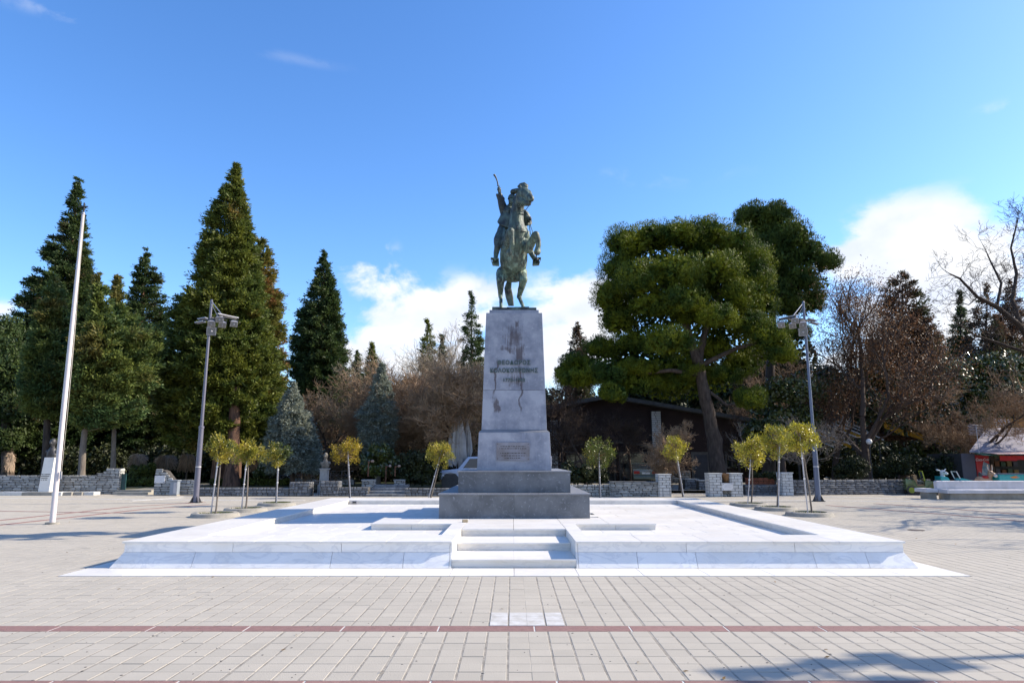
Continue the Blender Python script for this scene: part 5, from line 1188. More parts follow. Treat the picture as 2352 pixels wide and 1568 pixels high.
# small distant ones
DIST = [(983, 730, 830, 22, 62, 'seq', 'slim distant redwood with a feathery tip above the brown thicket'), (1083, 668, 880, 36, 64, 'seqd', 'narrow dark redwood just left of the pedestal'), (1015, 765, 850, 15, 66, 'seqd', 'smallest narrow conifer between the two distant redwoods'),
        (855, 784, 860, 20, 60, 'seq', 'short distant conifer above the blue spruce'), (820, 800, 860, 14, 64, 'seqd', 'tiny distant conifer tip right of the lone redwood'), (1325, 742, 870, 36, 56, 'redcon', 'thin rusty-green conifer left of the big pine'),
        (2205, 665, 860, 30, 58, 'seqd', 'dark narrow conifer left of the bare oak on the right')]
for (px, p0, p1, hw, Y, f, lb) in DIST:
    conifer('conifer', lb, [(p0, px-2, px+2), (p0+(p1-p0)*.2, px-hw*.35, px+hw*.35), (p0+(p1-p0)*.6, px-hw*.85, px+hw*.85), (p1, px-hw, px+hw), (1000, px-hw*1.1, px+hw*1.1)], Y, M[f], M['bark'], nb=150, trunk_r=.25, per=34, clump=.45, base_px=px)
# cedars with open sprays, in front of the dark redwoods
conifer('cedar_tree', 'light green open-branched cedar between flagpole and redwood, on a pale bare trunk', [(625, 222, 230), (660, 212, 248), (705, 204, 258), (745, 212, 262), (780, 192, 335), (830, 182, 372), (880, 178, 368), (940, 190, 350), (985, 215, 320)], 37, M['cedar'], M['barkpale'], nb=300, base_px=186, trunk_r=.20, per=40, rise=.25, leaf=(.24, .07), clump=.34, depth_k=.8, outer=.7)
conifer('cedar_tree', 'light green cedar top showing right of the tallest cedar spray', [(632, 266, 274), (670, 256, 284), (720, 258, 298), (765, 255, 350), (810, 250, 385), (860, 240, 372), (930, 240, 340)], 38.6, M['cedar'], M['barkpale'], nb=220, base_px=262, trunk_r=.15, per=40, rise=.35, leaf=(.24, .07), clump=.34, outer=.7)
conifer('cedar_tree', 'olive green cedar left of the flagpole in front of the dark redwood', [(628, 116, 126), (680, 100, 145), (740, 85, 165), (800, 72, 176), (880, 60, 180), (960, 66, 170)], 40, M['cedar'], M['bark'], nb=260, base_px=105, trunk_r=.25, per=40, rise=.2, leaf=(.24, .07), clump=.34, outer=.6)
conifer('blue_spruce', 'broad grey-blue spruce left of the stone bust', [(880, 673, 679), (910, 652, 692), (950, 628, 712), (1000, 612, 728), (1040, 600, 738), (1075, 615, 736)], 39, M['spruce'], M['bark'], nb=330, trunk_r=.16, per=36, clump=.26, leaf=(.16, .05), rise=-.05, base_px=672, inner=True)
conifer('blue_spruce', 'taller grey-blue spruce right of the golden-leaved young tree', [(833, 873, 879), (870, 858, 892), (910, 845, 906), (950, 818, 915), (990, 824, 914), (1025, 826, 905), (1045, 840, 895)], 40, M['spruce'], M['barkpale'], nb=330, trunk_r=.16, per=36, clump=.26, leaf=(.16, .05), rise=-.05, base_px=868)
# the big pine: its crown is a heap of rounded cushions
PCORE = [(1700, 740, 80, 50, 1.5), (1420, 700, 50, 70, 1.5), (1520, 840, 120, 40, 1.5), (1620, 640, 110, 90, 1.5), (1560, 640, 140, 85, 2), (1480, 700, 95, 75, 2), (1650, 690, 105, 85, 2), (1560, 775, 125, 60, 2), (1480, 600, 64, 46, 1.5), (1620, 600, 76, 46, 1.5), (1740, 800, 64, 46, 2), (1440, 830, 90, 40, 2), (1560, 880, 120, 40, 3.5)]
pine = [(1330, 870, 60, 24, 0), (1460, 885, 70, 24, -.5), (1540, 880, 60, 23, .5), (1660, 860, 60, 24, .5), (1610, 555, 50, 37, .8), (1700, 630, 60, 47, .5), (1740, 700, 50, 42, .5), (1440, 560, 60, 40, 0), (1500, 545, 60, 37, .5), (1560, 540, 62, 36, -.5), (1625, 535, 60, 36, 0), (1690, 560, 50, 43, .3), (1735, 610, 46, 52, 0), (1745, 650, 40, 37, -.5), (1425, 620, 52, 44, .5), (1400, 680, 40, 45, 0), (1420, 735, 50, 37, .6),
        (1470, 640, 56, 44, -2.2), (1555, 625, 70, 50, -2.4), (1650, 620, 62, 47, -2.2), (1700, 680, 50, 37, -1.8), (1500, 700, 60, 34, -1.6), (1570, 690, 60, 37, -2.8), (1650, 730, 52, 32, -3), (1535, 785, 74, 37, -3.2), (1590, 720, 60, 32, -1.5), (1450, 790, 50, 32, .5),
        (1770, 775, 52, 40, -2), (1720, 745, 44, 32, -1), (1800, 810, 36, 29, -2.2), (1725, 915, 34, 29, -2.6), (1470, 845, 60, 24, -1), (1380, 800, 50, 29, 1), (1330, 840, 50, 29, 1), (1400, 860, 60, 32, -1), (1410, 900, 36, 24, -2), (1560, 850, 60, 26, 0), (1640, 800, 50, 32, .5), (1700, 840, 50, 32, 1), (1300, 855, 26, 19, 1)]
leafy('pine_tree', 'big umbrella-crowned pine right of the pedestal with cushion-like green masses', pine, 40, M['pine'], M['bark'],
      [([(1655, 1090, 0), (1640, 1010, 0), (1618, 900, -.2), (1603, 830, -.3)], [.52, .42, .36, .3]), ([(1603, 830, -.3), (1570, 730, -.5), (1520, 650, -1), (1470, 600, -1)], [.26, .2, .13, .06]), ([(1603, 830, -.3), (1620, 760, 0), (1650, 680, 0), (1680, 600, 0)], [.24, .18, .12, .06]), ([(1610, 860, -.2), (1540, 850, -1), (1460, 860, -1)], [.16, .12, .06]), ([(1618, 890, 0), (1670, 930, -1), (1715, 925, -2)], [.1, .08, .04]), ([(1606, 840, 0), (1690, 800, -.5), (1770, 780, -1.5)], [.16, .12, .05])],
      per=150, sub=36, leaf=(.17, .036), up=.6, cores=PCORE)
leafy('pine_tree', 'second darker pine rising behind the big one', [(1760, 540, 60, 40, .4), (1760, 610, 60, 44, .6), (1800, 590, 56, 40, -.4), (1790, 680, 56, 44, .3), (1740, 500, 54, 34, 0), (1790, 495, 40, 30, -.5), (1820, 540, 50, 40, -1), (1860, 580, 40, 42, -1), (1780, 570, 54, 40, 0), (1840, 640, 44, 36, -.5), (1900, 600, 34, 28, -1), (1790, 640, 40, 34, 1), (1815, 700, 46, 34, .5), (1825, 760, 40, 30, -.5), (1870, 690, 30, 30, 1), (1710, 500, 26, 22, .3)], 46, M['pined'], M['bark'],
      [([(1765, 1090, 0), (1768, 900, 0), (1775, 700, 0), (1780, 560, 0)], [.42, .34, .22, .06]), ([(1775, 700, 0), (1830, 640, -.5), (1870, 590, -1)], [.16, .1, .05])], per=120, sub=30, leaf=(.2, .045), up=.9, cores=[(1780, 560, 76, 64, 1.5), (1830, 660, 66, 70, 1.5)])
# evergreen broadleaf masses on the right
leafy('evergreen_tree', 'glossy dark evergreen tree behind the right lamp post', [(1790, 900, 40, 34, 0), (1750, 930, 34, 30, .4), (1830, 900, 40, 40, -.3), (1790, 960, 50, 34, 0), (1740, 985, 34, 30, .4), (1850, 960, 34, 34, 0), (1870, 900, 26, 34, .5), (1830, 1000, 36, 26, 0)], 41, M['holly'], M['bark'], [([(1800, 1100, 0), (1795, 1000, 0), (1790, 900, 0)], [.18, .12, .05])], per=60, leaf=(.17, .09), up=.1)
leafy('evergreen_tree', 'glossy dark evergreen mass behind the long right wall', [(1900, 870, 40, 40, 1.5), (2000, 860, 44, 36, 1.5), (2160, 850, 50, 40, 1), (2250, 850, 50, 40, 1), (2320, 960, 50, 50, 0), (2290, 850, 50, 40, .6), (2340, 930, 44, 44, -.5), (2240, 1000, 50, 40, .2), (1960, 920, 50, 40, 1), (2020, 940, 50, 40, 0), (2080, 960, 50, 50, 0), (2140, 900, 50, 44, .5), (2200, 880, 50, 44, .3), (2130, 980, 60, 46, 0), (2200, 980, 50, 50, .5), (2060, 880, 40, 34, 1), (2250, 930, 40, 50, .3), (2170, 1040, 50, 40, .2), (2100, 1050, 46, 34, 0), (2300, 900, 50, 50, 0), (2340, 860, 40, 40, .5)], 43, M['holly'], M['bark'], [([(2120, 1100, 0), (2130, 1000, 0), (2140, 900, 0)], [.22, .14, .05])], per=60, leaf=(.18, .10), up=.1)
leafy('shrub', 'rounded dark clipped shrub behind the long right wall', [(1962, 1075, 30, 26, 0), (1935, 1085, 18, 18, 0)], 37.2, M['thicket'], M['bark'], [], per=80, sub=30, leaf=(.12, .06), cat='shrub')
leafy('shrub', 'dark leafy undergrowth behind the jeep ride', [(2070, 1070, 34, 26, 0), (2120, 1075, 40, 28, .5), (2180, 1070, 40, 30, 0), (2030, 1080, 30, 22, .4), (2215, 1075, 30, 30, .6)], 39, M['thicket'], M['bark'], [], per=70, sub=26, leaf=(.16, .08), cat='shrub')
conifer('rusty_conifer', 'dense reddish-brown conifer right of the yellow pergola', [(622, 2062, 2078), (660, 2030, 2100), (700, 2035, 2128), (740, 1995, 2125), (800, 2000, 2160), (870, 2000, 2165), (950, 2000, 2160), (1010, 2010, 2140)], 45, M['redcon'], M['bark'], nb=190, base_px=2075, trunk_r=.3, per=36, clump=.45)
conifer('rusty_conifer', 'thin half-bare brownish conifer in front of the white cloud on the right', [(655, 2262, 2268), (700, 2240, 2290), (760, 2225, 2305), (820, 2215, 2320), (870, 2215, 2330)], 56, M['redcon'], M['bark'], nb=110, base_px=2255, trunk_r=.3, per=24, clump=.5, inner=False)
# leafless trees
def bh(py, Y): return gz(py, Y)-.2
bare_tree('bare_tree', 'brown-leaved tree with a tall dark trunk before the yellow pergola', 1992, 39, bh(590, 39), .8, M['twigdark'], M['twigdark'], seed=8, levels=6, kids=4, r0=.26, leafcfg=(15000, .12, M['brownleaf'], .4), low=.35, wob=.08)
bare_tree('bare_tree', 'second brown-leaved tree left of the first, against the bright cloud', 1915, 43, bh(610, 43), .8, M['twigdark'], M['twigdark'], seed=17, levels=6, kids=3, r0=.2, leafcfg=(9000, .12, M['brownleaf'], .4), low=.4, wob=.12)
limb_tree('bare_oak', 'large spreading bare oak at the right edge with dark crooked limbs against the cloud', [
    ([(2440, 1100, 0), (2430, 950, 0), (2390, 820, 0)], .5, .34), ([(2390, 820, 0), (2345, 750, -.3), (2290, 705, -.5), (2245, 682, -1), (2205, 640, -1), (2180, 628, -1.2)], .24, .04),
    ([(2345, 750, -.3), (2325, 690, 0), (2335, 630, .3), (2322, 570, .5), (2338, 505, .6)], .17, .035), ([(2290, 705, -.5), (2300, 650, 0), (2275, 600, .4), (2262, 570, .4)], .11, .03),
    ([(2390, 820, 0), (2300, 790, .5), (2240, 770, 1), (2195, 740, 1.2)], .14, .03), ([(2400, 760, 0), (2380, 660, .5), (2365, 560, .8), (2352, 500, .8)], .2, .04), ([(2245, 682, -1), (2225, 700, -1.2), (2190, 690, -1.3)], .05, .02)],
    47, M['twigdark'], M['twigdark'], 23, tl=1.25, levels=3)
bare_tree('bare_tree', 'bare grey-twigged tree in front of the kiosk roof', 2290, 38, bh(830, 38), 1.3, M['twig'], M['twigdark'], seed=29, levels=6, kids=4, r0=.12, low=.3, wob=.2)
bare_tree('bare_tree', 'bare twiggy tree just left of the kiosk', 2200, 40.5, bh(850, 40.5), 1.2, M['twig'], M['twigdark'], seed=31, levels=6, kids=4, r0=.11, low=.3, wob=.2)
for i, (px, py, Y, tw, r0, sp, sd, lv, kd, lb) in enumerate([
    (1062, 735, 52, 'twigpale', .16, .8, 41, 6, 4, 'pale grey leafless tree rising just left of the pedestal'), (1100, 800, 50, 'twigpale', .14, .9, 42, 6, 4, 'pale grey leafless tree partly hidden by the pedestal'), (1020, 785, 50, 'twigpale', .12, 1., 43, 6, 4, 'pale grey leafless tree between the two distant redwoods'),
    (1055, 815, 39, 'twig', .17, 1.35, 44, 6, 5, 'spreading brown leafless tree with dark trunk over the closed parasol'), (985, 805, 42, 'twig', .13, 1.3, 45, 6, 5, 'dense brown leafless tree left of the closed parasol'), (930, 812, 43, 'twig', .13, 1.2, 46, 6, 5, 'dense brown leafless tree right of the taller spruce'),
    (810, 805, 50, 'twigpale', .12, 1.1, 47, 6, 4, 'pale leafless tree behind the golden-leaved young tree'), (905, 785, 54, 'twigpale', .13, 1.1, 48, 6, 4, 'pale leafless tree far behind the taller spruce'), (760, 870, 43, 'twig', .12, 1.3, 49, 6, 4, 'brown leafless bush-like tree between the two spruces'),
    (1450, 925, 46, 'twigdark', .10, 1.2, 57, 6, 4, 'dark leafless tree before the cafe gable peak'), (1700, 940, 44, 'twigdark', .10, 1.2, 58, 6, 4, 'dark leafless tree right of the big pine trunk'),
    (1290, 850, 46, 'twigdark', .12, 1.2, 50, 6, 4, 'dark leafless tree just right of the pedestal'), (1345, 880, 42, 'twigdark', .12, 1.2, 51, 6, 4, 'dark leafless tree in front of the cafe gable'), (1850, 950, 36, 'barkpale', .07, 1., 53, 5, 4, 'slender leafless tree with a pale stem under the evergreen'),
    (1560, 960, 37, 'twig', .08, 1.3, 54, 6, 4, 'low tangled leafless tree left of the big pine trunk'), (1800, 760, 50, 'twig', .14, 1., 55, 6, 4, 'brown leafless tree between the pines and the right lamp'), (1735, 965, 37.5, 'barkpale', .05, .8, 56, 5, 3, 'thin pale sapling right of the big pine trunk')]):
    bare_tree('leafless_tree', lb, px, Y, bh(py, Y), sp, M[tw], M['twigdark'] if tw != 'barkpale' else M['barkpale'], seed=sd, levels=lv, kids=kd, r0=r0, low=.25, wob=.2)
# mixed masses that close the view under the crowns
def mass(name, label, boxes, m, leaf=(.5, .28), n0=9, kind='stuff'):
    VV, FF, nv = [], [], 0
    for (pa, pb, pt, Y, dp) in boxes:
        xa, xb = gx(pa, Y), gx(pb, Y); zt_ = gz(pt, Y); nb_ = int((xb-xa)*1.1)+2
        for i in range(nb_*2):
            x = rnd.uniform(xa, xb); y = Y+rnd.uniform(0, dp); hh = zt_*rnd.uniform(.65, 1.03); rr_ = rnd.uniform(1., 2.2)
            n = int(n0*hh*rr_*16); q = unit(rng.normal(size=(n, 3)))*rng.random((n, 1))**.33*np.array([rr_, rr_*.8, hh/2])+np.array([x, y, hh/2])
            V, Fc = leaves(q, rng.normal(size=q.shape), leaf[0]*(.5+rng.random(n)), leaf[1]*(.5+rng.random(n))); VV.append(V); FF.append(Fc+nv); nv += len(V)
    return tag(np_obj(name, np.vstack(VV), np.vstack(FF), m), label, 'woodland', kind=kind)
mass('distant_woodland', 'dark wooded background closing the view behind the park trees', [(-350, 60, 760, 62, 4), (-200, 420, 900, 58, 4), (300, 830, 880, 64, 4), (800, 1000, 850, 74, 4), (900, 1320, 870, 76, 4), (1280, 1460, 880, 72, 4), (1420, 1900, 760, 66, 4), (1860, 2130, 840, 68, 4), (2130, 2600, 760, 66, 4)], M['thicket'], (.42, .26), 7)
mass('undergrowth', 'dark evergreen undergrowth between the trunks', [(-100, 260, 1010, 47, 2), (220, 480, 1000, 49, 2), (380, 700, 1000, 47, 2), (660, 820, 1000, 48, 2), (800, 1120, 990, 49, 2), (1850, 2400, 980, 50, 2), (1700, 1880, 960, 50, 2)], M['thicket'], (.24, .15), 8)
leafy('evergreen_tree', 'dark low-branched evergreen at the left picture edge', [(-10, 800, 60, 60, 0), (30, 860, 60, 60, 0), (-30, 920, 60, 60, 0), (50, 940, 60, 50, 0), (10, 1010, 50, 40, 0), (-60, 780, 60, 60, 0), (10, 760, 40, 34, 1)], 45, M['seqd'], M['bark'], [([(20, 1110, 0), (15, 1000, 0), (10, 850, 0)], [.4, .3, .1])], per=70, sub=30, leaf=(.26, .09))
# trees out of the picture on the right whose boughs throw shadow into it
bare_tree('bare_tree', 'wide bare plane tree standing outside the picture on the right', (24.5, 0), 20.5, 10.5, 1.3, M['twig'], M['bark'], seed=61, levels=5, kids=4, r0=.3, low=.3, z0=0)
bare_tree('bare_tree', 'second bare plane tree outside the picture on the right', (27.5, 0), 25.5, 11, 1.3, M['twig'], M['bark'], seed=62, levels=5, kids=4, r0=.3, low=.3, z0=0)

# ================================================================== young round-headed trees in concrete rings
YT = [ # base px,py, crown px,py, crown radius px, material, ring, label, stake offset
 (491, 1186, 508, 1030, 39, 'laurelg', 1, 'leftmost young round-headed tree, nearest the left lamp post', -1), (561, 1174, 571, 1043, 37, 'laurelg', 1, 'second young tree from the left, in a concrete ring', -1), (630, 1161, 638, 1043, 32, 'laurelg', 1, 'third young tree from the left, in a ring overgrown with moss', 1),
 (801, 1143, 797, 1035, 34, 'laurely', 0, 'golden-leaved young tree behind the platform left of the pedestal', 1), (986, 1143, 1012, 1046, 33, 'laurelg', 0, 'strongly leaning young tree just left of the pedestal', 0),
 (1375, 1142, 1373, 1040, 38, 'laurel', 0, 'round yellow-green young tree just right of the pedestal', 1), (1566, 1141, 1550, 1035, 36, 'laurel', 0, 'lopsided young tree with two stems right of the sedan', 1),
 (1722, 1162, 1727, 1034, 42, 'laurel', 1, 'first of the three young trees right of the urn piers', -1), (1781, 1171, 1786, 1014, 44, 'laurel', 1, 'middle one of the three young trees right of the urn piers', 1), (1862, 1184, 1838, 1004, 44, 'laurel', 1, 'leaning young tree next to the right lamp post', -1)]
SL_ = ['leftmost young tree', 'second young tree from the left', 'third young tree from the left', 'golden-leaved young tree', 'strongly leaning young tree', 'round yellow-green young tree right of the pedestal', 'lopsided two-stemmed young tree', 'first young tree right of the urn piers', 'middle young tree of the right-hand three', 'leaning young tree next to the right mast']
for i, (bx_, by_, cx_, cy_, cr_, mt, ring, lb, sk) in enumerate(YT):
    b = gp(bx_, by_); c = at(cx_, cy_, b.y); rad = cr_*1.02/ppm(b.y, c.z); hr_base = c.z-rad*.35
    lo = b.copy(); r = thing('young_tree', lb, 'tree', tuple(b), 'young round-headed trees around the monument')
    top = Vector((c.x, b.y, c.z-rad*.2)); pts = [b+Vector((.05, 0, -.05)), b.lerp(top, .35)+Vector((rnd.uniform(-.02, .02)+.05, 0, 0)), b.lerp(top, .7)+Vector((.03, 0, 0)), top]
    trunk_part(r, pts, [.03, .026, .024, .02], M['barkpale'], 8)
    P0, P1 = [], []
    nl = 620 if mt != 'laurely' else 460; ncl = 46 if i != 6 else 34
    d = unit(rng.normal(size=(ncl, 3))); sc = np.array([rad*rnd.uniform(.9, 1.15), rad*.95, rad*rnd.uniform(.8, 1.0)]); cen = np.array(c)+d*sc*rng.random((ncl, 1))**.45*.9
    if i == 6: cen[:, 0] += np.where(cen[:, 2] < c.z, -.12, .1)
    for q in cen: P0.append(tuple(top)); P1.append(tuple(q))
    V, Fc = tubes(np.array(P0), np.array(P1), np.full(ncl, .012), np.full(ncl, .005), 3); tag(np_obj('twigs', V, Fc, M['twig'], r), kind='stuff')
    m_ = 62; C = np.repeat(cen, m_, 0); o = unit(rng.normal(size=C.shape)); P = C+o*rad*.27*(.3+.8*rng.random((len(C), 1))); D = o+np.array([0, 0, .5])
    keep = rng.random(len(P)) < (.95 if mt != 'laurely' else .75); P, D = P[keep], D[keep]
    V, Fc = leaves(P, D, .088*(.7+.6*rng.random(len(P))), .034); np_obj('crown', V, Fc, M[mt], r)
    if ring:
        rr_ = .62; off = Vector((-.0 if sk < 0 else .05, .1, 0)); rc = b+off
        kr = thing('tree_ring', 'concrete planting ring around the '+SL_[i], 'planter ring', tuple(rc), 'concrete rings around young trees')
        if by_ < 1165 and bx_ < 700: kr['label'] = 'mossy concrete planting ring of the third young tree from the left'
        mb = MB(); n = 28; prof = [(rr_+.10, 0), (rr_+.06, .10), (rr_, .13), (rr_-.10, .12), (rr_-.12, .03), (rr_-.12, 0)]
        for (pr, pz) in prof:
            for k in range(n): a = 2*PI*k/n; mb.v.append((rc.x+pr*math.cos(a), rc.y+pr*math.sin(a), pz))
        for q in range(len(prof)-1):
            for k in range(n): a0 = q*n+k; a1 = q*n+(k+1) % n; mb.f.append((a0, a1, a1+n, a0+n))
        mb.build('ring', M['concrete'], kr, smooth=True)
        MB().lathe(rc, [(rr_-.11, .02), (rr_-.11, .075), (.2, .09)], 20).build('soil', M['path'], kr)
        n = 220 if i != 2 else 1500; a = rng.random(n)*7; q = np.sqrt(rng.random(n))*(rr_-.12); P = np.stack([rc.x+np.cos(a)*q, rc.y+np.sin(a)*q, np.full(n, .10)], 1); V, Fc = leaves(P, rng.normal(size=P.shape)*.5+np.array([0, 0, 1]), .09, .012); tag(np_obj('grass_tuft', V, Fc, M['hedge'], kr), kind='stuff')
    # steel stake strapped to the stem
    so_ = .09*(sk or -1); s0 = b+Vector((so_, -.03, 0)); s1 = Vector((c.x+(so_*.3), b.y-.04, c.z+.1)) if sk <= 0 else Vector((c.x+so_*.6, b.y-.04, c.z))
    if sk == 0: s1 = Vector((c.x+.05, b.y-.04, c.z+.25)); s0 = b+Vector((-.03, -.04, 0))
    stk = thing('support_stake', 'thin steel stake tied to the '+SL_[i], 'stake', tuple(s0), 'steel stakes beside the young trees')
    MB().tube([s0-Vector((0, 0, .02)), s1], .022, 8).build('pipe', M['metal'], stk, smooth=True)
    for t in (.45, .7): p = s0.lerp(s1, t); MB().tube([p-Vector((.0, 0, .02)), p+Vector((0, 0, .02))], .034, 8).build('tie', M['white'], stk)

# ================================================================== floodlight masts
def mast(name, label, base, h, m, sgn=1, rz=0., hc=3.05, group='floodlight masts around the square'):
    r = thing(name, label, 'lamp post', base, group, rz); B = lambda mb, n, mm, par=r, **k: mb.build(n, mm, par, local=True, **k)
    B(MB().box(-.2, .2, -.2, .2, 0, .03), 'base_plate', M['dark'])
    g_ = MB()
    for a in range(4): dx, dy = math.cos(a*PI/2+PI/4), math.sin(a*PI/2+PI/4); g_.add([(dx*.1, dy*.1, .03), (dx*.24, dy*.24, .03), (dx*.1, dy*.1, .3), (dx*.1-dy*.01, dy*.1+dx*.01, .03), (dx*.24-dy*.01, dy*.24+dx*.01, .03), (dx*.1-dy*.01, dy*.1+dx*.01, .3)], [(0, 1, 2), (5, 4, 3), (0, 3, 4, 1), (1, 4, 5, 2), (2, 5, 3, 0)])
    B(g_, 'gusset', M['dark'])
    B(MB().tube([(0, 0, .03), (0, 0, hc)], [.115, .092], 16), 'lower_pole', m, smooth=True)
    B(MB().tube([(0, 0, hc-.05), (0, 0, hc+.03), (0, 0, hc+.06)], [.108, .108, .06], 16), 'collar', m, smooth=True)
    B(MB().tube([(0, 0, hc), (0, 0, h)], [.064, .05], 14), 'upper_pole', m, smooth=True)
    B(MB().tube([(0, 0, h), (0, 0, h+.04)], [.06, .04], 12), 'cap', m, smooth=True)
    B(MB().tube([(0, 0, 1.42), (0, 0, 1.45)], [.107, .107], 14), 'band', M['white'])
    za = h-.85; ax = Vector((sgn*.86, -.5, 0)); px_ = Vector((sgn*.5, .86, 0)); jn = Vector((0, 0, za)); en = jn+ax*1.15
    B(MB().tube([(0, 0, h-.03), en+Vector((0, 0, .03))-ax*.25], .018, 8).tube([(0, 0, h-.15), jn+ax*.55+Vector((0, 0, .05))], .008, 6), 'stay', M['metal'])
    B(MB().bar(jn-ax*.1+px_*.07, en+px_*.07, .03, .07).bar(jn-ax*.1-px_*.07, en-px_*.07, .03, .07).bar(en-px_*.42, en+px_*.42, .07, .05).bar(jn+ax*.5-px_*.3, jn+ax*.5+px_*.3, .05, .05), 'bracket', M['dark'])
    B(MB().obox(en+Vector((0, 0, .06)), px_*.5, ax*.06, (0, 0, .012)), 'cover_strip', M['metal'])
    def head(c, dirn, s=1.):
        d = Vector(dirn).normalized(); u = Vector((0, 0, 1)); sd = d.cross(u).normalized(); up = sd.cross(d); c = Vector(c)
        v = []
        for (t, w, h_) in ((-.18, .07, .07), (-.10, .12, .11), (.12, .19, .17), (.15, .20, .18)):
            for a, b in ((-1, -1), (1, -1), (1, 1), (-1, 1)): v.append(c+d*t*s+sd*a*w*s+up*b*h_*s)
        f = [(3, 2, 1, 0)]+[(i*4+k, i*4+(k+1) % 4, i*4+(k+1) % 4+4, i*4+k+4) for i in range(3) for k in range(4)]+[(12, 13, 14, 15)]
        hd = B(MB().add(v, f), 'floodlight', M['metal'], bevel=.012)
        fr = [c+d*.152*s+sd*a*.165*s+up*b*.145*s for a, b in ((-1, -1), (1, -1), (1, 1), (-1, 1))]; fr += [p+d*.006*s for p in fr]
        B(MB().add(fr, [(3, 2, 1, 0), (4, 5, 6, 7)]+[(k, (k+1) % 4, (k+1) % 4+4, k+4) for k in range(4)]), 'lens', M['lens'], hd)
        p = c+d*.16*s; B(MB().tube([p, p+d*.02], [.05*s, .03*s], 10), 'bulb', M['metal'], hd)
        B(MB().bar(c-d*.05+sd*.2*s, c-d*.05+sd*.2*s+Vector((0, 0, .22*s)), .02, .03, (1, 0, 0)).bar(c-d*.05-sd*.2*s, c-d*.05-sd*.2*s+Vector((0, 0, .22*s)), .02, .03, (1, 0, 0)), 'yoke', M['dark'], hd)
    dn = Vector((sgn*.35, -.8, -.75))
    for t, q, dz in ((.45, .28, -.16), (.5, -.26, -.22), (1.12, .34, -.18), (1.12, -.34, -.12)): head(jn+ax*t+px_*q+Vector((0, 0, dz)), dn+px_*q*.4, .74)
    head(Vector((sgn*.16, -.12, h-1.35)), (sgn*.35, -1, -.3), .95)
    B(MB().bar((0, 0, za), (-sgn*.5, .15, za+.02), .05, .05), 'small_arm', M['dark'])
    for q, dz in ((.12, .1), (-.1, -.1)): B(MB().obox((-sgn*.42, .1+q, za+dz), (.16, .02, .04*sgn), (0, .14, 0), (-.01, 0, .02)), 'side_floodlight', M['metal'], bevel=.006)
    return r
bl = gp(449, 1154); mast('floodlight_mast', 'lilac-grey floodlight mast in front of the tallest redwood on the left', tuple(bl), gz(690, bl.y), M['pole'])
br = gp(1880, 1151); mast('floodlight_mast', 'slate blue floodlight mast beside the leaning young tree on the right', tuple(br), gz(694, br.y), M['poleb'], -1)
mast('floodlight_mast', 'floodlight mast standing outside the picture at right, casting the foreground shadow', (14.6, 7.85, 0), 8.6, M['poleb'], -1)

# ================================================================== flagpole
b = gp(120, 1203); t = at(191, 492, b.y)
fp = thing('flagpole', 'tall white flagpole topped by a small cross on the left', 'flagpole', tuple(b))
dx = t.x-b.x
MB().tube([(b.x, b.y, -.02), (b.x, b.y, .05)], .17, 20).build('base_ring', M['concrete'], fp, smooth=True)
MB().tube([(b.x, b.y, 0), (b.x+dx*.5, b.y, t.z*.5), (b.x+dx, b.y, t.z)], [.072, .062, .038], 22).build('pole', M['polew'], fp, smooth=True)
MB().tube([(t.x, b.y, t.z), (t.x, b.y, t.z+.05)], [.055, .04], 14).build('cap', M['metal'], fp)
c0 = at(192, 466, b.y); MB().bar((t.x, b.y, t.z), (t.x, b.y, c0.z), .034, .034).bar((t.x-.14, b.y-.036, c0.z-.13), (t.x+.14, b.y-.036, c0.z-.13), .03, .03).build('cross', M['dark'], fp)
rp = MB()
rp.tube([(t.x+.08, b.y-.05, t.z-.03), (b.x+dx*.6+.12, b.y-.05, t.z*.6), (b.x+.11, b.y-.05, 2.6), (b.x+.12, b.y-.05, 1.3)], .006, 5).tube([(t.x+.06, b.y-.07, t.z-.03), (b.x+dx*.6+.15, b.y-.07, t.z*.6), (b.x+.12, b.y-.07, 2.9), (b.x+.13, b.y-.06, 1.3)], .006, 5)
rp.build('rope', mat('rope', (.55, .5, .42), (.4, .37, .3), .9), fp); MB().bar((b.x+.1, b.y-.03, 1.2), (b.x+.1, b.y-.03, 1.4), .03, .05, (1, 0, 0)).build('cleat', M['metal'], fp)

# ================================================================== cafe building with low gable
YB = 50.; P = lambda px, py, Y=YB: at(px, py, Y)
bl_ = thing('cafe_building', 'dark maroon building with a low grey gable roof behind the big pine', 'building', (P(1480, 1100).x, YB+3, .12))
z0 = .12; ap = P(1395, 916); lf = P(1240, 946); rt = P(1725, 972)
poly = [(lf.x, z0), (rt.x, z0), (rt.x, rt.z-.02), (ap.x, ap.z-.02), (lf.x, lf.z-.02)]
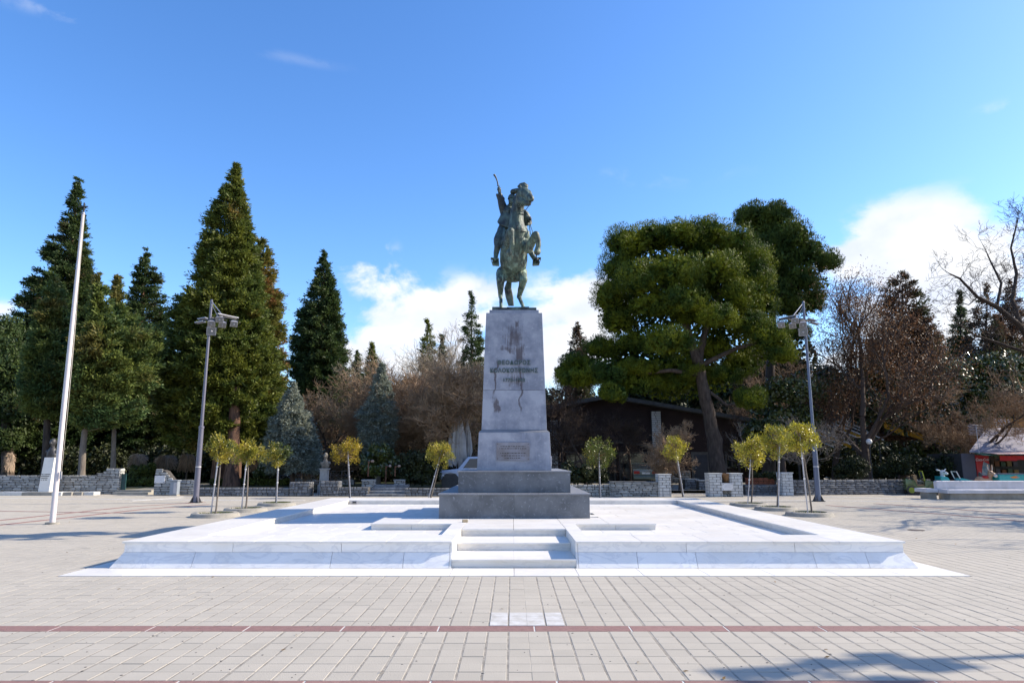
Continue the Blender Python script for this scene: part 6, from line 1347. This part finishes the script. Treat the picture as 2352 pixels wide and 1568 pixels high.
# front wall with openings left for doors and windows: built from panels
xs = [lf.x, P(1425).x if False else P(1300, 1100).x, P(1415, 1100).x, P(1423, 1100).x, P(1493, 1100).x, P(1590, 1100).x, P(1633, 1100).x, P(1668, 1100).x, P(1700, 1100).x, rt.x]
def rz_(x): return ap.z+(lf.z-ap.z)*(ap.x-x)/(ap.x-lf.x) if x < ap.x else ap.z+(rt.z-ap.z)*(x-ap.x)/(rt.x-ap.x)
zh = P(1450, 1037).z; ops = {1: (z0, zh-.1), 3: (z0, zh), 5: (z0, zh), 7: (P(1680, 1075).z, zh+.1)}
mb = MB()
for i in range(9):
    xa, xb = xs[i], xs[i+1]; lo = ops[i][1] if i in ops else z0; k = 4 if i == 0 else 1; pts = [(xa, lo), (xb, lo), (xb, rz_(xb)-.03)]+([(ap.x, ap.z-.03)] if xa < ap.x < xb else [])+[(xa, rz_(xa)-.03)]
    mb.prism(pts, YB, YB+.25)
    if i in ops and ops[i][0] > z0: mb.prism([(xa, z0), (xb, z0), (xb, ops[i][0]), (xa, ops[i][0])], YB, YB+.25)
mb.prism([(lf.x, z0), (lf.x+.2, z0), (lf.x+.2, rz_(lf.x)-.05), (lf.x, rz_(lf.x)-.05)], YB+.25, YB+9).prism([(rt.x-.2, z0), (rt.x, z0), (rt.x, rz_(rt.x)-.05), (rt.x-.2, rz_(rt.x)-.05)], YB+.25, YB+9).box(lf.x+.2, rt.x-.2, YB+8.8, YB+9, z0, 3)
mb.build('wall', M['maroon'], bl_)
rf = MB()
for (a, c) in ((Vector((lf.x-.4, 0, lf.z-.05)), ap), (ap, Vector((rt.x+.5, 0, rt.z-.05)))):
    rf.add([(a.x, YB-.9, a.z), (c.x, YB-.9, c.z), (c.x, YB+9.4, c.z), (a.x, YB+9.4, a.z), (a.x, YB-.9, a.z+.28), (c.x, YB-.9, c.z+.28), (c.x, YB+9.4, c.z+.28), (a.x, YB+9.4, a.z+.28)], [(3, 2, 1, 0), (0, 1, 5, 4), (1, 2, 6, 5), (2, 3, 7, 6), (3, 0, 4, 7), (4, 5, 6, 7)])
rf.build('roof', M['roof'], bl_)
for (pa, pb, pt) in ((1499, 1521, 944), (1264, 1282, 965)):   # white stone piers
    xa, xb = P(pa, 1100).x, P(pb, 1100).x; zt_ = P(1500, pt).z; pr = MB().box(xa, xb, YB-.35, YB-.02, z0, zt_).build('stone_pier', M['mortar'], bl_)
    z = z0; h = .16; k = 0
    if ('pier',) not in SV: SV[('pier',)] = stone_variants(6, M['stonew'], True)
    while z < zt_-.1:
        cuts_ = [xa, xa+(xb-xa)*rnd.uniform(.3, .7), xb]
        for a, c in zip(cuts_, cuts_[1:]):
            o = bpy.data.objects.new('stone', SV[('pier',)][rnd.randrange(6)]); col.objects.link(o); o.parent = pr; o.location = Vector(((a+c)/2, YB-.375, z+h/2))-root_loc(bl_); o.scale = (c-a-.02, .04, h-.02)
        z += h
def win(parent, xa, xb, za, zb, name='window', bars=(), Y=YB):
    f = .12; mb = MB().box(xa, xb, Y-.06, Y+.1, zb-f, zb).box(xa, xb, Y-.06, Y+.1, za, za+f).box(xa, xa+f, Y-.06, Y+.1, za+f, zb-f).box(xb-f, xb, Y-.06, Y+.1, za+f, zb-f)
    for t in bars: x = xa+(xb-xa)*t; mb.box(x-.05, x+.05, Y-.05, Y+.09, za+f, zb-f)
    o = mb.build(name, M['frame'], parent); es = [xa+f]+[xa+(xb-xa)*t for t in bars]+[xb-f]
    for a, c in zip(es, es[1:]): MB().box(a, c, Y+.02, Y+.04, za+f, zb-f).build('pane', M['glass'], o)
    return o
win(bl_, xs[1]+.01, xs[2]-.01, z0, zh-.11, bars=(.2, .45, .72)); win(bl_, xs[3]+.01, xs[4]-.01, z0, zh-.01, bars=(.33,)); win(bl_, xs[7]+.01, xs[8]-.01, ops[7][0], ops[7][1]-.01, bars=(.5,))
d = MB().box(xs[5]+.01, xs[6]-.01, YB-.04, YB+.1, z0, zh-.01).build('door', M['frame'], bl_)
MB().box(xs[5]+.2, xs[6]-.2, YB-.055, YB-.042, z0+.1, zh-.22).build('panel', mat('blue_grey_door', (.05, .055, .075), (.04, .045, .06), .5), d); MB().tube([(xs[5]+.28, YB-.1, 1.15), (xs[5]+.28, YB-.056, 1.15)], .03, 8).build('handle', M['metal'], d)
# curved canopy over the entrance
n = 22; a_ = P(1286, 1033, YB-1.8); c_ = P(1522, 1035, YB-1.8); mid = P(1405, 1015, YB-1.8); mb = MB()
for i in range(n):
    t0, t1 = i/n, (i+1)/n; f = lambda t: a_.z+(c_.z-a_.z)*t+(mid.z-a_.z)*4*t*(1-t)*1.
    x0, x1 = a_.x+(c_.x-a_.x)*t0, a_.x+(c_.x-a_.x)*t1
    mb.add([(x0, YB-1.9, f(t0)), (x1, YB-1.9, f(t1)), (x1, YB-.4, f(t1)), (x0, YB-.4, f(t0)), (x0, YB-1.9, f(t0)+.10), (x1, YB-1.9, f(t1)+.10), (x1, YB-.4, f(t1)+.1), (x0, YB-.4, f(t0)+.1)], [(3, 2, 1, 0), (0, 1, 5, 4), (2, 3, 7, 6), (4, 5, 6, 7)])
mb.build('canopy', M['roof'], bl_)
wall('rubble_wall', 'low stone wall beside the cafe door under the pine', gx(1524, 48), gx(1588, 48), 48, .4, .12, gz(1080, 48), (.34, .12), M['stoned'], ends=False)
# closed parasols on the terrace left of the pedestal
def parasol(px, py0, py1, w, Y, label):
    t, b = at(px, py0, Y), at(px, py1, Y); h = t.z-b.z; r = thing('closed_parasol', label, 'parasol', (b.x, Y, .2)); mb = MB(); n = 22; prof = ((0, .02), (.08, .25), (.35, .6), (.7, .9), (.93, 1.), (1, .75)); k = w/ppm(Y)/2
    for (q, rr_) in prof:
        for i in range(n): a = 2*PI*i/n; rad = rr_*k*(1+(.28 if i % 2 else -.2)*min(1, q*3)); mb.v.append((b.x+math.cos(a)*rad, Y+math.sin(a)*rad, t.z-h*q-(rnd.uniform(0, .1)*h if q == 1 else 0)))
    for q in range(len(prof)-1):
        for i in range(n): a0 = q*n+i; a1 = q*n+(i+1) % n; mb.f.append((a0, a1, a1+n, a0+n))
    cv = mat('offwhite_canvas', (.42, .40, .38), (.3, .285, .27), .85, scale=2) if 'offwhite_canvas' not in bpy.data.materials else bpy.data.materials['offwhite_canvas']
    mb.build('canopy', cv, r, smooth=True); MB().tube([(b.x, Y, .2), (b.x, Y, t.z+.05)], .035, 8).build('pole', M['metal'], r); MB().tube([(b.x, Y, .2), (b.x, Y, .3)], .3, 16).build('foot', M['concrete'], r)
parasol(1049, 930, 1062, 38, 38.4, 'tall closed off-white parasol glimpsed behind bare branches left of the pedestal')
parasol(1073, 965, 1042, 20, 38.9, 'smaller closed off-white parasol behind the tall one')

# ================================================================== vehicles
def car(name, label, cat, c, L, Wd, prof, glassp, m, wr, wy, rz=0., extra=None, inset=.12):
    """prof: side outline (x, z); body loft narrower at roof; x = length"""
    r = thing(name, label, cat, c, None, rz); B = lambda mb, n, mm, par=r, **k: mb.build(n, mm, par, local=True, **k)
    zs = [z for _, z in prof]; zt_ = max(zs); belt = zt_*.62
    def yw(z): return Wd/2-(max(0, z-belt)/(zt_-belt))*inset
    n = len(prof); v = [(x, -yw(z), z) for x, z in prof]+[(x, yw(z), z) for x, z in prof]
    B(MB().add(v, [tuple(range(n)), tuple(reversed(range(n, 2*n)))]+[(i, i+n, (i+1) % n+n, (i+1) % n) for i in range(n)]), 'body', m, bevel=.035, smooth=True)
    for g_ in glassp:
        if g_[0] == 'side':
            for s in (-1, 1):
                q = [(x, s*(yw(z)+.006), z) for x, z in g_[1]]; q += [(x, s*(yw(z)-.02), z) for x, z in g_[1]]; k = len(g_[1])
                B(MB().add(q, [tuple(range(k)), tuple(reversed(range(k, 2*k)))]+[(i, i+k, (i+1) % k+k, (i+1) % k) for i in range(k)]), 'side_window', M['glass'])
        else:
            (xa, za), (xb, zb) = g_[1]; dn = Vector((zb-za, 0, xa-xb)).normalized()*(.008 if g_[0] == 'front' else -.008); ya, yb = yw(za)-.12, yw(zb)-.10
            q = [(xa, -ya, za), (xa, ya, za), (xb, yb, zb), (xb, -yb, zb)]; q = [tuple(Vector(p)+dn) for p in q]+[tuple(Vector(p)-dn*2) for p in q]
            B(MB().add(q, [(0, 1, 2, 3), (7, 6, 5, 4)]+[(i, i+4, (i+1) % 4+4, (i+1) % 4) for i in range(4)]), 'windscreen' if g_[0] == 'front' else 'rear_window', M['glass'])
    for x in wy:
        for s in (-1, 1):
            w = B(MB().tube([(x, s*(Wd/2-.18), wr), (x, s*(Wd/2+.01), wr)], wr, 22), 'wheel', M['dark'], bevel=.02); B(MB().tube([(x, s*(Wd/2+.0), wr), (x, s*(Wd/2+.022), wr)], wr*.6, 16), 'rim', M['metal'], w)
    return r, B
# sedan seen from behind (length along y): local x = length, rotate so that -x (rear) faces the camera
b0 = at(1484, 1106, 46); carm = mat('silver_green_paint', (.12, .15, .145), (.11, .14, .135), .3, metal=.5, coat=.6)
r, B = car('parked_sedan', 'silver-green sedan parked with its tail to the square, right of the cafe door', 'car', (b0.x, 46+2.2, .12), 4.5, 1.72,
    [(-2.2, .35), (-2.25, .55), (-2.22, .9), (-2.1, .98), (-1.35, 1.0), (-.75, 1.38), (.45, 1.4), (1.05, 1.02), (2.15, .82), (2.25, .45), (2.2, .3), (-2.1, .26)],
    [('rear', ((-1.33, 1.02), (-.80, 1.35))), ('front', ((1.03, 1.04), (.5, 1.37))), ('side', [(-1.1, 1.04), (-.7, 1.31), (.4, 1.33), (.85, 1.04)])], carm, .31, (-1.35, 1.4), R(90))
redl = mat('red_lamp_glass', (.45, .015, .01), (.3, .01, .01), .2)
for s in (-1, 1): B(MB().box(-2.262, -2.2, s*.62-.2, s*.62+.2, .68, .86), 'tail_light', redl, bevel=.01)
B(MB().box(-2.262, -2.23, -.26, .26, .66, .78), 'number_plate', M['white']); B(MB().box(-2.31, -2.15, -.84, .84, .34, .54), 'bumper', carm, bevel=.03); B(MB().box(-2.268, -2.24, -.4, .4, .84, .87), 'trim_strip', M['metal'])
# white off-roader side-on
c = at(1020, 1117, 37.6); ofm = mat('bluish_white_paint', (.40, .45, .56), (.36, .41, .52), .35, coat=.5)
r, B = car('parked_offroader', 'boxy bluish-white off-road car parked facing left, half hidden by the pedestal', 'car', (at(1020, 1117, 37.6).x+1.75, 38.4, .12), 4.4, 1.75,
    [(-2.1, .55), (-2.12, .8), (-2.05, 1.02), (-1.0, 1.12), (-.45, 1.78), (2.0, 1.8), (2.12, 1.1), (2.15, .55), (1.7, .48), (-1.7, .48)],
    [('rear', ((-1.0, 1.15), (-.5, 1.72))), ('side', [(-.72, 1.16), (-.36, 1.66), (.35, 1.68), (.35, 1.16)]), ('side', [(.5, 1.16), (.5, 1.68), (1.8, 1.7), (1.85, 1.16)])], ofm, .40, (-1.4, 1.35), 0, inset=.08)
for s in (-1, 1): B(MB().box(-2.2, -1.75, s*.86-.06, s*.86+.06, .72, .8), 'side_lamp', M['white'], bevel=.01); B(MB().box(-1.9, 1.9, s*.89-.015, s*.89+.015, .86, .885), 'side_moulding', M['metal'])
for x in (-1.4, 1.35):
    for s in (-1, 1): B(MB().tube([(x, s*.86, .42), (x, s*.90, .42)], .5, 20), 'wheel_arch', M['dark'])
B(MB().box(-2.22, -2.05, -.85, .85, .5, .66), 'bumper', M['dark'], bevel=.02)

# ================================================================== coin rides
gl = mat('green_gloss_paint', (.05, .11, .03), (.09, .10, .03), .25, scale=4, coat=.6); yg = mat('yellow_green_plastic', (.26, .30, .03), (.22, .27, .03), .35); tan_ = mat('tan_seat', (.30, .19, .09), (.22, .14, .07), .5)
b0 = at(2122, 1137, 34.2)
jr = thing('jeep_ride', 'green coin-operated jeep ride with yellow-green windscreen frame by the bench end', 'kiddie ride', (b0.x, 34.4, 0), None, R(-18)); B = lambda mb, n, mm, par=jr, **k: mb.build(n, mm, par, local=True, **k)
B(MB().box(-.7, .7, -.35, .35, 0, .08), 'base', M['dark'])
B(MB().prism([(-.72, .22), (.74, .22), (.78, .62), (.15, .72), (.12, .45), (-.2, .42), (-.3, .72), (-.72, .8)], -.36, .36), 'body', gl, bevel=.03, smooth=True)
B(MB().box(-.34, -.18, -.28, .28, .42, .98, ), 'seat_back', tan_, bevel=.04); B(MB().box(-.3, .12, -.28, .28, .42, .52), 'seat', tan_, bevel=.02)
wf = B(MB().bar((.14, -.33, .70), (.06, -.33, 1.16), .045, .045, (1, 0, 0)).bar((.14, .33, .70), (.06, .33, 1.16), .045, .045, (1, 0, 0)).bar((.06, -.35, 1.16), (.06, .35, 1.16), .045, .045).bar((.14, -.35, .74), (.14, .35, .74), .045, .05), 'windscreen_frame', yg)
B(MB().obox((.1, 0, .95), (.003, 0, 0), (0, .3, 0), (-.035, 0, .19)), 'pane', M['glass'], wf)
for k in range(7): B(MB().box(.775, .80, -.24+k*.08-.012, -.24+k*.08+.012, .30, .60), 'grille_bar', yg)
for s in (-1, 1):
    B(MB().tube([(.74, s*.30, .62), (.83, s*.30, .62)], [.07, .075], 14), 'headlight', mat('teal_lamp', (.08, .35, .25), (.1, .4, .3), .2) if 'teal_lamp' not in bpy.data.materials else bpy.data.materials['teal_lamp'])
    B(MB().prism([(.25, .35), (.3, .52), (.45, .6), (.65, .56), (.74, .36)], min(s*.36, s*.46), max(s*.36, s*.46)), 'mudguard', gl, bevel=.015)
    for x in (-.5, .5): w = B(MB().tube([(x, s*.34, .24), (x, s*.46, .24)], .2, 20), 'wheel', M['dark'], bevel=.015); B(MB().tube([(x, s*.46, .24), (x, s*.475, .24)], .14, 14), 'rim', yg, w)
B(MB().tube([(.05, 0, .78), (.02, 0, .82)], .13, 16), 'steering_wheel', M['dark']); B(MB().box(-.6, -.2, -.1, .1, .8, .86), 'luggage', M['dark'])
tq = mat('turquoise_plastic', (.02, .36, .36), (.02, .30, .32), .3, coat=.6); b0 = at(2195, 1106, 35.5)
cr_ = thing('toy_car_ride', 'turquoise coin-operated toy car with white windscreen frame behind the bench', 'kiddie ride', (b0.x, 35.6, 0), None, R(-8)); B = lambda mb, n, mm, par=cr_, **k: mb.build(n, mm, par, local=True, **k)
B(MB().box(-.6, .6, -.3, .3, 0, .2), 'base', M['dark']); B(MB().prism([(-.8, .3), (.9, .3), (1.0, .52), (.9, .64), (.2, .80), (.1, .62), (-.3, .6), (-.42, .84), (-.8, .9)], -.34, .34), 'body', tq, bevel=.05, smooth=True)
B(MB().bar((.16, -.3, .76), (.02, -.28, 1.12), .04, .04, (1, 0, 0)).bar((.16, .3, .76), (.02, .28, 1.12), .04, .04, (1, 0, 0)).bar((.02, -.3, 1.12), (.02, .3, 1.12), .04, .04), 'windscreen_frame', M['white'])
for s in (-1, 1): B(MB().tube([(.86, s*.26, .6), (.97, s*.26, .57)], .06, 12), 'headlight', mat('red_orange_lamp', (.6, .2, .1), (.5, .1, .05), .3) if 'red_orange_lamp' not in bpy.data.materials else bpy.data.materials['red_orange_lamp'])
B(MB().prism([(.25, .5), (.4, .66), (.62, .66), (.78, .5)], -.36, .36), 'front_fender', mat('red_yellow_sticker', (.4, .04, .02), (.5, .3, .03), .4, scale=12), bevel=.02)
b0 = at(2168, 1088, 35.6); sp_m = mat('white_black_spots', (.62, .62, .62), (.02, .02, .02), .4, scale=9, lo=.56, hi=.6)
cw = thing('spotted_animal_ride', 'small white toy animal with dark spots perched behind the turquoise toy car', 'kiddie ride', (b0.x, 35.9, 0)); v = lambda x, y, z: Vector((b0.x+x, 35.9+y, z))
blob('figure', [(v(0, 0, .1), .12, v(0, 0, .5), .14), (v(0, 0, .5), .17, v(.1, 0, .85), .13), (v(.1, 0, .85), .10, v(.1, -.02, 1.08), .12), (v(.14, -.1, 1.08), .09, v(.24, -.18, 1.0), .075), (v(.02, 0, 1.16), .03, v(-.16, 0, 1.2), .05), (v(.2, 0, 1.16), .03, v(.3, 0, 1.24), .035)], sp_m, cw, .02, 2)
# donkey ride
b0 = at(2272, 1106, 34.8); dm = mat('tan_donkey', (.42, .25, .14), (.34, .20, .12), .5, coat=.3); dk = thing('donkey_ride', 'tan toy donkey ride with tall ears, white muzzle and red saddle behind the bench', 'kiddie ride', (b0.x, 35.0, 0)); v = lambda x, y, z: Vector((b0.x+x, 35.0+y, z))
hb = .2
dn_ = blob('body', [(v(-.35, 0, .52+hb), .19, v(.12, 0, .5+hb), .18), (v(.12, 0, .55+hb), .15, v(.22, -.05, .82+hb), .11), (v(.22, -.05, .85+hb), .13, v(.30, -.16, .78+hb), .10), (v(.17, -.03, .95+hb), .045, v(.13, 0, 1.25+hb), .035), (v(.30, -.03, .95+hb), .045, v(.36, 0, 1.24+hb), .035),
    (v(-.4, -.12, .45+hb), .08, v(-.48, -.12, .0), .05), (v(-.4, .12, .45+hb), .08, v(-.48, .12, .0), .05), (v(.12, -.12, .42+hb), .075, v(.22, -.12, .0), .05), (v(.12, .12, .42+hb), .075, v(.22, .12, .0), .05), (v(-.53, 0, .58+hb), .035, v(-.62, 0, .35+hb), .03)], dm, dk, .018, 3)
blob('muzzle', [('e', v(.345, -.24, .72+hb), (.1, .09, .085))], M['white'], dk, .016, 1)
for s in (.0, .15): MB().tube([v(.17+s, -.16, .90+hb), v(.17+s, -.185, .90+hb)], .028, 10).build('eye', M['dark'], dk)
MB().lathe(v(-.1, 0, .6+hb), [(.2, 0), (.21, .06), (.17, .12), (.08, .14)], 16).build('saddle', mat('red_plastic', (.42, .015, .015), (.35, .01, .01), .35), dk, smooth=True)
MB().tube([v(-.25, 0, .7+hb), v(-.3, 0, .85+hb), v(-.3, 0, .9+hb)], [.1, .08, .03], 10).build('saddle_back', M['dark'], dk)
for s, x in ((-.04, .145), (.04, .335)): MB().tube([v(x+s*.2, -.045, 1.02+hb), v(x+s, -.02, 1.2+hb)], [.02, .012], 6).build('inner_ear', M['whiteline'], dk)
MB().box(b0.x-.55, b0.x+.4, 34.75, 35.25, 0, .06).build('base', M['dark'], dk)
b0 = at(2325, 1107, 34.6); bxr = thing('box_ride', 'turquoise coin ride box with an orange emblem at the right edge', 'kiddie ride', (b0.x, 34.9, 0))
MB().box(b0.x-.62, b0.x+.7, 34.6, 35.2, .1, 1.0).build('body', tq, bxr, bevel=.04); MB().box(b0.x-.66, b0.x+.74, 34.56, 35.24, 1.0, 1.04).build('rim', M['poleb'], bxr); em = MB()
em.add([(b0.x-.1, 34.592, .86), (b0.x+.35, 34.592, .95), (b0.x+.2, 34.592, .88), (b0.x+.42, 34.592, .84), (b0.x+.1, 34.592, .80)], [(0, 4, 3, 2, 1)]); em.build('emblem', mat('orange_yellow', (.7, .3, .03), (.7, .12, .03), .4, scale=9), bxr)
MB().box(b0.x-.5, b0.x+.6, 34.7, 35.1, 0, .1).build('base', M['dark'], bxr)

# ================================================================== white bench wall
bn = thing('bench', 'long low whitewashed concrete bench with backrest at the right edge', 'bench', (20.6, 30.6, 0))
xl, yl = gp(2160, 1148).x+.42, gp(2160, 1148).y
seg = 5
for i in range(seg):
    xa, xb = xl+i*1.9, xl+(i+1)*1.9-.01; ya = yl+.02*i
    MB().box(xa+(.08 if i == 0 else 0), xb, ya+.08, ya+.9, 0, .28, .01).build('base_block', M['concrete'], bn)
    MB().box(xa-(.08 if i == 0 else 0), xb, ya-.02, ya+.62, .282, .44, .02).build('seat_slab', M['bench'], bn)
    MB().box(xa-(.12 if i == 0 else 0), xb, ya+.63, ya+.85, .282, .80, .03).build('backrest', M['bench'], bn)
MB().box(xl-.62, xl-.125, yl+.6, yl+1.5, .30, .46, .02).build('end_slab', M['bench'], bn); MB().box(xl-.5, xl-.13, yl+.7, yl+1.3, .0, .299).build('end_block', M['concrete'], bn)

# ================================================================== kiosk
YK = 37.5; k0 = at(2215, 1110, YK).x; k1 = k0+9; zr = gz(1040, YK); K_ = thing('kiosk', 'small dark kiosk with white sloping roof and red drinks banner at the right edge', 'kiosk', (k0+3, YK+1.5, 0))
kx2 = gx(2249, YK)
MB().box(k0, kx2-.01, YK, YK+.06, 0, zr-.02).build('side_panel', mat('grey_violet_panel', (.085, .08, .10), (.07, .065, .085), .6, scale=2), K_)
MB().box(k0, k0+.06, YK+.065, YK+3, 0, zr-.02).box(k0, k1, YK+3, YK+3.1, 0, zr-.02).build('wall', M['dark'], K_); MB().box(k0, k1, YK+.07, YK+3, .0, .06).build('floor', M['concrete'], K_)
zt_ = gz(985, YK+2); xr0 = gx(2232, YK); xr1 = gx(2290, YK+2)
MB().add([(xr0, YK-.2, zr+.02), (k1, YK-.2, zr+.02), (k1, YK+2.2, zt_), (xr1, YK+2.2, zt_), (xr0, YK-.2, zr+.10), (k1, YK-.2, zr+.10), (k1, YK+2.2, zt_+.08), (xr1, YK+2.2, zt_+.08)], [(3, 2, 1, 0), (0, 1, 5, 4), (1, 2, 6, 5), (2, 3, 7, 6), (3, 0, 4, 7), (4, 5, 6, 7)]).build('roof', mat('dirty_white_roof', (.26, .25, .31), (.16, .15, .18), .6, scale=1.5, stretch=(1, 1, 3)), K_)
# awning: green front strip, pink-white cloth, red valance
MB().prism([(YK-.25, zr+.0), (YK-1.0, zr-.12), (YK-1.0, zr-.15), (YK-.25, zr-.03)], kx2-.2, gx(2300, YK-1), 'x').build('green_awning', mat('green_cloth', (.03, .12, .07), (.02, .08, .05), .8), K_)
MB().prism([(YK-.22, zr+.04), (YK-1.3, zr-.05), (YK-1.3, zr-.08), (YK-.22, zr+.01)], gx(2290, YK-1)+.05, k1, 'x').build('pink_awning', mat('faded_pink_cloth', (.62, .36, .34), (.6, .48, .42), .8), K_)
for i in range(5): x = gx(2306, YK-1)+i*.9; MB().box(x, x+.895, YK-1.02, YK-1.0, zr-.42+(.05 if i % 2 else 0), zr-.155).build('valance', mat('red_cloth', (.40, .015, .015), (.3, .01, .01), .8) if 'red_cloth' not in bpy.data.materials else bpy.data.materials['red_cloth'], K_)
bn2x = gx(2279, YK); bnr = MB().box(kx2, bn2x, YK-.04, YK+.02, .1, zr-.12).build('drinks_banner', mat('banner_red', (.42, .012, .015), (.34, .01, .012), .45), K_)
text_obj('lettering', 'Coca-Cola', .20, M['white'], bnr, ((kx2+bn2x)/2-.02, YK-.045, zr-.36), (R(90), 0, 0), .002, .95, .35).scale = (.9, 1, 1)
MB().prism([((kx2+bn2x)/2-.28, .12), ((kx2+bn2x)/2+.2, .12), ((kx2+bn2x)/2+.36, zr-.62), ((kx2+bn2x)/2+.05, zr-.45), ((kx2+bn2x)/2-.06, zr-.8)], YK-.052, YK-.041).build('printed_figure', mat('blue_ice_print', (.07, .16, .22), (.32, .30, .30), .4, scale=5, detail=8), bnr)
MB().box(bn2x+.05, k1, YK-.05, YK+.25, .1, .85).build('counter', M['dark'], K_); MB().box(bn2x+.05, k1, YK-.12, YK+.3, .852, .9).build('counter_top', M['metal'], K_)
for i in range(7):
    for j in range(3): MB().box(bn2x+1.1+i*.36, bn2x+1.36+i*.36, YK+2.6, YK+2.9, .9+j*.45, 1.15+j*.45+.05*(i % 2)).build('goods_box', mat('goods_%d' % ((i+j) % 4), ((.2, .08, .03), (.05, .1, .06), (.22, .15, .05), (.07, .07, .1))[(i+j) % 4], None, .6) if 'goods_%d' % ((i+j) % 4) not in bpy.data.materials else bpy.data.materials['goods_%d' % ((i+j) % 4)], K_)
for j in range(3): MB().box(bn2x+.9, k1, YK+2.55, YK+2.95, .85+j*.45, .88+j*.45).build('shelf', M['dark'], K_)
sgx = gx(2301, YK+2.2); sg = thing('shop_sign', 'orange-yellow CASH & CARRY sign above the kiosk roof', 'sign', (sgx+1.2, YK+2.4, zt_+.1))
zs0, zs1 = gz(985, YK+2.4), gz(961, YK+2.4); MB().box(sgx, sgx+2.6, YK+2.35, YK+2.45, zs0, zs1).build('board', mat('orange_sign', (.36, .13, .01), (.42, .2, .01), .5), sg)
zm = (zs0+zs1)/2+.03
text_obj('lettering', 'CASH &', .27, M['white'], sg, (sgx+.62, YK+2.34, zm+.13), (R(90), 0, 0), .004, 1.05, 0, .006); text_obj('lettering', 'CARRY', .27, M['white'], sg, (sgx+.66, YK+2.34, zm-.11), (R(90), 0, 0), .004, 1.05, 0, .006)
for x in (sgx+.2, sgx+2.3): MB().box(x, x+.05, YK+2.46, YK+2.51, zt_, zs1).build('post', M['dark'], sg)
a0 = at(2249, 1040, YK-.3); a1 = at(2255, 975, YK-.3); an = thing('tv_antenna', 'ribbed television antenna on a thin mast at the kiosk corner', 'antenna', (a0.x, YK-.3, a0.z-.03))
MB().tube([(a0.x, YK-.3, a0.z-.06), (a0.x, YK-.3, a1.z)], .02, 6).build('mast', M['metal'], an)
for k in range(8): z = a1.z-.02-k*.075; MB().tube([(a0.x-.38, YK-.3+(k % 2)*.12, z+.03), (a0.x+.38, YK-.3+(k % 2)*.12, z-.03)], .014, 4).build('element', M['metal'], an)
MB().tube([(a0.x, YK-.3, a1.z-.3), (a0.x, YK-.9, a1.z-.28)], .012, 5).build('boom', M['metal'], an)

# ================================================================== pergola with yellow slats
YPg = 45.; pg = thing('pergola', 'open pergola with pale fascia and yellow-white slats behind the right lamp post', 'pergola', (gx(1900, YPg), YPg, .12)); ylw = mat('yellow_paint', (.62, .32, .01), (.5, .25, .01), .6)
pa, pb = at(1815, 975, YPg), at(1987, 953, YPg); MB().bar((pa.x, YPg, pa.z), (pb.x, YPg, pb.z), .12, .3).build('fascia', M['roof'], pg)
for i, (x0_, y0_, x1_, y1_, w, yel) in enumerate([(1872, 983, 1955, 1020, .1, 1), (1858, 987, 1935, 1022, .06, 0), (1895, 973, 1965, 1003, .06, 0), (1906, 968, 1990, 1002, .1, 1), (1920, 966, 2005, 1000, .06, 0), (1936, 962, 2030, 1010, .08, 0), (1853, 1000, 1915, 1026, .06, 0)]):
    a, b = at(x0_, y0_, YPg-.2), at(x1_, y1_, YPg-2.6)
    MB().bar(a, b, .04, .03+w*.5).build('slat', M['white'], pg)
    if yel: MB().bar(a-Vector((0, -.06, .16)), b-Vector((0, -.06, .16)), .04, .17).build('yellow_slat', ylw, pg)
for px in (1840, 1978): x = gx(px, YPg); MB().tube([(x, YPg, .12), (x, YPg, at(px, 965, YPg).z)], .09, 8).build('post', M['dark'], pg)
aw = thing('yellow_awning', 'torn yellow awning cloth seen through branches right of the brown-leaved tree', 'awning', (gx(2080, 44), 44, 0))
for (x0_, y0_, x1_, y1_) in ((2030, 966, 2075, 988), (2075, 980, 2120, 998), (2120, 990, 2165, 1012)):
    a, b = at(x0_, y0_, 43), at(x1_, y1_, 42.5); MB().add([tuple(a), tuple(b), (b.x, b.y, b.z-.35), (a.x, a.y, a.z-.45), (a.x, a.y+.02, a.z), (b.x, b.y+.02, b.z), (b.x, b.y+.02, b.z-.35), (a.x, a.y+.02, a.z-.45)], [(0, 1, 2, 3), (7, 6, 5, 4), (0, 4, 5, 1), (3, 2, 6, 7)]).build('cloth_panel', ylw, aw)
for px in (2030, 2165): x = gx(px, 43); MB().tube([(x, 43, .12), (x, 43, 3.5)], .04, 6).build('post', M['dark'], aw)
gl_ = at(2009, 1013, 38); gr = thing('globe_lamp', 'white globe lamp hanging by the dark trunk right of the pergola', 'lamp', (gl_.x, 38.6, .12)); MB().tube([(gl_.x, 38.6, .12), (gl_.x, 38.6, gl_.z-.1)], .03, 6).build('post', M['dark'], gr)
MB().lathe((gl_.x, 38.6, gl_.z-.16), [(.05, 0), (.13, .05), (.17, .16), (.13, .27), (.05, .32)], 16).build('globe', M['white'], gr, smooth=True)

conifer('rusty_conifer', 'tall brownish conifer half behind the bare oak at the right edge', [(640, 2318, 2324), (700, 2296, 2344), (780, 2280, 2362), (860, 2270, 2375), (960, 2265, 2380)], 57, M['redcon'], M['bark'], nb=170, base_px=2315, trunk_r=.3, per=34, clump=.5)
